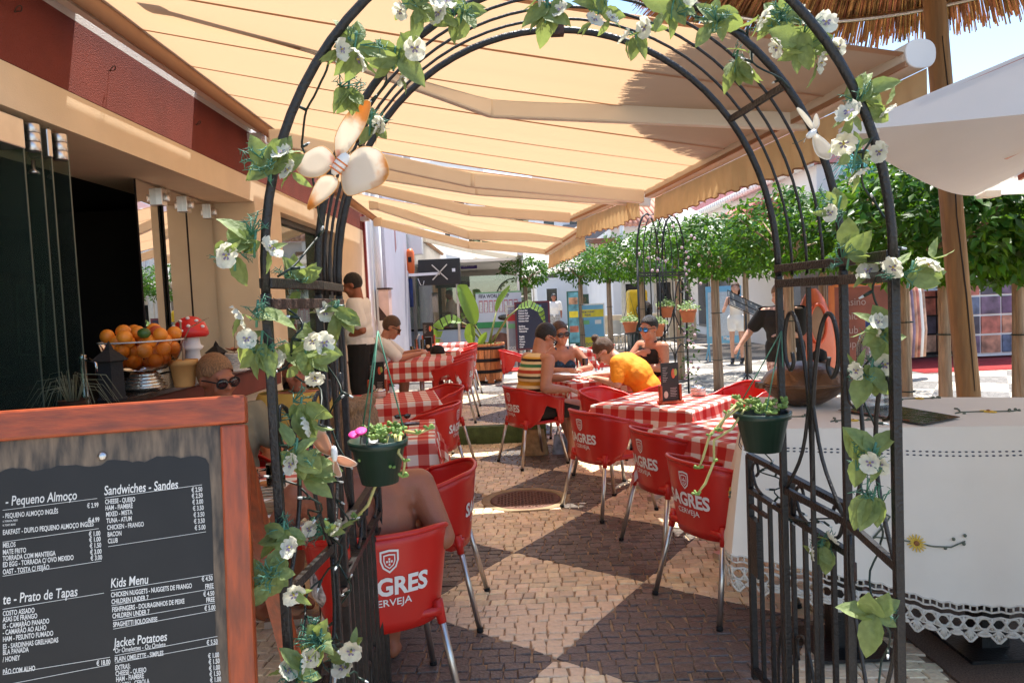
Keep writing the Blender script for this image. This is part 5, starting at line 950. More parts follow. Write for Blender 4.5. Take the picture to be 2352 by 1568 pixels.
# things on it
cpn = gz(1850, 952, 1.006); cpn.y += .3; cpn.x += .11; t = thing('cataplana', 'hammered copper clam shaped cataplana pan on the lace table', 'pan', (cpn.x, cpn.y, 1.006)); cu_ = mat('old_copper', (.16, .085, .045), .38, .7, .35, 14, .25, 40)
K_ = 1.0
part('lower_shell', MB().lathe([(.04, 0), (.09, .008), (.16, .05), (.205, .1), (.212, .108)], n=32), cu_, t); part('upper_shell', MB().lathe([(.212, .112), (.205, .122), (.17, .17), (.11, .205), (.04, .22), (0, .222)], n=32), cu_, t); part('rim', MB().tube([(.213*math.cos(a), .213*math.sin(a), .11) for a in np.linspace(0, 6.283, 41)[:-1]], .006, 6, closed=True), cu_, t)
for z, s in ((.085, -1), (.135, 1)): part('handle', MB().tube([(.19, -.05, z), (.235, -.04, z+.015*s), (.245, 0, z+.02*s), (.235, .04, z+.015*s), (.19, .05, z)], .006, 6), cu_, t)
part('hinge', MB().box(-.235, -.205, -.03, .03, .095, .125), cu_, t, False)
wbp = gz(2010, 950, 1.006); wbp.y += .14; wbp.x += .06; t = thing('water_bottle', 'big clear plastic water bottle with blue cap on the lace table', 'bottle', (wbp.x, wbp.y, 1.006)); pr = [(.06, 0), (.072, .01)]
for k in range(5): z = .03+k*.032; pr += [(.072, z), (.068, z+.01), (.072, z+.02)]
pr += [(.072, .24), (.07, .3), (.055, .35), (.025, .385), (.022, .4)]; part('body', MB().lathe(pr, n=24, cap=False), glassmat('pet_plastic', (.88, .9, .92), .1, .06, .18, (.6, .62, .65)), t); part('cap', MB().lathe([(.026, .385), (.028, .39), (.028, .42), (.024, .424), (0, .424)], n=18), mat('blue_cap', (.03, .08, .3), .4), t); part('label', MB().lathe([(.0735, .13), (.0735, .22)], n=24, cap=False), mat('bottle_label', (.55, .52, .55), .5, 0, .3, 20), t)
mlp = thing('pepper_mill', 'dark wooden pepper mill with black band behind the arch post', 'pepper mill', (gz(1885, 915, 1.006).x+.0, gz(1885, 915, 1.006).y, 1.006)); part('body', MB().lathe([(.04, 0), (.044, .02), (.03, .08), (.036, .14), (.034, .2)], n=18), M['darkwood'], mlp); part('head', MB().lathe([(.034, .205), (.038, .22), (.034, .25), (.012, .265), (0, .268)], n=18), M['cloth_black'], mlp)
a, b, c, d = gz(1925, 942, 1.012), gz(2120, 975, 1.012), gz(2205, 958, 1.012), gz(2045, 930, 1.012); t = thing('laminated_menu', 'dark glossy laminated menu lying on the lace table', 'menu', (a.x, a.y, 1.012)); part('sheet', MB().prism([a, b, c, d], (0, 0, .003)), mat('glossy_dark', (.018, .012, .01), .12, 0, .5, 20, .2, 30, spec=.8), t, False, True); part('print_band', MB().prism([lerp(a, b, .2)+Vector((0, .03, .004)), lerp(a, b, .9)+Vector((0, .03, .004)), lerp(a, b, .9)+Vector((.01, .05, .004)), lerp(a, b, .2)+Vector((.01, .05, .004))], (0, 0, .0006)), mat('band_red', (.3, .06, .03), .2), t, False, True)
# ================================================================== FLOWER ARCH
AXL, AXR, ACX = -.545, .86, .157; AZ, AH = 1.64, .8
HOOP = {'near': (1.66, AXL, AXR), 'mid': (2.0, -.515, .90), 'far': (2.37, AXL, AXR)}
def hoop_pts(Y, xl, xr, z0=AZ, n=40, h=AH): c = (xl+xr)/2; r = (xr-xl)/2; return [Vector((c-r*math.cos(a), Y, z0+h*math.sin(a)**.93)) for a in np.linspace(0, math.pi, n)]
arch = thing('flower_arch', 'black wrought iron garden arch in the foreground hung with artificial flowers', 'arch', (ACX, 2.0, 0))
for k, (Y, xl, xr) in HOOP.items():
    part('hoop', MB().tube(hoop_pts(Y, xl, xr), .0108, 8), M['black'], arch, True, True)
    for x in (xl, xr): part('post', MB().bar((x, Y, 0), (x, Y, AZ), .0205, .0205, (0, 1, 0)), M['black'], arch, False, True, .003)
for i, Y in enumerate((2.1, 2.19, 2.28)):
    f_ = (Y-2.0)/.37; part('thin_hoop', MB().tube(hoop_pts(Y, lerp(-.515, AXL, f_), lerp(.9, AXR, f_)), .0045, 6), M['black'], arch, True, True)
for xs in (0, 1):
    for za, zb in ((1.652, 1.675), (1.603, 1.628)):
        pts = [Vector(((AXL, -.515, AXL), (AXR, .9, AXR))[xs][i:i+1]+((1.66, 2.0, 2.37)[i], (za+zb)/2)) for i in range(3)]
        for p, q in ((pts[0], pts[1]), (pts[1], pts[2])): part('cross_bar', MB().bar(p, q, .03, zb-za), M['black'] if za > 1.64 else M['rust'] if xs == 0 else M['black'], arch, False, True, .002)
for a in (.62, 2.52): 
    ps = [hoop_pts(*HOOP[k])[int(a/math.pi*39)] for k in ('near', 'mid', 'far')]
    part('tie_bar', MB().bar(ps[1], ps[2], .012, .018), M['black'], arch, False, True)
def panel(xs):
    def P(s, z): x = (lerp(AXL, -.515, s/.48) if s < .48 else lerp(-.515, AXL, (s-.48)/.52)) if xs == 0 else (lerp(AXR, .9, s/.48) if s < .48 else lerp(.9, AXR, (s-.48)/.52)); return Vector((x, 1.66+.71*s, z))
    for z in (.95, .18):
        part('rail', MB().bar(P(0, z), P(.48, z), .014, .022), M['black'], arch, False, True); part('rail', MB().bar(P(.48, z), P(1, z), .014, .022), M['black'], arch, False, True)
    part('spindle', MB().bar(P(.74, 1.6), P(.74, .18), .012, .012, (0, 1, 0)), M['black'], arch, False, True)
    def scroll(c, r, z, turn, s_): return [P(c+s_*r*(1-.55*t)*math.cos(a), z+r*.71*(1-.55*t)*math.sin(a)) for t, a in ((t, math.pi*(0+turn*t)) for t in np.linspace(0, 1, 14))]
    for sg in (-1, 1):
        pts = [P(.74, 1.02), P(.74+sg*.01, 1.2), P(.74+sg*.035, 1.34), P(.74+sg*.08, 1.46), P(.74+sg*.135, 1.52), P(.74+sg*.185, 1.51), P(.74+sg*.215, 1.45), P(.74+sg*.21, 1.38), P(.74+sg*.17, 1.345), P(.74+sg*.14, 1.37), P(.74+sg*.15, 1.4)]
        part('scroll', MB().curve(pts, .0068, 6), M['black'], arch, True, True)
        part('brace', MB().curve([P(.74, 1.3), P(.74+sg*.08, 1.1), P(.74+sg*.23, .96)], .006, 6), M['black'], arch, True, True)
        pts = [P(.24+sg*.22, .94), P(.24+sg*.1, 1.08), P(.24+sg*.06, 1.2), P(.24+sg*.1, 1.34), P(.24+sg*.19, 1.38), P(.24+sg*.2, 1.3), P(.24+sg*.14, 1.28)]
        part('scroll', MB().curve(pts, .0055, 6), M['black'], arch, True, True)
        pts = [P(.24+sg*.22, .92), P(.24+sg*.2, .75), P(.24+sg*.05, .52), P(.24-sg*.02, .42), P(.24+sg*.05, .33), P(.24+sg*.15, .34), P(.24+sg*.17, .4)]
        part('scroll', MB().curve(pts, .0055, 6), M['black'], arch, True, True)
panel(0); panel(1)
part('clamp', MB().obox(hoop_pts(*HOOP['far'])[20], (.02, 0, 0), (0, .016, 0), (0, 0, .018)), M['rust'], arch, False, True)
def gate(label, h, e):
    h, e = Vector(h), Vector(e); t = thing('iron_gate', label, 'gate', h, 0, 'arch gates'); L_ = (e-h).length; d = (e-h)/L_
    def P(s, z): return h+d*(L_*s)+Vector((0, 0, z))
    for s in (0, 1): part('stile', MB().bar(P(s, .06), P(s, .957), .024, .024, d), M['black'], t, False, True, .002)
    for z in (.957, .82, .1): part('rail', MB().bar(P(0, z), P(1, z), .022, .02), M['black'], t, False, True)
    for k in range(1, 8): part('bar', MB().bar(P(k/8, .1), P(k/8, .82), .014, .014, d), M['black'], t, False, True)
    part('bar', MB().bar(P(.5, .82), P(.5, .957), .02, .02, d), M['black'], t, False, True)
    for s0, sg in ((.02, 1), (.48, -1), (.52, 1), (.98, -1)): part('scroll', MB().curve([P(s0+sg*x, z) for x, z in ((.0, .83), (.01, .87), (.03, .925), (.08, .94), (.1, .91), (.07, .89))], .006, 6), M['black'], t, True, True); part('scroll', MB().curve([P(s0+sg*x, z) for x, z in ((.02, .9), (.06, .85), (.14, .83))], .006, 6), M['black'], t, True, True)
    for s0, sg in ((.3, 1), (.7, -1)): part('scroll', MB().curve([P(s0+sg*x, z) for x, z in ((.0, .1), (.02, .3), (.1, .42), (.18, .4), (.17, .33))], .006, 6), M['black'], t, True, True)
    part('latch', MB().bar(P(1.02, .76), P(.78, .76), .014, .014), M['rust'], t, False, True); part('lock_plate', MB().box(e.x-.012, e.x+.012, e.y-.1, e.y-.02, .5, .72), M['black'], t, False, True)
    for z in (.3, .75): part('hinge', MB().lathe([(.012, 0), (.012, .05)], h+Vector((0, -.02, z)), 10), M['rust'], t, True, True)
gate('open black iron gate leaf on the right in front of the lace table', (.955, 2.12, 0), (.905, 2.86, 0)); gate('open black iron gate leaf on the left seen edge on', (-.515, 2.1, 0), (-.535, 2.78, 0))
# ------------------------------------------------------------------ leaves, pansies, sprigs
def leaf_mesh(L_=.085, W_=.05, fold=.25, serr=True, curl=.15):
    mb = MB(); n = 9; vs = []
    for i in range(n+1):
        t = i/n; w_ = W_/2*(math.sin(math.pi*t**.8)**.85 if 0 < t < 1 else 0)*(1+(.07*(i % 2) if serr else 0)); z = -curl*L_*t*t
        for s in (-1, -.5, 0, .5, 1): vs.append((s*w_, L_*t, z+abs(s)*w_*fold+.0012*((i*7) % 3-1)*abs(s)))
    fs = [(i*5+j, i*5+j+1, (i+1)*5+j+1, (i+1)*5+j) for i in range(n) for j in range(4)]; mb.add(vs, fs); return mb.mesh('leaf', M['art_leaf'])
LEAF = [leaf_mesh(.085, .055, .25, True, .15), leaf_mesh(.1, .06, .35, True, .3), leaf_mesh(.07, .045, .15, True, .05), leaf_mesh(.06, .022, .3, False, .3)]
def pansy():
    mb = MB()
    for k, (a, s) in enumerate(((90, 1.0), (20, .95), (160, .95), (240, 1.05), (300, 1.05))):
        a = math.radians(a); c, sn = math.cos(a), math.sin(a); vs = []; n = 8
        for i in range(n+1):
            t = i/n; r = .002+.035*s*t; w_ = .0205*s*math.sqrt(max(0., 1-((t-.56)/.46)**2)) if t > .25 else .0205*s*.75*(.25+t*3)
            for q in (-1, -.4, .4, 1): x, y = r, q*w_; z = .004*math.sin(q*3+i*1.3+k)*t+.013*t*t*(1-.5*t)+.004*abs(q)*t+k*.0012; vs.append((c*x-sn*y, sn*x+c*y, z))
        mb.add(vs, [(i*4+j, i*4+j+1, (i+1)*4+j+1, (i+1)*4+j) for i in range(n) for j in range(3)], 0)
        if k in (1, 2, 3, 4): mb.add([(c*r-sn*q, sn*r+c*q, .0085+.001*k) for r, q in ((.002, -.001), (.011, -.004), (.015, -.001), (.011, .0), (.016, .002), (.01, .004), (.002, .001))], [(0, 1, 2, 3, 4, 5, 6)], 1)
    mb.sph((0, 0, .009), .004, 8, 5, 2); return mb.mesh('pansy', [M['petal'], M['petal_c'], mat('pansy_eye', (.4, .3, .04), .6)])
PANSY = pansy()
def sprig_mesh():
    mb = MB(); rn = random.Random(3)
    for k in range(9):
        a, b = rn.uniform(0, 6.28), rn.uniform(.3, 1.1); d = Vector((math.cos(a)*math.sin(b), math.sin(a)*math.sin(b), math.cos(b))); L_ = rn.uniform(.03, .06); m_ = d*L_*.6+Vector((0, 0, .006)); e = d*L_+Vector((0, 0, -.006)); mb.tube([(0, 0, 0), m_, e], [.0015, .0013, .0006], 4)
        for q in range(3): p = lerp(m_, e, q/3); mb.tube([p, p+Vector((rn.uniform(-1, 1), rn.uniform(-1, 1), rn.uniform(-.5, 1)))*.013], [.001, .0005], 4)
    return mb.mesh('sprig', M['sprig'])
SPRIG = sprig_mesh()
def orient(o, p, d, n, roll=0):
    d = Vector(d).normalized(); n = Vector(n); x = d.cross(n); x = x.normalized() if x.length > 1e-4 else d.orthogonal().normalized(); z = x.cross(d); m_ = Matrix((x, d, z)).transposed(); o.rotation_euler = (m_ @ Matrix.Rotation(roll, 3, 'Y')).to_euler(); o.location = p
rs = random.Random(21)
def spray(px_, py_, Y, nl, nf, label, spread=.05, ang=None, ls=1., ns=2, down=.2):
    p = at(px_, py_, Y); t = thing('flower_spray', label, 'artificial flower', p, 0, 'artificial flowers on the arch'); toc = (EYEP-p).normalized()
    part('stem', MB().tube([(-.004, .004, -.03), (0, 0, 0), (.006, -.004, .03)], .003, 5), M['sprig'], t)
    for k in range(nl+(4 if nl > 3 else 1)):
        a = (ang if ang is not None else rs.uniform(0, 6.28))+(rs.uniform(-1.0, 1.0) if ang is not None else 0); o = link('leaf', LEAF[rs.choice((0, 0, 1, 2))], t)
        d = Vector((math.cos(a), rs.uniform(-.5, .35), math.sin(a)-down)); s = ls*rs.uniform(.52, .92); o.scale = (s*rs.uniform(.75, 1.05), s, s); orient(o, Vector((rs.uniform(-1, 1), rs.uniform(-.6, .6), rs.uniform(-1, 1)))*spread*.35, d, toc+Vector((rs.uniform(-.7, .7), rs.uniform(-.4, .4), rs.uniform(-.2, .9))), rs.uniform(-.4, .4))
    for k in range(nf if nf < 3 else nf-1):
        a = rs.uniform(0, 6.28); q = Vector((math.cos(a)*spread, rs.uniform(-.04, 0), math.sin(a)*spread*.8)); o = link('pansy', PANSY, t); s = rs.uniform(.55, .85); o.scale = (s, s, s*1.3); nn = (toc*.45+Vector((rs.uniform(-1.1, 1.1), rs.uniform(-.6, .4), rs.uniform(-.8, .9)))).normalized(); o.rotation_euler = nn.to_track_quat('Z', 'Y').to_euler(); o.location = q
        for j in range(2): b = link('leaf', LEAF[3], t); s = rs.uniform(.7, 1); b.scale = (s, s, s); orient(b, q-nn*.005, Vector((rs.uniform(-1, 1), rs.uniform(-.2, .5), rs.uniform(-1, .6))), nn)
    for k in range(ns): o = link('sprig', SPRIG, t); s = rs.uniform(.7, 1.2); o.scale = (s, s, s); o.rotation_euler = (rs.uniform(-1.6, 1.6), rs.uniform(-1.6, 1.6), rs.uniform(0, 6)); o.location = (rs.uniform(-.02, .02), 0, rs.uniform(-.02, .02))
for a in (
    (622, 385, 1.64, 6, 3, 'white blue pansies with broad leaves against the red fascia', .045), (815, 105, 1.68, 5, 2, 'pansy spray on the outer left curve near the picture top', .035), (905, 135, 1.9, 7, 3, 'dense leaf and pansy spray inside the upper left curve', .06),
    (800, 205, 1.75, 4, 0, 'dark drooping leaf bunch below the upper left curve', .03, -1.5), (850, 285, 1.95, 2, 2, 'pale pansies just right of the large butterfly', .03), (585, 560, 1.64, 5, 1, 'leaf spray reaching left of the near post at half height', .045, 2.6),
    (540, 590, 1.62, 1, 1, 'single pansy bud dangling at the far left of the arch', .012), (685, 640, 1.85, 6, 0, 'upright leaves just above the left cross bar', .05, 1.2), (775, 715, 1.98, 5, 2, 'broad pale leaves beside the left cross bar end', .04, -1.0),
    (600, 790, 1.64, 4, 1, 'two big round leaves left of the near post below the bar', .03, -1.6, 1.1), (590, 720, 1.63, 1, 1, 'thin teal sprig with a red bud left of the near post', .03), (700, 820, 1.75, 6, 5, 'cluster of five white pansies between the left posts', .06),
    (690, 940, 1.72, 6, 1, 'trailing leaf spray behind the near left post', .05, -1.0), (680, 1035, 1.66, 5, 1, 'open pansy tied to the near left post above the pink butterfly', .035), (690, 1085, 1.75, 4, 0, 'serrated leaves left of the pink butterfly', .04, 0),
    (650, 1225, 1.62, 4, 1, 'leaf pair low on the near left post', .04), (620, 1330, 1.58, 8, 3, 'heavy leaf and bud spray overlapping the menu board edge', .06), (745, 1215, 1.95, 2, 2, 'wispy sprig and white petals between the left posts', .04, None, .7, 5),
    (735, 1470, 1.7, 5, 1, 'tangle of small leaves near the bottom of the left posts', .05, None, .8, 4), (800, 1505, 1.85, 3, 2, 'white pansy at the bottom beside the left gate', .04, None, .8), (690, 1540, 1.62, 2, 2, 'white petals at the bottom edge by the near left post', .03),
    (1060, 35, 1.9, 6, 2, 'leaf spray on the arch top left of centre', .05), (960, 20, 1.85, 4, 2, 'pansies at the top where the left curve leaves the picture', .04), (1255, 25, 1.98, 5, 2, 'pansies with dark centres at the crown of the arch', .04), (1375, 25, 2.0, 3, 3, 'three pansies right of the crown of the arch', .045),
    (1460, 85, 2.1, 3, 2, 'small pansy bunch hanging below the crown', .03, -1.4, .8), (1640, 45, 1.85, 7, 0, 'bunch of large overlapping leaves at the upper right', .06), (1545, 15, 1.9, 5, 1, 'leaf spray between the crown and the upper right bunch', .05), (1790, 40, 1.75, 4, 2, 'teal sprigs and white buds on the upper right curve', .05, None, .9, 5),
    (1850, 100, 1.7, 8, 5, 'largest white pansy cluster before the thatched roof', .065), (1690, 140, 2.05, 4, 3, 'leaf pair and pansies hanging inside the upper right curve', .04, -1.5), (1975, 230, 1.66, 7, 3, 'leaf bundle with pansies against the white umbrella', .06, .5), (1965, 355, 1.66, 3, 4, 'white pansies under the edge of the white umbrella', .05),
    (1925, 480, 1.75, 2, 1, 'yellowish pansy between the right posts above the bar', .03), (1950, 590, 1.8, 7, 4, 'leaf and pansy spray at the right cross bar', .06, .8), (2090, 630, 1.62, 6, 2, 'pointed leaves reaching right of the near right post', .045, .1), (2030, 770, 1.72, 5, 3, 'pansies above the water bottle', .045),
    (2000, 850, 1.72, 5, 2, 'three broad leaves beside the water bottle', .04, -1.5, 1.1), (1975, 1060, 1.7, 3, 1, 'single cream pansy on the right post before the cloth', .03), (2005, 1045, 1.66, 2, 1, 'half seen pansy on the diagonal brace', .02), (2005, 1145, 1.7, 4, 0, 'rounded leaf below the right rail', .03, -1.5), (1885, 1255, 2.2, 5, 2, 'pansy spray hanging on the right gate', .04, -1.4),
    (2008, 1412, 1.64, 4, 0, 'three green leaves low on the right posts', .02, None, 1.15)):
    spray(*a)
# fairy-light cables twisted round the posts and hoops
def cable(label, pts, loops, amp, bulbs=12, seed=1, r=.0028):
    rn = random.Random(seed); t = thing('fairy_lights', label, 'string lights', pts[0], 0, 'fairy light cables'); P = []
    for i in range(len(pts)-1):
        n = max(3, int((Vector(pts[i+1])-Vector(pts[i])).length/.035))
        for k in range(n): P.append(lerp(Vector(pts[i]), Vector(pts[i+1]), k/n))
    Q = [p+Vector((amp*math.sin(i*loops+rn.uniform(-.4, .4)), amp*math.cos(i*loops*1.1), rn.uniform(-.3, .3)*amp)) for i, p in enumerate(P)]
    part('cable', MB().curve(Q, r, 5, 2), M['cable'], t, True, True)
    for k in range(bulbs): q = Q[int((k+.5)/bulbs*len(Q))]; d = Vector((rn.uniform(-1, 1), rn.uniform(-.5, .5), rn.uniform(-.6, .6))).normalized(); part('bulb_holder', MB().tube([q, q+d*.022], .004, 6), M['cable'], t, True, True); part('bulb', MB().tube([q+d*.022, q+d*.034], [.0035, .0025], 6), M['bulb'], t, True, True)
hp = lambda k, i: tuple(hoop_pts(*HOOP[k])[i])
cable('dark fairy light cable wound down the left posts', [(AXL, 1.7, 1.62), (-.5, 1.85, 1.4), (AXL, 1.75, 1.2), (-.51, 1.98, 1.0), (-.52, 1.8, .8), (-.5, 2.0, .6), (-.53, 1.75, .4), (-.5, 1.95, .2)], .9, .045, 26, 1)
cable('second cable tangle on the middle left post', [(-.5, 2.0, 1.6), (-.49, 2.02, 1.3), (-.5, 2.05, 1.0), (-.5, 1.98, .7), (-.51, 2.0, .3)], 1.3, .025, 20, 2); cable('thin cable crossing between the left hoops', [hp('near', 9), (-.5, 1.85, 2.0), (-.46, 1.9, 1.8), (-.545, 1.7, 1.66)], .8, .01, 6, 3)
cable('cable along the crown of the arch', [hp('mid', 8), hp('mid', 12), hp('mid', 16), hp('mid', 20), hp('mid', 24), hp('mid', 28), hp('mid', 32)], 1.1, .02, 16, 4); cable('cable down the right posts', [hp('near', 33), (AXR+.01, 1.7, 1.65), (.88, 1.85, 1.3), (.87, 1.8, 1.0), (.88, 1.78, .7), (.87, 1.75, .3)], .9, .018, 16, 5)
cable('cable bundle knotted on the top of the right gate', [(.9, 2.72, 1.0), (.91, 2.66, .93), (.92, 2.55, .9), (.92, 2.45, .82), (.94, 2.3, .86), (.95, 2.18, .93)], 1.7, .03, 12, 6)
# ------------------------------------------------------------------ butterflies
def butterfly(label, px_, py_, Y, wings, body, edge, cen_, base, s=1., veins=True):
    c = at(px_, py_, Y); t = thing('butterfly_ornament', label, 'ornament', c, 0, 'butterfly ornaments')
    m = bpy.data.materials.new('wing_'+base); m.use_nodes = True; nt = m.node_tree; L = nt.links.new; b = nt.nodes['Principled BSDF']; b.inputs['Roughness'].default_value = .6; tc = N(nt, 'TexCoord'); ln = N(nt, 'VectorMath', operation='LENGTH'); L(tc.outputs['Object'], ln.inputs[0]); nz = N(nt, 'TexNoise'); nz.inputs['Scale'].default_value = 55; L(tc.outputs['Object'], nz.inputs[0]); ad = N(nt, 'Math', operation='MULTIPLY_ADD'); ad.inputs[1].default_value = .05*s; L(nz.outputs[0], ad.inputs[0]); L(ln.outputs['Value'], ad.inputs[2])
    mr = N(nt, 'MapRange'); mr.inputs[1].default_value = .02*s; mr.inputs[2].default_value = .15*s; L(ad.outputs[0], mr.inputs[0]); cr = N(nt, 'ValToRGB'); e = cr.color_ramp.elements; e[0].color = C(cen_); e[1].color = C(edge); x = e.new(.25); x.color = C(base); x = e.new(.75); x.color = C(base); L(mr.outputs[0], cr.inputs[0]); L(cr.outputs[0], b.inputs['Base Color']); tr = N(nt, 'BsdfTranslucent'); L(cr.outputs[0], tr.inputs[0]); ms_ = N(nt, 'MixShader'); ms_.inputs[0].default_value = .6; L(b.outputs[0], ms_.inputs[1]); L(tr.outputs[0], ms_.inputs[2]); L(ms_.outputs[0], nt.nodes['Material Output'].inputs[0])
    for w_, tilt in wings:
        pts = [at(x_, y_, Y)-c for x_, y_ in w_]; n = len(pts); cm = []
        for i in range(n):                       # Catmull-Rom outline
            p0, p1, p2, p3 = pts[i-1], pts[i], pts[(i+1) % n], pts[(i+2) % n]
            for q in (0, .25, .5, .75): cm.append(.5*((2*p1)+(p2-p0)*q+(2*p0-5*p1+4*p2-p3)*q*q+(3*p1-p0-3*p2+p3)*q**3))
        rt = pts[0]; cm = [Vector((p.x, p.y-tilt*(p-rt).length, p.z)) for p in cm]; ct = sum(cm, Vector())/len(cm); k = len(cm); mb = MB(); mb.add([ct]+[lerp(ct, p, .5) for p in cm]+cm, [(0, 1+i, 1+(i+1) % k) for i in range(k)]+[(1+i, 1+k+i, 1+k+(i+1) % k, 1+(i+1) % k) for i in range(k)])
        o = part('wing', mb, m, t); solid(o, .0015); part('wire', MB().tube(cm, .0011, 5, closed=True), mat('wing_wire', C(edge)[:3], .5), o)
    p, q = at(*body[0], Y)-c, at(*body[1], Y)-c; mb = MB(); mb.tube([lerp(p, q, f_)+Vector((0, -.008, 0)) for f_ in (0, .12, .35, .6, .85, 1)], [x*s for x in (.006, .012, .015, .015, .011, .004)], 10); bd = part('body', mb, M['wht'], t)
    if veins:
        for f_ in (.4, .6, .8): cc = lerp(p, q, f_)+Vector((0, -.008, 0)); d = (q-p).normalized(); x = d.orthogonal().normalized(); y = d.cross(x); part('stripe', MB().tube([cc+(x*math.cos(a)+y*math.sin(a))*.0155*s for a in np.linspace(0, 6.283, 13)[:-1]], .002*s, 5, closed=True), mat('stripe_orange', (.7, .2, .05), .6), bd)
    for sg in (-1, 1): part('antenna', MB().tube([p, p+(p-q).normalized()*.02+Vector((sg*.008, -.01, 0)), p+(p-q).normalized()*.03+Vector((sg*.014, -.012, .004))], .0009, 4), M['cable'], t)
butterfly('large cream butterfly ornament with orange edged wings on the left hoop', 780, 372, 1.8, [([(775, 365), (772, 320), (800, 272), (838, 243), (858, 248), (840, 300), (800, 350)], .25), ([(770, 368), (740, 335), (700, 350), (678, 385), (700, 405), (740, 402)], -.1), ([(795, 370), (830, 340), (875, 350), (896, 395), (880, 425), (845, 440), (800, 450), (785, 410)], .15), ([(775, 410), (765, 440), (705, 480), (708, 450), (735, 405)], -.2)], ((800, 355), (766, 402)), '#e2a860', '#d8622a', '#f8f0e2')
butterfly('small pink butterfly ornament with gauzy wings on the left post', 768, 1040, 1.78, [([(765, 1045), (735, 1035), (712, 1000), (725, 980), (745, 985), (757, 1010)], .1), ([(762, 1050), (745, 1062), (740, 1100), (750, 1098), (765, 1085)], 0), ([(775, 1048), (790, 1050), (816, 1068), (800, 1075), (775, 1065)], -.4), ([(770, 1055), (780, 1075), (785, 1092), (768, 1088)], .1)], ((768, 1022), (771, 1058)), '#e8d2bd', '#d8604c', '#e0b79c', .55, False)
butterfly('white gauze butterfly ornament on the upper right hoop', 1862, 312, 1.9, [([(1870, 300), (1855, 290), (1826, 255), (1836, 255), (1862, 280)], .2), ([(1870, 300), (1868, 280), (1875, 262), (1882, 285)], 0), ([(1868, 310), (1880, 312), (1905, 340), (1900, 368), (1875, 360), (1866, 335)], .2)], ((1850, 318), (1872, 300)), '#efe9dc', '#f5f0e6', '#f2ecdf', .55, False)
# ------------------------------------------------------------------ hanging pots
def hang_pot(label, px_, py_, Y, r, h, hook, stems, pink=False):
    c = at(px_, py_, Y); t = thing('hanging_pot', label, 'flower pot', c, 0, 'hanging pots on the near arch'); part('pot', MB().lathe([(r*.62, -h), (r*.66, -h), (r*.95, -.02), (r*1.05, -.02), (r*1.08, 0), (r, 0), (r*.9, -.02), (0, -.025)], n=28), M['green_pot'], t)
    hk = at(*hook, Y)
    for a in (.3, 2.4, 4.5): part('wire', MB().tube([c+Vector((r*math.cos(a), r*math.sin(a), 0)), hk], .0022, 5), M['sprig'], t, True, True)
    mb = MB(); lf = MB(); rn = random.Random(int(px_))
    def fleshy(p, k=5, s=1.):
        for q in range(k): a = rn.uniform(0, 6.28); d = Vector((math.cos(a), math.sin(a)*.7, rn.uniform(.1, 1))).normalized()*.014*s; lf.cone(p, .003*s, p+d, .0055*s, 6)
    for st_ in stems: pts = [at(x_, y_, Y-.02-.02*(i > 0)) for i, (x_, y_) in enumerate(st_)]; mb.tube(pts, [.0045]*(len(pts)-1)+[.003], 6); fleshy(pts[-1], 6, .9); fleshy(pts[len(pts)//2], 3, .8)
    for k in range(34): a = rn.uniform(0, 6.28); q = c+Vector((r*rn.uniform(0, 1)*math.cos(a), r*rn.uniform(0, 1)*math.sin(a), rn.uniform(0, .035))); fleshy(q, 4, 1.)
    part('stems', mb, M['succ_stem'], t, True, True); tag(part('foliage', lf, M['succ'], t, True, True), kind='stuff')
    if pink:
        for x_, y_ in ((815, 1000), (830, 992)): p = at(x_, y_, Y-.08); part('blossom', MB().lathe([(.002, 0), (.014, .006), (.016, .01), (0, .004)], p-Vector((0, 0, .004)), 14, M=Matrix.Rotation(.5, 3, 'X')), mat('magenta', (.7, .03, .25), .6), t, True, True)
hang_pot('dark green hanging pot with trailing succulent and pink blossoms at left', 868, 1008, 2.02, .077, .12, (868, 760), [[(880, 1010), (895, 1030), (900, 1070), (880, 1085), (860, 1120), (845, 1160), (820, 1185)], [(920, 1000), (915, 1040), (930, 1060), (925, 1095)], [(890, 1000), (880, 1050), (850, 1070), (830, 1060)], [(930, 990), (960, 995), (985, 985)], [(905, 990), (912, 1020), (890, 1050), (895, 1075)]], True)
hang_pot('dark green hanging pot with long yellow trailing stems at right', 1750, 945, 2.35, .085, .125, (1795, 760), [[(1700, 935), (1660, 965), (1630, 1000), (1615, 1050), (1605, 1075)], [(1710, 940), (1680, 985), (1640, 1010), (1640, 1060), (1620, 1110), (1600, 1135)], [(1690, 930), (1670, 950), (1650, 990)], [(1720, 930), (1690, 915)]])
# ================================================================== MENU BOARD
TRc = at(562, 905, 1.6); bu = (TRc-at(0, 945, 1.5)); bu.z = 0; bu.normalize(); br = at(615, 1568, 1.5); bd_ = (br-TRc); bd_ -= bu*bd_.dot(bu); bd_.normalize(); bn = bu.cross(-bd_).normalized()   # bn: towards viewer
if bn.y > 0: bn = -bn
mbd = thing('menu_board', 'red wooden A frame menu board with white chalk style prices in the left foreground', 'menu board', (TRc.x, TRc.y, 0))
def bq(px_, py_): d = ray(px_, py_); k = (TRc-EYEP).dot(bn)/d.dot(bn); q = EYEP+d*k-TRc; return q.dot(bu), q.dot(bd_)
def B(u, v, o=0.): return TRc+bu*u+bd_*v+bn*o
def bbox(u0, u1, v0, v1, o0, o1): return MB().obox(B((u0+u1)/2, (v0+v1)/2, (o0+o1)/2), bu*(u1-u0)/2, bd_*(v1-v0)/2, bn*(o1-o0)/2)
LB = TRc.z/-bd_.z
part('top_rail', bbox(-.86, 0, 0, .062, -.045, 0), M['wood_h'], mbd, False, True, .006)
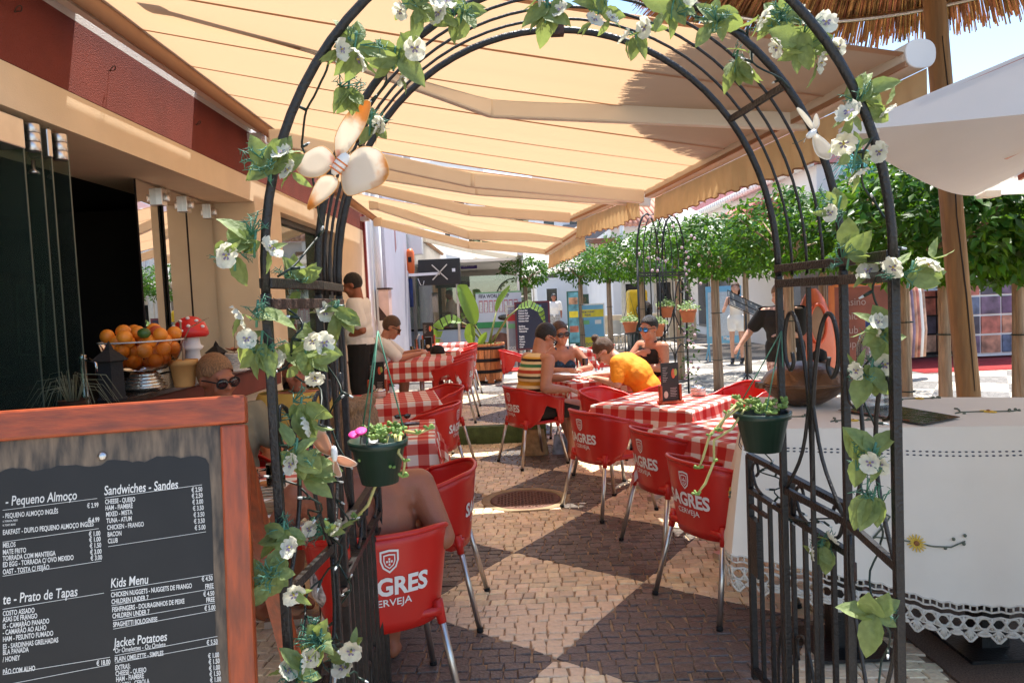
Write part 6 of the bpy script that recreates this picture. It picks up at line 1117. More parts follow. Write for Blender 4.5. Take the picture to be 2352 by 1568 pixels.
part('stile', bbox(-.054, -.001, .064, LB, -.045, 0), M['wood'], mbd, False, True, .005); part('stile', bbox(-.859, -.806, .064, LB, -.045, 0), M['wood'], mbd, False, True, .005); part('bottom_rail', bbox(-.806, -.054, 1.2, 1.25, -.04, -.002), M['wood_h'], mbd, False, True, .004)
part('rear_leg', MB().bar(B(-.03, .1, -.06), Vector((B(-.03, .1).x, B(-.03, .1).y+.62, 0)), .045, .03), M['wood'], mbd, False, True); part('rear_leg', MB().bar(B(-.83, .1, -.06), Vector((B(-.83, .1).x, B(-.83, .1).y+.62, 0)), .045, .03), M['wood'], mbd, False, True)
fc = part('printed_wood_panel', bbox(-.806, -.054, .062, 1.2, -.03, -.014), mat('grey_printed_wood', (.075, .06, .048), .5, 0, .5, 5, .1, 60, stretch=(14, 14, .8), col2='#85705a', detail=6), mbd, False, True)
# black slate field with ragged brush edge
rn = random.Random(6); e = []; uR = bq(478, 1100)[0]; vT = bq(300, 1058)[1]
for k in range(60): u = lerp(-.80, uR-.02, k/59); e.append((u, vT+rn.uniform(-.003, .003)+.004*math.sin(k*.8)))
e += [(uR-.006, vT+.008), (uR, vT+.02), (uR+.003, vT+.1), (uR, 1.19), (-.80, 1.19)]
part('slate_field', MB().poly([B(u, v, -.0125) for u, v in reversed(e)]), mat('matt_black_print', (.014, .013, .013), .55, 0, .2, 8), fc, False, True); part('screw', MB().lathe([(.009, 0), (.009, .002), (.004, .004), (0, .004)], B(*bq(230, 1047), -.0125), 14, M=bn.to_track_quat('Z', 'Y').to_matrix()), M['alu'], fc, True, True)
mb = MB()
def K(x, y): return bq(x*.4142, 918.7+y*.4142)
def btext(txt, x, y, hpx, xs=.62, right=False, sh=0., thick=.0): u, v = K(x, y); s = hpx*.4142*1.5/FPX/.7; put_text(mb, txt, B(u, v, -.0115), bu, -bd_, s, xs, sh, 'RIGHT' if right else 'LEFT', off=0, offset=thick*s)
def rule(x0, y0, x1, y1): (u0, v0), (u1, v1) = K(x0, y0), K(x1, y1); mb.bar(B(u0, v0, -.0115), B(u1, v1, -.0115), .0009, .0004, bn)
script = [('- Pequeno Almoço', 14, 588, 52), ('Sandwiches - Sandes', 566, 528, 52), ('te - Prato de Tapas', 0, 1138, 52), ('Kids Menu', 602, 1045, 50), ('Jacket Potatoes', 622, 1377, 48), ('Or Omelettes - Ou Omlete', 626, 1410, 26)]
for tx, x, y, h in script: btext(tx, x, y, h, .64 if h > 30 else .62, sh=.12, thick=.012)
rows = [('- PEQUENO ALMOÇO INGLÊS', 0, 658, 26), ('A, TORRADA, FEIJÃO', 0, 680, 10), ('N, TOAST, BEANS', 0, 702, 10), ('EAKFAST - DUPLO PEQUENO ALMOÇO INGLÊS', 0, 750, 27), ('MELOS', 0, 822, 26), ('MATE FRITO', 0, 860, 26), ('TORRADA COM MANTEIGA', 0, 895, 26), ('ED EGG - TORRADA C/ OVO MEXIDO', 0, 930, 26), ('OAST - TOSTA C/ FEIJÃO', 0, 970, 26),
        ('COSTO ASSADO', 0, 1203, 26), ('ASAS DE FRANGO', 0, 1237, 26), ('IS - CAMARÃO PANADO', 0, 1274, 26), ('- CAMARÃO AO ALHO', 0, 1309, 26), ('HAM - PESUNTO FUMADO', 0, 1346, 26), ('ES - SARDINHAS GRELHADAS', 0, 1388, 26), ('BLA PANADA', 0, 1420, 26), ('/ HONEY', 0, 1460, 26), ('PÃO COM ALHO', 0, 1530, 26),
        ('CHEESE - QUEIJO', 572, 578, 26), ('HAM - FIAMBRE', 574, 613, 26), ('MIXED - MISTA', 577, 648, 26), ('TUNA - ATUM', 580, 684, 26), ('CHICKEN - FRANGO', 583, 722, 26), ('BACON', 586, 760, 26), ('CLUB', 588, 797, 26), ('CHICKEN NUGGETS - NUGGETS DE FRANGO', 605, 1098, 26), ('CHILDREN UNDER 7', 608, 1136, 26), ('FISHFINGERS - DOURAGINHOS DE PEIXE', 611, 1180, 26), ('CHILDREN UNDER 7', 613, 1216, 26), ('SPAGHETTI BOLOGNESE', 617, 1264, 26), ('PLAIN OMELETTE - SIMPLES', 626, 1458, 26), ('EXTRAS:', 628, 1505, 26), ('CHEESE - QUEIJO', 630, 1538, 26), ('HAM - FIAMBRE', 633, 1570, 26), ('ONION - CEBOLA', 636, 1604, 26)]
for tx, x, y, h in rows: btext(tx, x, y, h, .56, thick=.022)
for tx, x, y in (('€ 2.99', 536, 594), ('€ 4.99', 541, 676), ('€ 1.00', 546, 752), ('€ 1.00', 548, 784), ('€ 1.50', 551, 818), ('€ 3.00', 553, 853), ('€ 3.00', 556, 886), ('€ 2.50', 1116, 506), ('€ 2.50', 1118, 540), ('€ 3.00', 1121, 574), ('€ 3.50', 1124, 609), ('€ 3.50', 1128, 645), ('€ 3.50', 1130, 681), ('€ 5.00', 1134, 717), ('€ 4.50', 1174, 1002), ('FREE', 1179, 1044), ('€ 4.50', 1183, 1086), ('FREE', 1185, 1120), ('€ 5.00', 1189, 1165), ('€ 5.50', 1202, 1356), ('€ 1.00', 1210, 1430), ('€ 1.50', 1213, 1464), ('€ 1.00', 1215, 1499), ('€ 1.50', 1218, 1532), ('€ 1.00', 1221, 1565), ('€ 18.00', 602, 1470)): btext(tx, x, y, 26, .6, True, thick=.022)
for r_ in ((0, 612, 528, 546), (572, 543, 1114, 470), (0, 790, 537, 714), (0, 980, 552, 895), (590, 815, 1136, 732), (0, 1165, 566, 1074), (604, 1060, 1174, 970), (608, 1145, 1182, 1048), (616, 1228, 1186, 1128), (618, 1275, 1190, 1170), (626, 1424, 1200, 1315), (628, 1465, 1203, 1358), (0, 1530, 600, 1432), (0, 1590, 598, 1474)): rule(*r_)
tag(part('lettering', mb, mat('chalk_white_print', (.75, .73, .68), .6), fc, False, True), kind='stuff')
# ================================================================== TREES
def ficus_leaf(mb, p, d, n, s):
    x = d.cross(n); x = x.normalized() if x.length > 1e-4 else d.orthogonal().normalized(); z = x.cross(d)
    a = p; b = p+d*s*.45+x*s*.24+z*s*.06; c = p+d*s-z*s*.12; e = p+d*s*.45-x*s*.24+z*s*.06; m_ = p+d*s*.5-z*s*.03
    mb.add([a, b, m_, e, c], [(0, 2, 1), (0, 3, 2), (1, 2, 4), (2, 3, 4)])
def ficus(label, x, Y, rx, z0, z1, n, leaf=.09, base=0., thick=.055, seed=1, shape=1., pot=None):
    rn = random.Random(seed); t = thing('ficus_tree', label, 'tree', (x, Y, base), 0, 'clipped ficus trees along the terrace'); zf = lerp(z0, z1, .25)
    tr = MB()
    for k in range(4):
        ph = k*math.pi/2; pts = [Vector((thick*.62*math.cos(ph+.9*math.sin(q*2+k)), thick*.62*math.sin(ph+.9*math.sin(q*2+k)), q*(zf-base))) for q in np.linspace(0, 1, 10)]; tr.tube(pts, [thick*.62*(1-.25*q) for q in np.linspace(0, 1, 10)], 8)
    tk = part('trunk', tr, M['trunk'], t); part('tie', MB().tube([(thick*1.25*math.cos(a), thick*1.25*math.sin(a), (zf-base)*.62) for a in np.linspace(0, 6.28, 15)[:-1]], .006, 5, closed=True), M['cable'], tk); part('tie', MB().tube([(thick*1.25*math.cos(a), thick*1.25*math.sin(a), (zf-base)*.25) for a in np.linspace(0, 6.28, 15)[:-1]], .006, 5, closed=True), M['cable'], tk)
    for k in range(8):
        a = k*.8+rn.uniform(-.3, .3); e = Vector((rx*.75*math.cos(a), rx*.75*math.sin(a), lerp(z0, z1, rn.uniform(.35, .85))-base)); part('branch', MB().tube([(0, 0, zf-base-.1), Vector((e.x*.35, e.y*.35, (zf-base)+.05+.2*(e.z-zf+base))), e], [.026, .018, .006], 6), M['trunk'], t)
    mb = MB(); cz = (z0+z1)/2-base; hz_ = (z1-z0)/2; lumps = [(Vector((rn.gauss(0, 1), rn.gauss(0, 1), rn.gauss(0, .8))).normalized(), rn.uniform(.25, .5)) for _ in range(22)]
    for k in range(n):
        d = Vector((rn.gauss(0, 1), rn.gauss(0, 1), rn.gauss(0, 1))).normalized(); w_ = 1+sum(.16*max(0, 1-(d-q).length/r_) for q, r_ in lumps)-.12
        r_ = rn.uniform(.45, 1)**.45*w_*(1+.06*noise.noise(d*3+Vector((seed, 0, 0)))); p = Vector((d.x*rx*r_, d.y*rx*r_, cz+d.z*hz_*r_))
        if noise.noise(p*4.5+Vector((seed*3, 1, 2))) < -.28: continue
        out = Vector((d.x, d.y, d.z*.6+.25)); dd = (Vector((rn.gauss(0, .7), rn.gauss(0, .7), rn.uniform(-1.3, .1)))+out*.6).normalized(); ficus_leaf(mb, p, dd, out+Vector((rn.gauss(0, .5), rn.gauss(0, .5), rn.uniform(0, .6))), leaf*rn.uniform(.7, 1.15))
    part('crown', mb, M['leaf'], t, True); 
    return t
def X0(px_, Y): return at(px_, 690, Y).x
for a in (('clipped ficus with thick braided trunk right of the far arch', X0(1645, 11.8), 11.8, .85, 1.72, 2.92, 4200, .095, 0, .07, 1), ('ficus behind the near right arch posts with a brown tie', X0(1815, 8.4), 8.4, .78, 1.72, 2.75, 3600, .09, 0, .06, 2), ('pale trunked ficus behind the orange kayak', X0(1893, 9.6), 9.6, .85, 1.74, 2.85, 3600, .09, 0, .06, 3),
          ('shady large leaved ficus beside the wooden post', X0(2172, 6.4), 6.4, 1.0, 1.5, 2.85, 5200, .115, 0, .055, 4), ('dark ficus at the right edge behind the white umbrella', X0(2345, 6.3), 6.3, .95, 1.5, 2.7, 4600, .12, 0, .06, 5), ('dark ficus deep behind the wooden post', X0(2080, 7.6), 7.6, .95, 1.62, 2.85, 4200, .11, 0, .06, 13),
          ('ficus standing between the far arch and the thick trunk', X0(1560, 13.6), 13.6, .95, 1.8, 2.95, 3600, .095, 0, .06, 6), ('ficus just behind the head of the man in black vest', X0(1475, 15.6), 15.6, 1.0, 1.8, 2.95, 3400, .1, 0, .06, 7), ('second ficus of the row, with a forked trunk', X0(1400, 18.2), 18.2, .85, 1.9, 2.95, 1800, .105, 0, .06, 8),
          ('round pale ficus at the left end of the right hand row', X0(1335, 20.5), 20.5, .95, 1.95, 3.1, 1800, .11, 0, .065, 9), ('small round ficus behind the palm tub', X0(1208, 15.8), 15.8, .62, 1.85, 2.55, 1500, .095, 0., .045, 10), ('ficus crown farther right in the row before the pink canopy', X0(1715, 14.2), 14.2, 1.05, 1.85, 2.95, 3400, .1, 0, .06, 11), ('ficus crown filling the row behind the right arch posts', X0(1960, 11.5), 11.5, 1.05, 1.75, 3.0, 4000, .1, 0, .06, 12)):
    ficus(*a)
# teal fishing net tufts on the tree tops
for i, (px_, py_, Y, lb) in enumerate(((1325, 575, 20.2, 'teal netting tuft on top of the round ficus at left'), (1985, 395, 9.2, 'teal netting strands behind the right arch post'))):
    c = at(px_, py_, Y); t = thing('netting_tuft', lb, 'netting', c, 0, 'teal netting tufts'); mb = MB(); rn = random.Random(i)
    for k in range(240): a = rn.uniform(0, 6.28); r_ = rn.uniform(.1, .5); d = Vector((math.cos(a)*r_, math.sin(a)*r_*.6, rn.uniform(-.1, .3))); mb.tube([(0, 0, 0), d*.6+Vector((0, 0, .1)), d+Vector((0, 0, rn.uniform(-.25, 0)))], [.006, .005, .003], 4)
    tag(part('strands', mb, mat('teal_net', (.08, .36, .36), .7, 0, .3, 9), t), kind='stuff')
# ------------------------------------------------------------------ palm tub (strelitzia)
tp = at(1117, 868, 13.0); tb = thing('barrel_planter', 'oiled wooden barrel tub with black hoops holding a bird of paradise plant', 'planter', (tp.x, 13.0, KZ)); n = 20
for k in range(n):
    a0, a1 = 2*math.pi*k/n+.012, 2*math.pi*(k+1)/n-.012; mb = MB(); vs = []
    for z, r in ((.05, .25), (.3, .285), (.62, .31)):
        for a, rr in ((a0, r), (a1, r), (a1, r-.025), (a0, r-.025)): vs.append((rr*math.cos(a), rr*math.sin(a), z))
    mb.add(vs, [(i*4+j, i*4+(j+1) % 4, (i+1)*4+(j+1) % 4, (i+1)*4+j) for i in range(2) for j in range(4)]+[(8, 9, 10, 11), (3, 2, 1, 0)]); part('stave', mb, M['orange_wood'], tb, False)
for z, r in ((.16, .269), (.34, .291), (.53, .304)): part('hoop', MB().lathe([(r, z), (r+.006, z), (r+.01, z+.05), (r+.003, z+.05)], n=40), M['cloth_black'], tb)
part('soil', MB().lathe([(.28, .55), (0, .57)], n=24), M['dark'], tb)
for k in range(4): a = k*math.pi/2+.4; part('foot', MB().box(.2*math.cos(a)-.05, .2*math.cos(a)+.05, .2*math.sin(a)-.05, .2*math.sin(a)+.05, 0, .05), M['orange_wood'], tb, False)
tb.scale = (1.14, 1.14, 1.1)
sp = thing('bird_of_paradise', 'bird of paradise plant with broad paddle leaves in the barrel tub', 'plant', (tp.x, 13.0, KZ+.57)); pm_ = mat('paddle_leaf', (.1, .2, .03), .4, 0, .2, 4, trans=.42, tcol=(.32, .46, .04, 1)); stm = mat('paddle_stem', (.2, .22, .05), .5, 0, .25, 8)
O = lambda x_, y_, Y=13.0: at(x_, y_, Y)
def paddle(stem, blade, W_, Yo, torn=0, nn=(0, -1, .2)):
    st_ = [O(x_, y_, 13+Yo*i/(len(stem)-1)) for i, (x_, y_) in enumerate(stem)]; part('stem', MB().tube(st_, [lerp(.028, .012, i/(len(st_)-1)) for i in range(len(st_))], 8), stm, sp, True, True)
    bl = [O(x_, y_, 13+Yo) for x_, y_ in blade]; n = 18; P = []
    for i in range(n+1):
        f_ = i/n*(len(bl)-1); k = min(int(f_), len(bl)-2); P.append(lerp(bl[k], bl[k+1], f_-k))
    lf = MB(); nn = Vector(nn).normalized()
    def S(u, v): i = u*n; k = min(int(i), n-1); c = lerp(P[k], P[k+1], i-k); d = (P[k+1]-P[k]).normalized(); s_ = d.cross(nn).normalized(); w_ = W_*max(0., math.sin(math.pi*min(1, u**.75*.97+.03)))**.7; q = (v-.5)*2; return c+s_*(q*w_)+nn*(abs(q)*w_*.35)
    if torn:
        for i in range(torn):
            u0, u1 = i/torn+.01, (i+1)/torn-.012
            for v0, v1 in ((0, .5), (.5, 1)): lf.grid(lambda a, b: S(lerp(u0, u1, a), lerp(v0, v1, b))-nn*0, 3, 4)
    else: lf.grid(S, 24, 8)
    part('leaf', lf, pm_, sp, True, True)
paddle([(1117, 800), (1108, 775), (1090, 745)], [(1090, 745), (1078, 710), (1060, 665), (1050, 655)], .15, -.2, nn=(.5, -1, .3))
paddle([(1122, 800), (1130, 760), (1140, 715)], [(1140, 715), (1150, 690), (1165, 668), (1172, 655)], .09, .1, nn=(-.9, -.6, .2))
paddle([(1116, 800), (1100, 775), (1075, 748), (1060, 740)], [(1060, 740), (1035, 735), (1010, 750), (1000, 790), (1002, 815)], .13, -.15, 9, nn=(-.2, -.6, .8))
paddle([(1124, 800), (1140, 770), (1165, 730), (1190, 708)], [(1190, 708), (1215, 702), (1240, 715), (1252, 745)], .12, -.1, 10, nn=(.3, -.5, .8))
paddle([(1112, 800), (1098, 790), (1088, 785)], [(1085, 790), (1080, 770), (1082, 750), (1085, 742)], .1, -.25, nn=(-.3, -1, .3))
paddle([(1114, 800), (1108, 790), (1100, 788)], [(1100, 790), (1110, 775), (1118, 762)], .06, -.25, nn=(.2, -1, .3))
mb = MB(); rn = random.Random(4)
for k in range(160): a = rn.uniform(0, 6.28); r_ = rn.uniform(.05, .27); p = Vector((r_*math.cos(a), r_*math.sin(a), rn.uniform(-.02, .1))); ficus_leaf(mb, p, Vector((rn.gauss(0, 1), rn.gauss(0, 1), rn.uniform(0, 1))).normalized(), Vector((0, -1, .6)), .05)
tag(part('ground_leaves', mb, M['succ'], sp), kind='stuff')
# ------------------------------------------------------------------ far arch with pots
fa = thing('far_arch', 'second black iron arch farther back with terracotta hanging pots', 'arch', (2.3, 10.3, 0)); FY = 10.3
xa, xb, xc = at(1467, 700, FY).x, at(1525, 700, FY).x, at(1597, 700, FY).x
def fh(p, q, z0, h, n=24): p, q = Vector(p), Vector(q); return [lerp(p, q, (1-math.cos(a))/2)+Vector((0, 0, z0+h*math.sin(a))) for a in np.linspace(0, math.pi, n)]
fl_, fr_2 = (xa, FY, 0), (xb, FY+.25, 0); bl_, br_ = (xa+.4, FY+1.3, 0), (xc, FY+.75, 0)
for f_ in (0, .25, .5, .75, 1): a_, b_ = lerp(Vector(fl_), Vector((xa+.35, FY-.1, 0)), 0)+Vector((f_*.42, f_*.35, 0)), Vector(fr_2)+Vector((f_*.45, f_*.35, 0)); part('hoop', MB().tube(fh(a_, b_, 2.1, .62), .014 if f_ in (0, 1) else .008, 6), M['black'], fa, True, True); [part('post', MB().tube([q+Vector((0, 0, 0 if f_ in (0, 1) else 1.0)), q+Vector((0, 0, 2.1))], .015 if f_ in (0, 1) else .009, 6), M['black'], fa, True, True) for q in (a_, b_)]
for z in (1.9, 1.86, .95, .3): 
    part('rail', MB().bar(Vector(fl_)+Vector((0, 0, z)), Vector(fl_)+Vector((.42, .35, z)), .02, .025), M['black'], fa, False, True); part('rail', MB().bar(Vector(fr_2)+Vector((0, 0, z)), Vector(fr_2)+Vector((.45, .35, z)), .02, .025), M['black'], fa, False, True)
c = Vector(fr_2)+Vector((.225, .175, 0)); ax = Vector((.45, .35, 0)).normalized()
for sg in (-1, 1):
    part('scroll', MB().curve([c+ax*(sg*s)+Vector((0, 0, z)) for s, z in ((0, 1.0), (.01, 1.3), (.06, 1.6), (.14, 1.78), (.22, 1.76), (.24, 1.65), (.18, 1.6), (.16, 1.66))], .009, 6), M['black'], fa, True, True); part('scroll', MB().curve([c+ax*(sg*s)+Vector((0, 0, z)) for s, z in ((0, 1.35), (.1, 1.15), (.27, .97))], .009, 6), M['black'], fa, True, True); part('scroll', MB().curve([c+ax*(sg*s)+Vector((0, 0, z)) for s, z in ((0, .6), (.04, .75), (.14, .85), (.24, .8))], .009, 6), M['black'], fa, True, True)
part('spindle', MB().tube([c+Vector((0, 0, .3)), c+Vector((0, 0, 1.88))], .009, 6), M['black'], fa, True, True)
g0, g1 = at(1435, 755, 10.0), at(1470, 800, 10.0)
for z in (1.08, .85, .3): part('gate_rail', MB().bar((g0.x, 10.0, z), (xa, FY, z), .02, .022), M['black'], fa, False, True)
for k in range(5): q = lerp(Vector((g0.x, 10.0, 0)), Vector((xa, FY, 0)), k/5); part('gate_bar', MB().tube([q+Vector((0, 0, .1)), q+Vector((0, 0, 1.08))], .01, 6), M['black'], fa, True, True)
for i, (px_, py_, Y, r, lb) in enumerate(((1580, 712, 10.0, .11, 'terracotta pot with yellow green leaves hanging right on the far arch'), (1530, 705, 10.6, .1, 'terracotta pot hanging in the middle of the far arch'), (1508, 745, 10.2, .11, 'terracotta pot behind the head of the man in black vest'), (1447, 740, 10.4, .1, 'leafy pot left of the man in black vest'))):
    p = at(px_, py_, Y); t = thing('terracotta_pot', lb, 'flower pot', p, 0, 'terracotta pots on the far arch'); part('pot', MB().lathe([(r*.68, -r*1.5), (r*.95, -.03), (r*1.05, -.03), (r*1.05, .01), (r*.9, .0), (0, -.02)], n=22), M['terra'], t); part('hanger', MB().tube([(-r, 0, 0), (0, 0, .42), (r, 0, 0)], .004, 5), M['cable'], t); mb = MB(); rn = random.Random(i)
    for k in range(260): a = rn.uniform(0, 6.28); q = r*1.35*rn.random()**.6; ficus_leaf(mb, Vector((q*math.cos(a), q*math.sin(a), rn.uniform(0, .11)*(1.3-q/r/1.5))), Vector((rn.gauss(0, 1), rn.gauss(0, 1), rn.uniform(-.3, 1))).normalized(), Vector((rn.gauss(0, .5), -.5, .8)), .035)
    tag(part('foliage', mb, M['succ'], t), kind='stuff')
mb = MB(); rn = random.Random(15); fl2 = MB()
for k in range(420):
    q = c+Vector((.25, .1, 0))+Vector((rn.gauss(0, .06), rn.gauss(0, .06), rn.uniform(.3, 2.5))) if k < 260 else Vector(fl_)+Vector((rn.uniform(0, .9), rn.uniform(0, .4), rn.uniform(1.9, 2.75)))
    if noise.noise(q*3) < -.1: continue
    ficus_leaf(mb, q, Vector((rn.gauss(0, 1), rn.gauss(0, 1), rn.uniform(-1, .6))).normalized(), Vector((rn.gauss(0, .5), -.6, .6)), .065)
    if k % 7 == 0: fl2.sph(q+Vector((0, -.03, 0)), .022, 6, 5)
cl_ = thing('climbing_garland', 'thin garland of pinkish flowers and leaves twined up the far arch', 'artificial flower', (c.x, c.y, 0)); tag(part('leaves', mb, M['leaf'], cl_, True, True), kind='stuff'); tag(part('blossoms', fl2, mat('pale_pink_blossom', (.7, .5, .55), .7), cl_, True, True), kind='stuff')
# ------------------------------------------------------------------ music stand, kayak
mp2 = at(1712, 880, 11.0); t = thing('music_stand', 'black folding music stand with wide slatted tray', 'music stand', (X0(1712, 11.0), 11.0, 0)); part('pole', MB().tube([(0, 0, .05), (0, 0, 1.25)], .014, 8), M['black'], t)
tu = Vector((.25, 0, -.12)).normalized(); tv = Vector((.1, .45, .55)).normalized()
for v in (0, .14, .28): part('tray_bar', MB().bar(Vector((-.05, 0, 1.3))-tu*.22+tv*v, Vector((-.05, 0, 1.3))+tu*.4+tv*v*.8, .012, .012), M['black'], t, False)
for s in (-.22, .08, .4): part('tray_strut', MB().bar(Vector((-.05, 0, 1.3))+tu*s, Vector((-.05, 0, 1.3))+tu*s+tv*.28, .01, .01), M['black'], t, False)
for s0, s1 in ((-.2, .06), (.1, .38)): q0 = Vector((-.05, 0, 1.3)); part('tray_panel', MB().poly([q0+tu*s0+tv*.02, q0+tu*s1+tv*.02, q0+tu*s1+tv*.26, q0+tu*s0+tv*.26]), mat('grey_tray', (.16, .15, .14), .6), t, False)
for k in range(3): a = k*2.1; part('foot', MB().tube([(0, 0, .35), (.3*math.cos(a), .3*math.sin(a), 0)], .01, 6), M['black'], t)
kx = X0(1868, 8.9); t = thing('orange_kayak', 'glossy orange plastic kayak stood on end behind the copper pan', 'kayak', (kx, 8.9, 0)); ko = mat('orange_hull', (.72, .15, .06), .25, 0, .1, 3, spec=.6)
part('hull', MB().grid(lambda u, v: Vector((.27*math.sin(math.pi*(v*.93+.06))**.55*math.cos(u*6.283), .17*math.sin(math.pi*(v*.93+.06))**.55*math.sin(u*6.283)*(1 if math.sin(u*6.283) > 0 else .7), 1.58*v)), 28, 24), ko, t); part('cockpit_rim', MB().tube([(.0+.1*math.cos(a), -.125, 1.16+.23*math.sin(a)) for a in np.linspace(0, 6.28, 25)[:-1]], .02, 8, closed=True), mat('rim_orange', (.75, .1, .03), .3), t); part('cockpit', MB().ell((0, -.118, 1.16), (.095, 0, 0), (0, .012, 0), (0, 0, .22), 20, 10), mat('cockpit_tan', (.35, .2, .12), .5), t)
# ================================================================== PEOPLE
def remesh(mb, voxel, smooth_it=5, name='body'):
    me = mb.mesh('tmp', M['skin']); o = bpy.data.objects.new('tmp', me); TMP.collection.objects.link(o)
    r = o.modifiers.new('r', 'REMESH'); r.mode = 'VOXEL'; r.voxel_size = voxel; r.use_smooth_shade = True
    if smooth_it: s = o.modifiers.new('s', 'SMOOTH'); s.factor = .5; s.iterations = smooth_it
    vl = TMP.view_layers[0]; vl.update(); out = bpy.data.meshes.new_from_object(o.evaluated_get(vl.depsgraph)); bpy.data.objects.remove(o); bpy.data.meshes.remove(me); out.name = name; return out
def finish(me, mat_, cuts=(), thick=0, name='shirt', parent=None, keep=None):
    bm = bmesh.new(); bm.from_mesh(me)
    for p, n in cuts:
        g = bm.verts[:]+bm.edges[:]+bm.faces[:]; bmesh.ops.bisect_plane(bm, geom=g, plane_co=Vector(p), plane_no=Vector(n), clear_outer=True)
    if keep: bmesh.ops.delete(bm, geom=[v for v in bm.verts if not keep(v.co)], context='VERTS')
    bm.to_mesh(me); bm.free(); me.materials.clear(); me.materials.append(mat_); me.polygons.foreach_set('use_smooth', [True]*len(me.polygons)); o = link(name, me, parent)
    if thick: solid(o, thick, 1)
    return o
SIT = dict(pel=(0, -.03, .55), chest=(0, .0, .86), neck=(0, .02, 1.07), head=(0, .05, 1.23), hf=(0, 1, -.05), shL=None, shR=None, elL=(-.25, .08, .78), elR=(.25, .08, .78), wrL=(-.2, .3, .74), wrR=(.2, .3, .74), knL=(-.13, .42, .54), knR=(.13, .42, .54), anL=(-.11, .4, .09), anR=(.11, .4, .09))
STAND = dict(pel=(0, 0, .97), chest=(0, .02, 1.27), neck=(0, 0, 1.48), head=(0, .035, 1.645), hf=(0, 1, -.05), shL=None, shR=None, elL=(-.25, -.03, 1.13), elR=(.25, -.03, 1.13), wrL=(-.25, .06, .9), wrR=(.25, .06, .9), knL=(-.1, .03, .5), knR=(.1, .03, .5), anL=(-.1, -.03, .09), anR=(.1, -.03, .09))
def person(label, loc, face, base, skin, J={}, g=1., gt=1., sw=.185, voxel=.0105, clothes=(), hair=None, hmat=None, glasses=None, scale=1., shoes=None, hands=True, female=False, belly=0., bun=False, ponytail=False, hs=1.13, group='people at the terrace'):
    j = dict(base); j.update(J); j = {k: (Vector(v) if v is not None else None) for k, v in j.items()}
    t = thing('person', label, 'person', loc, math.radians(face-90), group); t.scale = (scale,)*3
    lat = Vector((1, 0, 0)); sp = (j['neck']-j['pel']).normalized(); dep = lat.cross(sp)*-1   # dep: forward of torso
    dep = sp.cross(lat); dep = -dep if dep.y < 0 else dep
    if j['shL'] is None: j['shL'] = j['neck']-lat*sw-sp*.055
    if j['shR'] is None: j['shR'] = j['neck']+lat*sw-sp*.055
    pel, ch, nk = j['pel'], j['chest'], j['neck']; hipL, hipR = pel-lat*.09, pel+lat*.09
    def torso(mb, o=0., hem=None):
        k = gt; mb.ell(pel, lat*(.165*k+o), dep*(.12*k+o), sp*(.125+o)); w_ = lerp(pel, ch, .5); mb.ell(w_+dep*belly*.4, lat*(.145*k+o+belly*.3), dep*(.105*k+o+belly*.6), sp*(.16+o)); mb.ell(ch, lat*(.165*k+o), dep*(.112*k+o), sp*(.17+o)); mb.ell(lerp(ch, nk, .45), lat*(.17*k+o), dep*(.1*k+o), sp*(.12+o))
        if female: [mb.ell(ch+dep*.085+lat*(s*.068)+sp*.02, lat*(.06+o), dep*(.052+o), sp*(.055+o)) for s in (-1, 1)]
        mb.cone(nk-sp*.07-lat*.08, .062*k+o*.8, nk-sp*.07+lat*.08, .062*k+o*.8)
    def shoulders(mb, o=0.):
        for s, sh in ((-1, j['shL']), (1, j['shR'])): mb.cone(nk-sp*.06+lat*s*.06, .06*gt+o, sh, .056*g+o)
    def uarm(mb, o=0., f=1.):
        for sh, el in ((j['shL'], j['elL']), (j['shR'], j['elR'])): mb.cone(sh, .056*g+o, lerp(sh, el, f), lerp(.056, .042, f)*g+o)
    def farm(mb, o=0., f=1.):
        for el, wr in ((j['elL'], j['wrL']), (j['elR'], j['wrR'])): mb.cone(el, .041*g+o, lerp(el, wr, .3), .041*g+o); mb.cone(lerp(el, wr, .3), .041*g+o, lerp(el, wr, f), .027*g+o)
    def thigh(mb, o=0., f=1.):
        for h, k in ((hipL, j['knL']), (hipR, j['knR'])): mb.cone(h, .092*gt+o, lerp(h, k, f), lerp(.092, .06, f)*gt+o)
    def calf(mb, o=0., f=1.):
        for k, a in ((j['knL'], j['anL']), (j['knR'], j['anR'])): m_ = lerp(k, a, .3); mb.cone(k, .058*g+o, m_+Vector((0, -.015, 0)), .06*g+o); mb.cone(m_+Vector((0, -.015, 0)), .06*g+o, lerp(m_, a, f), lerp(.06, .036, f)*g+o)
    def feet(mb, o=0.):
        for a in (j['anL'], j['anR']): mb.cone(a, .038+o, a+Vector((0, -.03, -.05)), .034+o); mb.cone(a+Vector((0, -.03, -.05)), .036+o, a+Vector((0, .13, -.062)), .026+o); mb.cone(a+Vector((.015, .0, -.055)), .034+o, a+Vector((.012, .15, -.066)), .022+o)
    H = j['head']; hf = j['hf'].normalized(); up = (H-nk).normalized(); up = j['hu'].normalized() if 'hu' in j else up; up = (up-hf*up.dot(hf)).normalized(); hr = hf.cross(up); hf, up, hr = hf*hs, up*hs, hr*hs
    HP = lambda a, b, c: H+hr*a+hf*b+up*c
    mb = MB(); torso(mb); shoulders(mb); uarm(mb); farm(mb); thigh(mb); calf(mb); feet(mb)
    mb.cone(nk-sp*.05, .06*g, H-up*.06-hf*.02, .054*g)
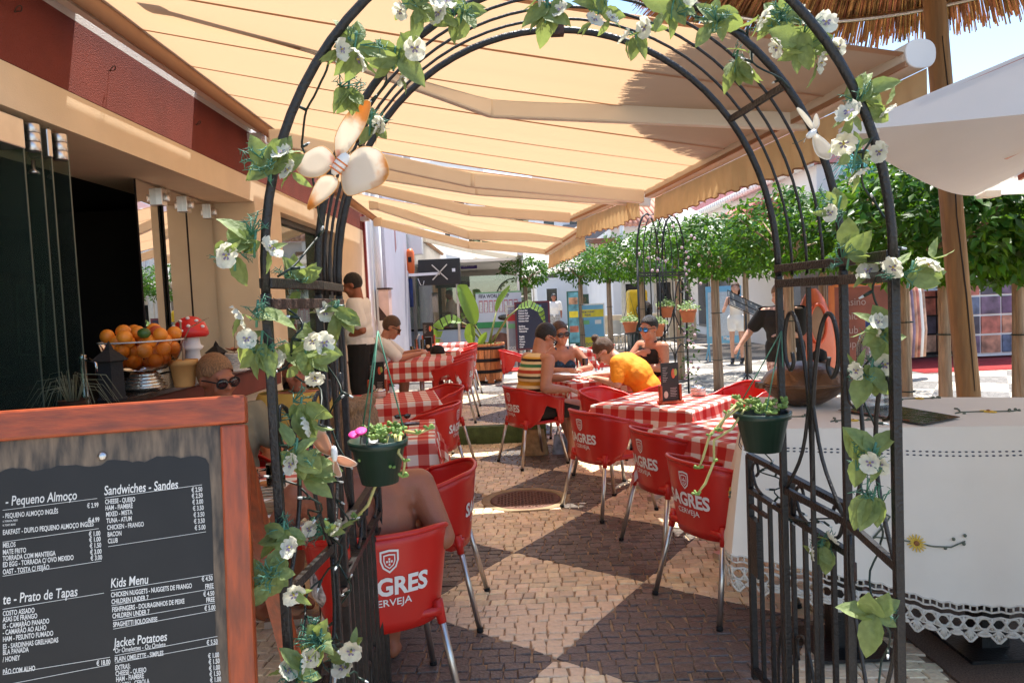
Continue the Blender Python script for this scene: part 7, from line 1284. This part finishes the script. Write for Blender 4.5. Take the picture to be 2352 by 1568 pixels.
    mb.ell(HP(0, -.012, .022), hr*.076, hf*.094, up*.098); mb.ell(HP(0, .03, -.05), hr*.056, hf*.06, up*.068); mb.ell(HP(0, .06, -.09), hr*.032, hf*.03, up*.026); mb.cone(HP(0, .088, .01), .009, HP(0, .11, -.028), .0135); mb.ell(HP(0, .083, -.062), hr*.024, hf*.014, up*.007); mb.ell(HP(0, .08, .022), hr*.055, hf*.014, up*.012)
    for s in (-1, 1): mb.ell(HP(s*.078, -.01, -.005), hr*.01, hf*.02, up*.032); mb.ell(HP(s*.04, .062, -.03), hr*.025, hf*.025, up*.03); mb.ell(HP(s*.011, .1, -.03), hr*.009, hf*.01, up*.008)
    if hands:
        for nm, s in (('L', -1), ('R', 1)):
            wr, el = j['wr'+nm], j['el'+nm]; d = (j['hd'+nm] if 'hd'+nm in j else (wr-el)).normalized(); pn = j.get('pn'+nm, Vector((0, 0, -1))); pn = (pn-d*pn.dot(d)).normalized(); x = d.cross(pn)*s
            mb.ell(wr+d*.05, d*.05, x*.04, pn*.016); mb.cone(wr, .026, wr+d*.03, .026)
            for q, (off, L_) in enumerate(((-.03, .062), (-.01, .072), (.01, .07), (.029, .055))):
                r_ = wr+d*.085+x*off; k1 = r_+d*L_*.5+pn*.008; k2 = k1+d*L_*.35+pn*L_*.3; mb.cone(r_, .0092, k1, .0086, 8); mb.cone(k1, .0086, k2, .0072, 8)
            mb.cone(wr+d*.03-x*.028, .012, wr+d*.07-x*.055+pn*.012, .0095, 8); mb.cone(wr+d*.07-x*.055+pn*.012, .0095, wr+d*.095-x*.05+pn*.022, .008, 8)
    body = finish(remesh(mb, voxel), skin, (), 0, 'body', t)
    fn = dict(torso=torso, shoulders=shoulders, uarm=uarm, farm=farm, thigh=thigh, calf=calf, feet=feet)
    for nm, parts, m_, cuts in clothes:
        c = MB()
        for p_ in parts:
            if isinstance(p_, str): fn[p_](c, .013)
            elif callable(p_): p_(c, j, lat, dep, sp)
            else: fn[p_[0]](c, *p_[1:])
        rc = []
        for kind, val in cuts:
            if kind == 'above': rc.append((lerp(pel, nk, val), sp))              # remove what lies above this fraction of the spine
            elif kind == 'below': rc.append((lerp(pel, nk, val), -sp))
            elif kind == 'zbelow': rc.append((Vector((0, 0, val)), Vector((0, 0, -1))))
            elif kind == 'right': rc.append((lat*val, lat))
            elif kind == 'left': rc.append((-lat*val, -lat))
            else: rc.append((kind, val))
        finish(remesh(c, voxel*1.05, 4), m_, rc, .004, nm, t)
    if hair:
        c = MB(); c.ell(HP(0, -.016, .03), hr*.084, hf*.1, up*.1)
        if hair == 'long': c.ell(HP(0, -.06, -.06), hr*.09, hf*.055, up*.14); 
        if hair == 'messy':
            rn = random.Random(3); [c.ell(HP(rn.uniform(-.06, .06), rn.uniform(-.1, .03), rn.uniform(.0, .11)), hr*.03, hf*.03, up*.025, 8, 6) for _ in range(26)]; c.ell(HP(0, -.04, -.03), hr*.08, hf*.07, up*.07)
        if bun: c.ell(HP(0, -.045, .14), hr*.036, hf*.036, up*.034)
        hl = .045 if hair in ('short', 'messy', 'long') else .03
        pl = [(HP(0, .062, .052), (hf*.8-up*.62).normalized())]
        keep = (lambda co: (co-H).dot(up) > -.045+(.0 if hair != 'long' else -.2) or (co-H).dot(hf) < -.05) if hair != 'long' else None
        finish(remesh(c, voxel*.8, 2), hmat, pl, .002, 'hair', t, (lambda co: not ((co-H).dot(hf) > .005 and (co-H).dot(up) < .03 and abs((co-H).dot(hr)) < .2) and ((co-H).dot(up) > -.075 or hair == 'long')))
    if glasses:
        gl = MB(); 
        for s in (-1, 1): gl.ell(HP(s*.034, .099, .0), hr*.027+hf*(-.006*s), hf*.005, up*.021, 14, 8)
        gm = part('sunglasses', gl, glasses[0], t); fr = MB()
        for s in (-1, 1): fr.tube([HP(s*.034+.03*math.cos(a), .1-.004*abs(math.cos(a)), .024*math.sin(a)) for a in np.linspace(0, 6.28, 17)[:-1]], .0038, 6, closed=True); fr.tube([HP(s*.062, .096, .008), HP(s*.08, .03, .008), HP(s*.083, -.02, 0)], .004, 6)
        fr.tube([HP(-.008, .104, .006), HP(.008, .104, .006)], .004, 6); part('frame', fr, glasses[1], gm)
    if shoes: c = MB(); feet(c, .012); finish(remesh(c, .013, 3), shoes, (), .0, 'shoes', t)
    return t
stripes = rampmat('striped_cotton', [(0, '#e3c896'), (.09, '#3a2418'), (.17, '#e6cfa2'), (.25, '#c8922c'), (.36, '#e6cfa2'), (.43, '#4a4a3a'), (.5, '#e6cfa2'), (.57, '#b8452c'), (.66, '#e6cfa2'), (.73, '#3f7a52'), (.81, '#e6cfa2'), (.88, '#2c1c14'), (.95, '#d8a648')], 'Z', .36, .9, .1)
plaid = mat('plaid_shorts', (.35, .33, .3), .9, 0, .5, 30)
pat = mat('patterned_shorts', (.35, .36, .42), .85, 0, .8, 45, col2='#e8e6ea')
TANK = [('above', .93), ('right', .125), ('left', .125)]
fl = ('sandals', [])
# 1 man in striped vest
person('man in striped vest and sunglasses bending over the table, dark cropped hair', (.16, 7.22, 0), 27, SIT, M['skin'], dict(chest=(0, .05, .86), neck=(-.02, .12, 1.06), head=(-.03, .21, 1.22), hf=(.05, .8, -.6), hu=(0, .5, .85), elR=(.29, .0, .76), wrR=(.27, .26, .72), elL=(-.25, .28, .79), wrL=(-.08, .47, .79), pnR=(-.3, 0, -1), knR=(.16, .42, .53), knL=(-.13, .43, .53), anR=(.14, .36, .09), anL=(-.05, .5, .09)), 1.2, 1.22, .215,
       clothes=[('striped_vest', ['torso'], stripes, [('above', .99)]), ('shorts', [('torso', .015), ('thigh', .022, .85)], M['cloth_black'], [('above', .2)])], hair='short', hmat=M['hair_dark'], glasses=(M['lens'], M['cloth_black']), shoes=None)
# 2 woman with sunglasses
person('woman with sunglasses and dark swim top facing the camera across the table', (.55, 8.72, 0), -70, SIT, M['skin'], dict(chest=(.03, .12, .84), neck=(.06, .2, 1.04), head=(.08, .24, 1.2), hf=(.05, 1, -.12), elL=(-.24, .33, .79), wrL=(.0, .5, .79), elR=(.3, .36, .79), wrR=(.1, .52, .8)), 1.0, 1.02, .18, female=True,
       clothes=[('swim_top', [lambda c, j, la, de, s: [c.ell(j['chest']+de*.088+la*(q*.068)+s*.02, la*.07, de*.062, s*.065) for q in (-1, 1)]+[c.cone(j['chest']-la*.14+s*.0, .03, j['chest']+la*.14, .03)]], mat('dark_print_top', (.02, .025, .04), .8, 0, .6, 50, col2='#2f5570'), []), ('straps', [lambda c, j, la, de, s: [c.cone(j['chest']+la*(q*.07)+de*.12, .012, j['neck']+la*(q*.075)-s*.0+de*.02, .012) for q in (-1, 1)]], mat('blue_strap', (.04, .1, .16), .8), [])], hair='short', hmat=M['hair_brown'], glasses=(M['lens'], mat('tortoise_frame', (.04, .015, .008), .3)))
# 3 woman in orange
person('woman in bright orange shirt with hair bun bowed low over the table', (1.36, 7.3, 0), 163, SIT, M['skin_fair'], dict(pel=(0, -.04, .55), chest=(.02, .14, .82), neck=(.06, .34, .98), head=(.1, .47, 1.04), hf=(.02, .62, -.78), hu=(0, .75, .6), elL=(-.22, .3, .74), wrL=(-.1, .52, .785), elR=(.3, .42, .78), wrR=(.15, .6, .79)), 1.02, 1.15, .19, female=True,
       clothes=[('orange_shirt', [('torso', .02), ('shoulders', .016), ('uarm', .02, .72)], M['orange_shirt'], [('above', 1.02)])], hair='short', hmat=M['hair_brown'], glasses=(M['lens'], mat('pink_frame', (.6, .3, .28), .4)), bun=True)
# 4 man in black vest
p4 = person('man in black vest with blue mirrored sunglasses and tattooed arm', (1.62, 8.62, 0), 205, SIT, M['skin'], dict(chest=(-.03, .0, .85), neck=(-.06, .04, 1.05), head=(-.09, .09, 1.215), hf=(-.3, 1, -.12), elR=(.16, .24, .8), wrR=(-.04, .2, .93), hdR=(-1, -.35, .25), pnR=(0, -1, -.2), elL=(-.3, .04, .76), wrL=(-.18, .28, .78)), 1.22, 1.1, .22,
       clothes=[('black_vest', [('torso', .024)], M['cloth_black'], [('above', .9)]), ('straps', [lambda c, j, la, de, s: [(c.cone(j['chest']+la*(q*.09)+de*.1, .03, j['neck']+la*(q*.1)-s*.012, .03), c.cone(j['neck']+la*(q*.1)-s*.012, .03, j['chest']+la*(q*.08)-de*.1, .026)) for q in (-1, 1)]], M['cloth_black'], [])], hair='short', hmat=M['hair_dark'], glasses=(M['blue_lens'], M['cloth_black']))
tat = mat('tattoo_ink', (.12, .09, .085), .6)
# 5 waiter
person('waiter in white short sleeved shirt and black trousers standing behind the arch', (-1.76, 8.62, KZ), 176, STAND, M['skin_tan'], dict(neck=(0, .0, 1.5), head=(0, .06, 1.67), hf=(0, 1, -.35), elL=(-.27, -.1, 1.15), wrL=(-.12, .14, 1.08), elR=(.25, .05, 1.12), wrR=(.1, .25, 1.12)), 1.12, 1.2, .2, belly=.05,
       clothes=[('white_shirt', [('torso', .022), ('shoulders', .02), ('uarm', .026, .75)], M['shirt_white'], [('above', 1.03), ('below', .02)]), ('trousers', [('torso', .014), ('thigh', .022), ('calf', .03)], M['cloth_black'], [('above', .04)])], hair='short', hmat=M['hair_dark'], shoes=M['cloth_black'])
# 6 man in white at the raised table
person('man in white shirt with sunglasses leaning on the raised terrace table', (-1.74, 8.95, KZ), 8, SIT, M['skin'], dict(chest=(0, .1, .84), neck=(0, .2, 1.02), head=(0, .29, 1.15), hf=(0, .9, -.5), hu=(0, .4, .9), elL=(-.24, .4, .79), wrL=(-.06, .58, .84), elR=(.26, .36, .78), wrR=(.1, .6, .82)), 1.05, 1.12, .2,
       clothes=[('white_shirt', [('torso', .02), ('shoulders', .018), ('uarm', .024, .85)], M['shirt_white'], [('above', 1.02)]), ('shorts', [('torso', .012), ('thigh', .02)], plaid, [('above', .1)])], hair='short', hmat=M['hair_brown'], glasses=(M['lens'], M['cloth_black']), shoes=M['cloth_black'])
# 7 man behind the board
person('sandy haired man in olive shirt half hidden behind the menu board', (-1.62, 4.15, 0), -40, SIT, M['skin_tan'], dict(chest=(0, -.06, .86), neck=(.01, -.08, 1.07), head=(.02, -.06, 1.235), hf=(-.1, 1, -.2), elL=(-.24, .12, .82), wrL=(-.12, .34, .8), elR=(.26, .1, .8), wrR=(.14, .36, .79)), 1.1, 1.15, .2,
       clothes=[('olive_shirt', [('torso', .02), ('shoulders', .018), ('uarm', .024, .7)], M['olive'], [('above', 1.0)]), ('shorts', [('torso', .012), ('thigh', .02)], M['cloth_black'], [('above', .1)])], hair='short', hmat=M['hair_fair'], glasses=(M['lens'], M['cloth_black']))
# 8 shirtless man
person('shirtless tanned man seen from behind on the nearest red chair', (-.61, 2.9, 0), 106, SIT, M['skin_tan'], dict(pel=(0, -.04, .55), chest=(-.02, -.02, .745), neck=(-.02, .03, .925), head=(-.02, .06, 1.1), elR=(.285, -.1, .68), wrR=(.19, .12, .70), elL=(-.34, .08, .74), wrL=(-.16, .4, .79)), 1.2, 1.3, .235, voxel=.0095, belly=.05,
       clothes=[('patterned_shorts', [('torso', .014), ('thigh', .022)], pat, [('above', .17)])], hair='messy', hmat=M['hair_fair'])
# 9 person in yellow
person('person in loose yellow top behind the left arch posts', (-1.42, 4.85, 0), -75, SIT, M['skin_tan'], dict(head=(0, .02, 1.2)), .95, 1.15, .18, female=True, clothes=[('yellow_top', [('torso', .03), ('shoulders', .02), ('uarm', .035, .9), ('thigh', .03)], M['yellow'], [('above', 1.0)])], hair='long', hmat=M['hair_brown'])
# 10 woman in black T-shirt
p10 = person('woman in black printed T shirt holding a water bottle behind the ficus', (X0(1800, 8.9), 8.9, 0), 235, STAND, M['skin_fair'], dict(chest=(0, .06, 1.18), pel=(0, -.02, .9), neck=(0, .12, 1.37), head=(0, .17, 1.52), hf=(.2, .9, -.4), elR=(.36, .1, 1.12), wrR=(.45, .25, .95), elL=(-.2, .1, 1.05), wrL=(-.05, .28, 1.06), knL=(-.1, .03, .48), knR=(.1, .03, .48)), 1.1, 1.25, .2, voxel=.013, female=True,
       clothes=[('black_shirt', [('torso', .03), ('shoulders', .02), ('uarm', .03, .8), ('thigh', .03, .35)], M['cloth_black'], [('above', 1.0), ('zbelow', .72)]), ('red_shorts', [('torso', .016), ('thigh', .024, .6)], mat('red_pattern', (.5, .05, .04), .85, 0, .6, 30, col2='#f0d8d0'), [('above', .0), ('zbelow', .58)])], hair='long', hmat=M['hair_fair'], shoes=M['cloth_black'])
# 11.. far people
person('woman in white vest and white shorts by the blue price board', (X0(1690, 16.2), 16.2, 0), 250, STAND, M['skin_fair'], dict(elR=(.26, .1, 1.15), wrR=(.2, .3, 1.25)), .85, .85, .165, voxel=.018, hands=False, female=True, clothes=[('white_vest', ['torso'], M['shirt_white'], [('above', .9), ('right', .12), ('left', .12)]), ('white_shorts', [('torso', .02), ('thigh', .03, .4)], M['wht'], [('above', .2)])], hair='long', hmat=M['hair_brown'], shoes=M['lens'], group='people in the street')
person('man in white polo and checked shorts walking in the street', (X0(1272, 27), 27, 0), 268, STAND, M['skin_tan'], dict(elR=(.27, .0, 1.14), wrR=(.3, .1, .92), knL=(-.1, .14, .52), anR=(.1, -.15, .09)), 1., 1., .19, voxel=.022, hands=False, clothes=[('white_polo', [('torso', .02), ('shoulders', .018), ('uarm', .026, .7)], M['shirt_white'], [('above', 1.02)]), ('checked_shorts', [('torso', .02), ('thigh', .035)], plaid, [('above', .1)])], hair='short', hmat=M['hair_dark'], shoes=M['cloth_black'], group='people in the street')
person('woman in black top standing inside the glazed shop', (X0(958, 17.2), 17.2, KZ), -20, STAND, M['skin'], dict(), .9, .95, .17, voxel=.02, hands=False, female=True, clothes=[('black_top', [('torso', .015), ('shoulders', .014), ('uarm', .018, .5)], M['cloth_black'], [('above', 1.0)]), ('dark_skirt', [('torso', .02), ('thigh', .03)], M['cloth_black'], [('above', .1)])], hair='short', hmat=M['hair_fair'], shoes=M['cloth_black'], group='people in the street')
# tattoo patches on the left upper arm of the man in black vest, in his own frame
mb = MB(); sh, el = Vector((-.26, .03, .995)), Vector((-.29, .04, .76)); ax = (el-sh).normalized()
for k in range(9):
    a = 1.1+.22*math.sin(k*2.1)+.9; f_ = .3+k*.08; q = lerp(sh, el, f_); x = ax.orthogonal().normalized(); y = ax.cross(x); r_ = .0655-.012*f_
    for a in (.2+.5*math.sin(k), 1.2, 2.0+.3*math.sin(k*3), 3.2): d = (x*math.cos(a)+y*math.sin(a)); n_ = d; mb.ell(q+d*r_, d*.0035, ax*(.014+.006*math.sin(k*5)), ax.cross(d)*(.011+.005*math.sin(k*3)), 8, 5)
tag(part('tattoo', mb, tat, p4), kind='stuff')
# small things near people
bt = thing('water_bottle', 'small clear water bottle held by the woman in black T shirt', 'bottle', at(1822, 800, 8.55)); part('body', MB().lathe([(.03, -.12), (.033, -.11), (.033, .03), (.012, .08), (.012, .1)], n=16, cap=False), M['glass'], bt); part('label', MB().lathe([(.034, -.04), (.034, .01)], n=16, cap=False), M['wht'], bt); part('cap', MB().lathe([(.014, .1), (.014, .115), (0, .115)], n=12), M['wht'], bt)
mb = MB(); c = at(1806, 742, 8.55); put_text(mb, 'LONDON', c+Vector((-.13, 0, 0)), Vector((.98, -.18, 0)), (0, 0, 1), .085, .8, off=.0, offset=.002); tb_ = part('shirt_print', mb, M['white_print'], None, False); bpy.data.objects.remove(tb_)
for (x, y, lb, m_, s) in ((1228, 1015, 'beige woven handbag standing under the table of the four', mat('beige_bag', (.4, .28, .13), .85, 0, .3, 20), (.15, .07, .2)), (1213, 1000, 'black and white knit bag beside the beige bag', mat('knit_bag', (.1, .09, .09), .9, 0, .9, 140), (.07, .07, .17)), (1290, 1012, 'blue and white plastic bag on the ground under the table', mat('blue_bag', (.35, .45, .55), .6, 0, .5, 12), (.1, .06, .15))):
    p = gz(x, y+28, 0); t = thing('handbag', lb, 'bag', p, 0, 'bags under the table'); part('bag', MB().grid(lambda u, v: Vector((s[0]*(1-.3*v)*math.cos(u*6.283)*(1+.05*math.sin(u*25)), s[1]*(1-.6*v*v)*math.sin(u*6.283), s[2]*1.3*v)), 28, 10), m_, t); part('handle', MB().tube([(-s[0]*.5, 0, s[2]*1.25), (-s[0]*.3, 0, s[2]*1.7), (s[0]*.3, 0, s[2]*1.7), (s[0]*.5, 0, s[2]*1.25)], .008, 6), m_, t)
# flip-flops under the man in striped vest
for i, (x, y, lb) in enumerate(((1255, 1055, 'black flip flop sandal on the near foot of the man in striped vest'), (1290, 1040, 'black flip flop sandal on the far foot of the man in striped vest'))):
    R_ = Matrix.Rotation(math.radians(27-90), 4, 'Z'); q = R_ @ Vector(((.14, .42, 0), (-.05, .56, 0))[i]); t = thing('flip_flop', lb, 'sandal', (.16+q.x, 7.22+q.y, .006), math.radians(27-90), 'flip flops'); part('sole', MB().ell((0, 0, .006), (.045, 0, 0), (0, .14, 0), (0, 0, .008), 18, 6), M['cloth_black'], t); part('strap', MB().tube([(-.045, -.01, .01), (-.02, .05, .055), (0, .09, .02), (.02, .05, .055), (.045, -.01, .01)], .008, 6), M['cloth_black'], t)
bpy.data.scenes.remove(TMP)
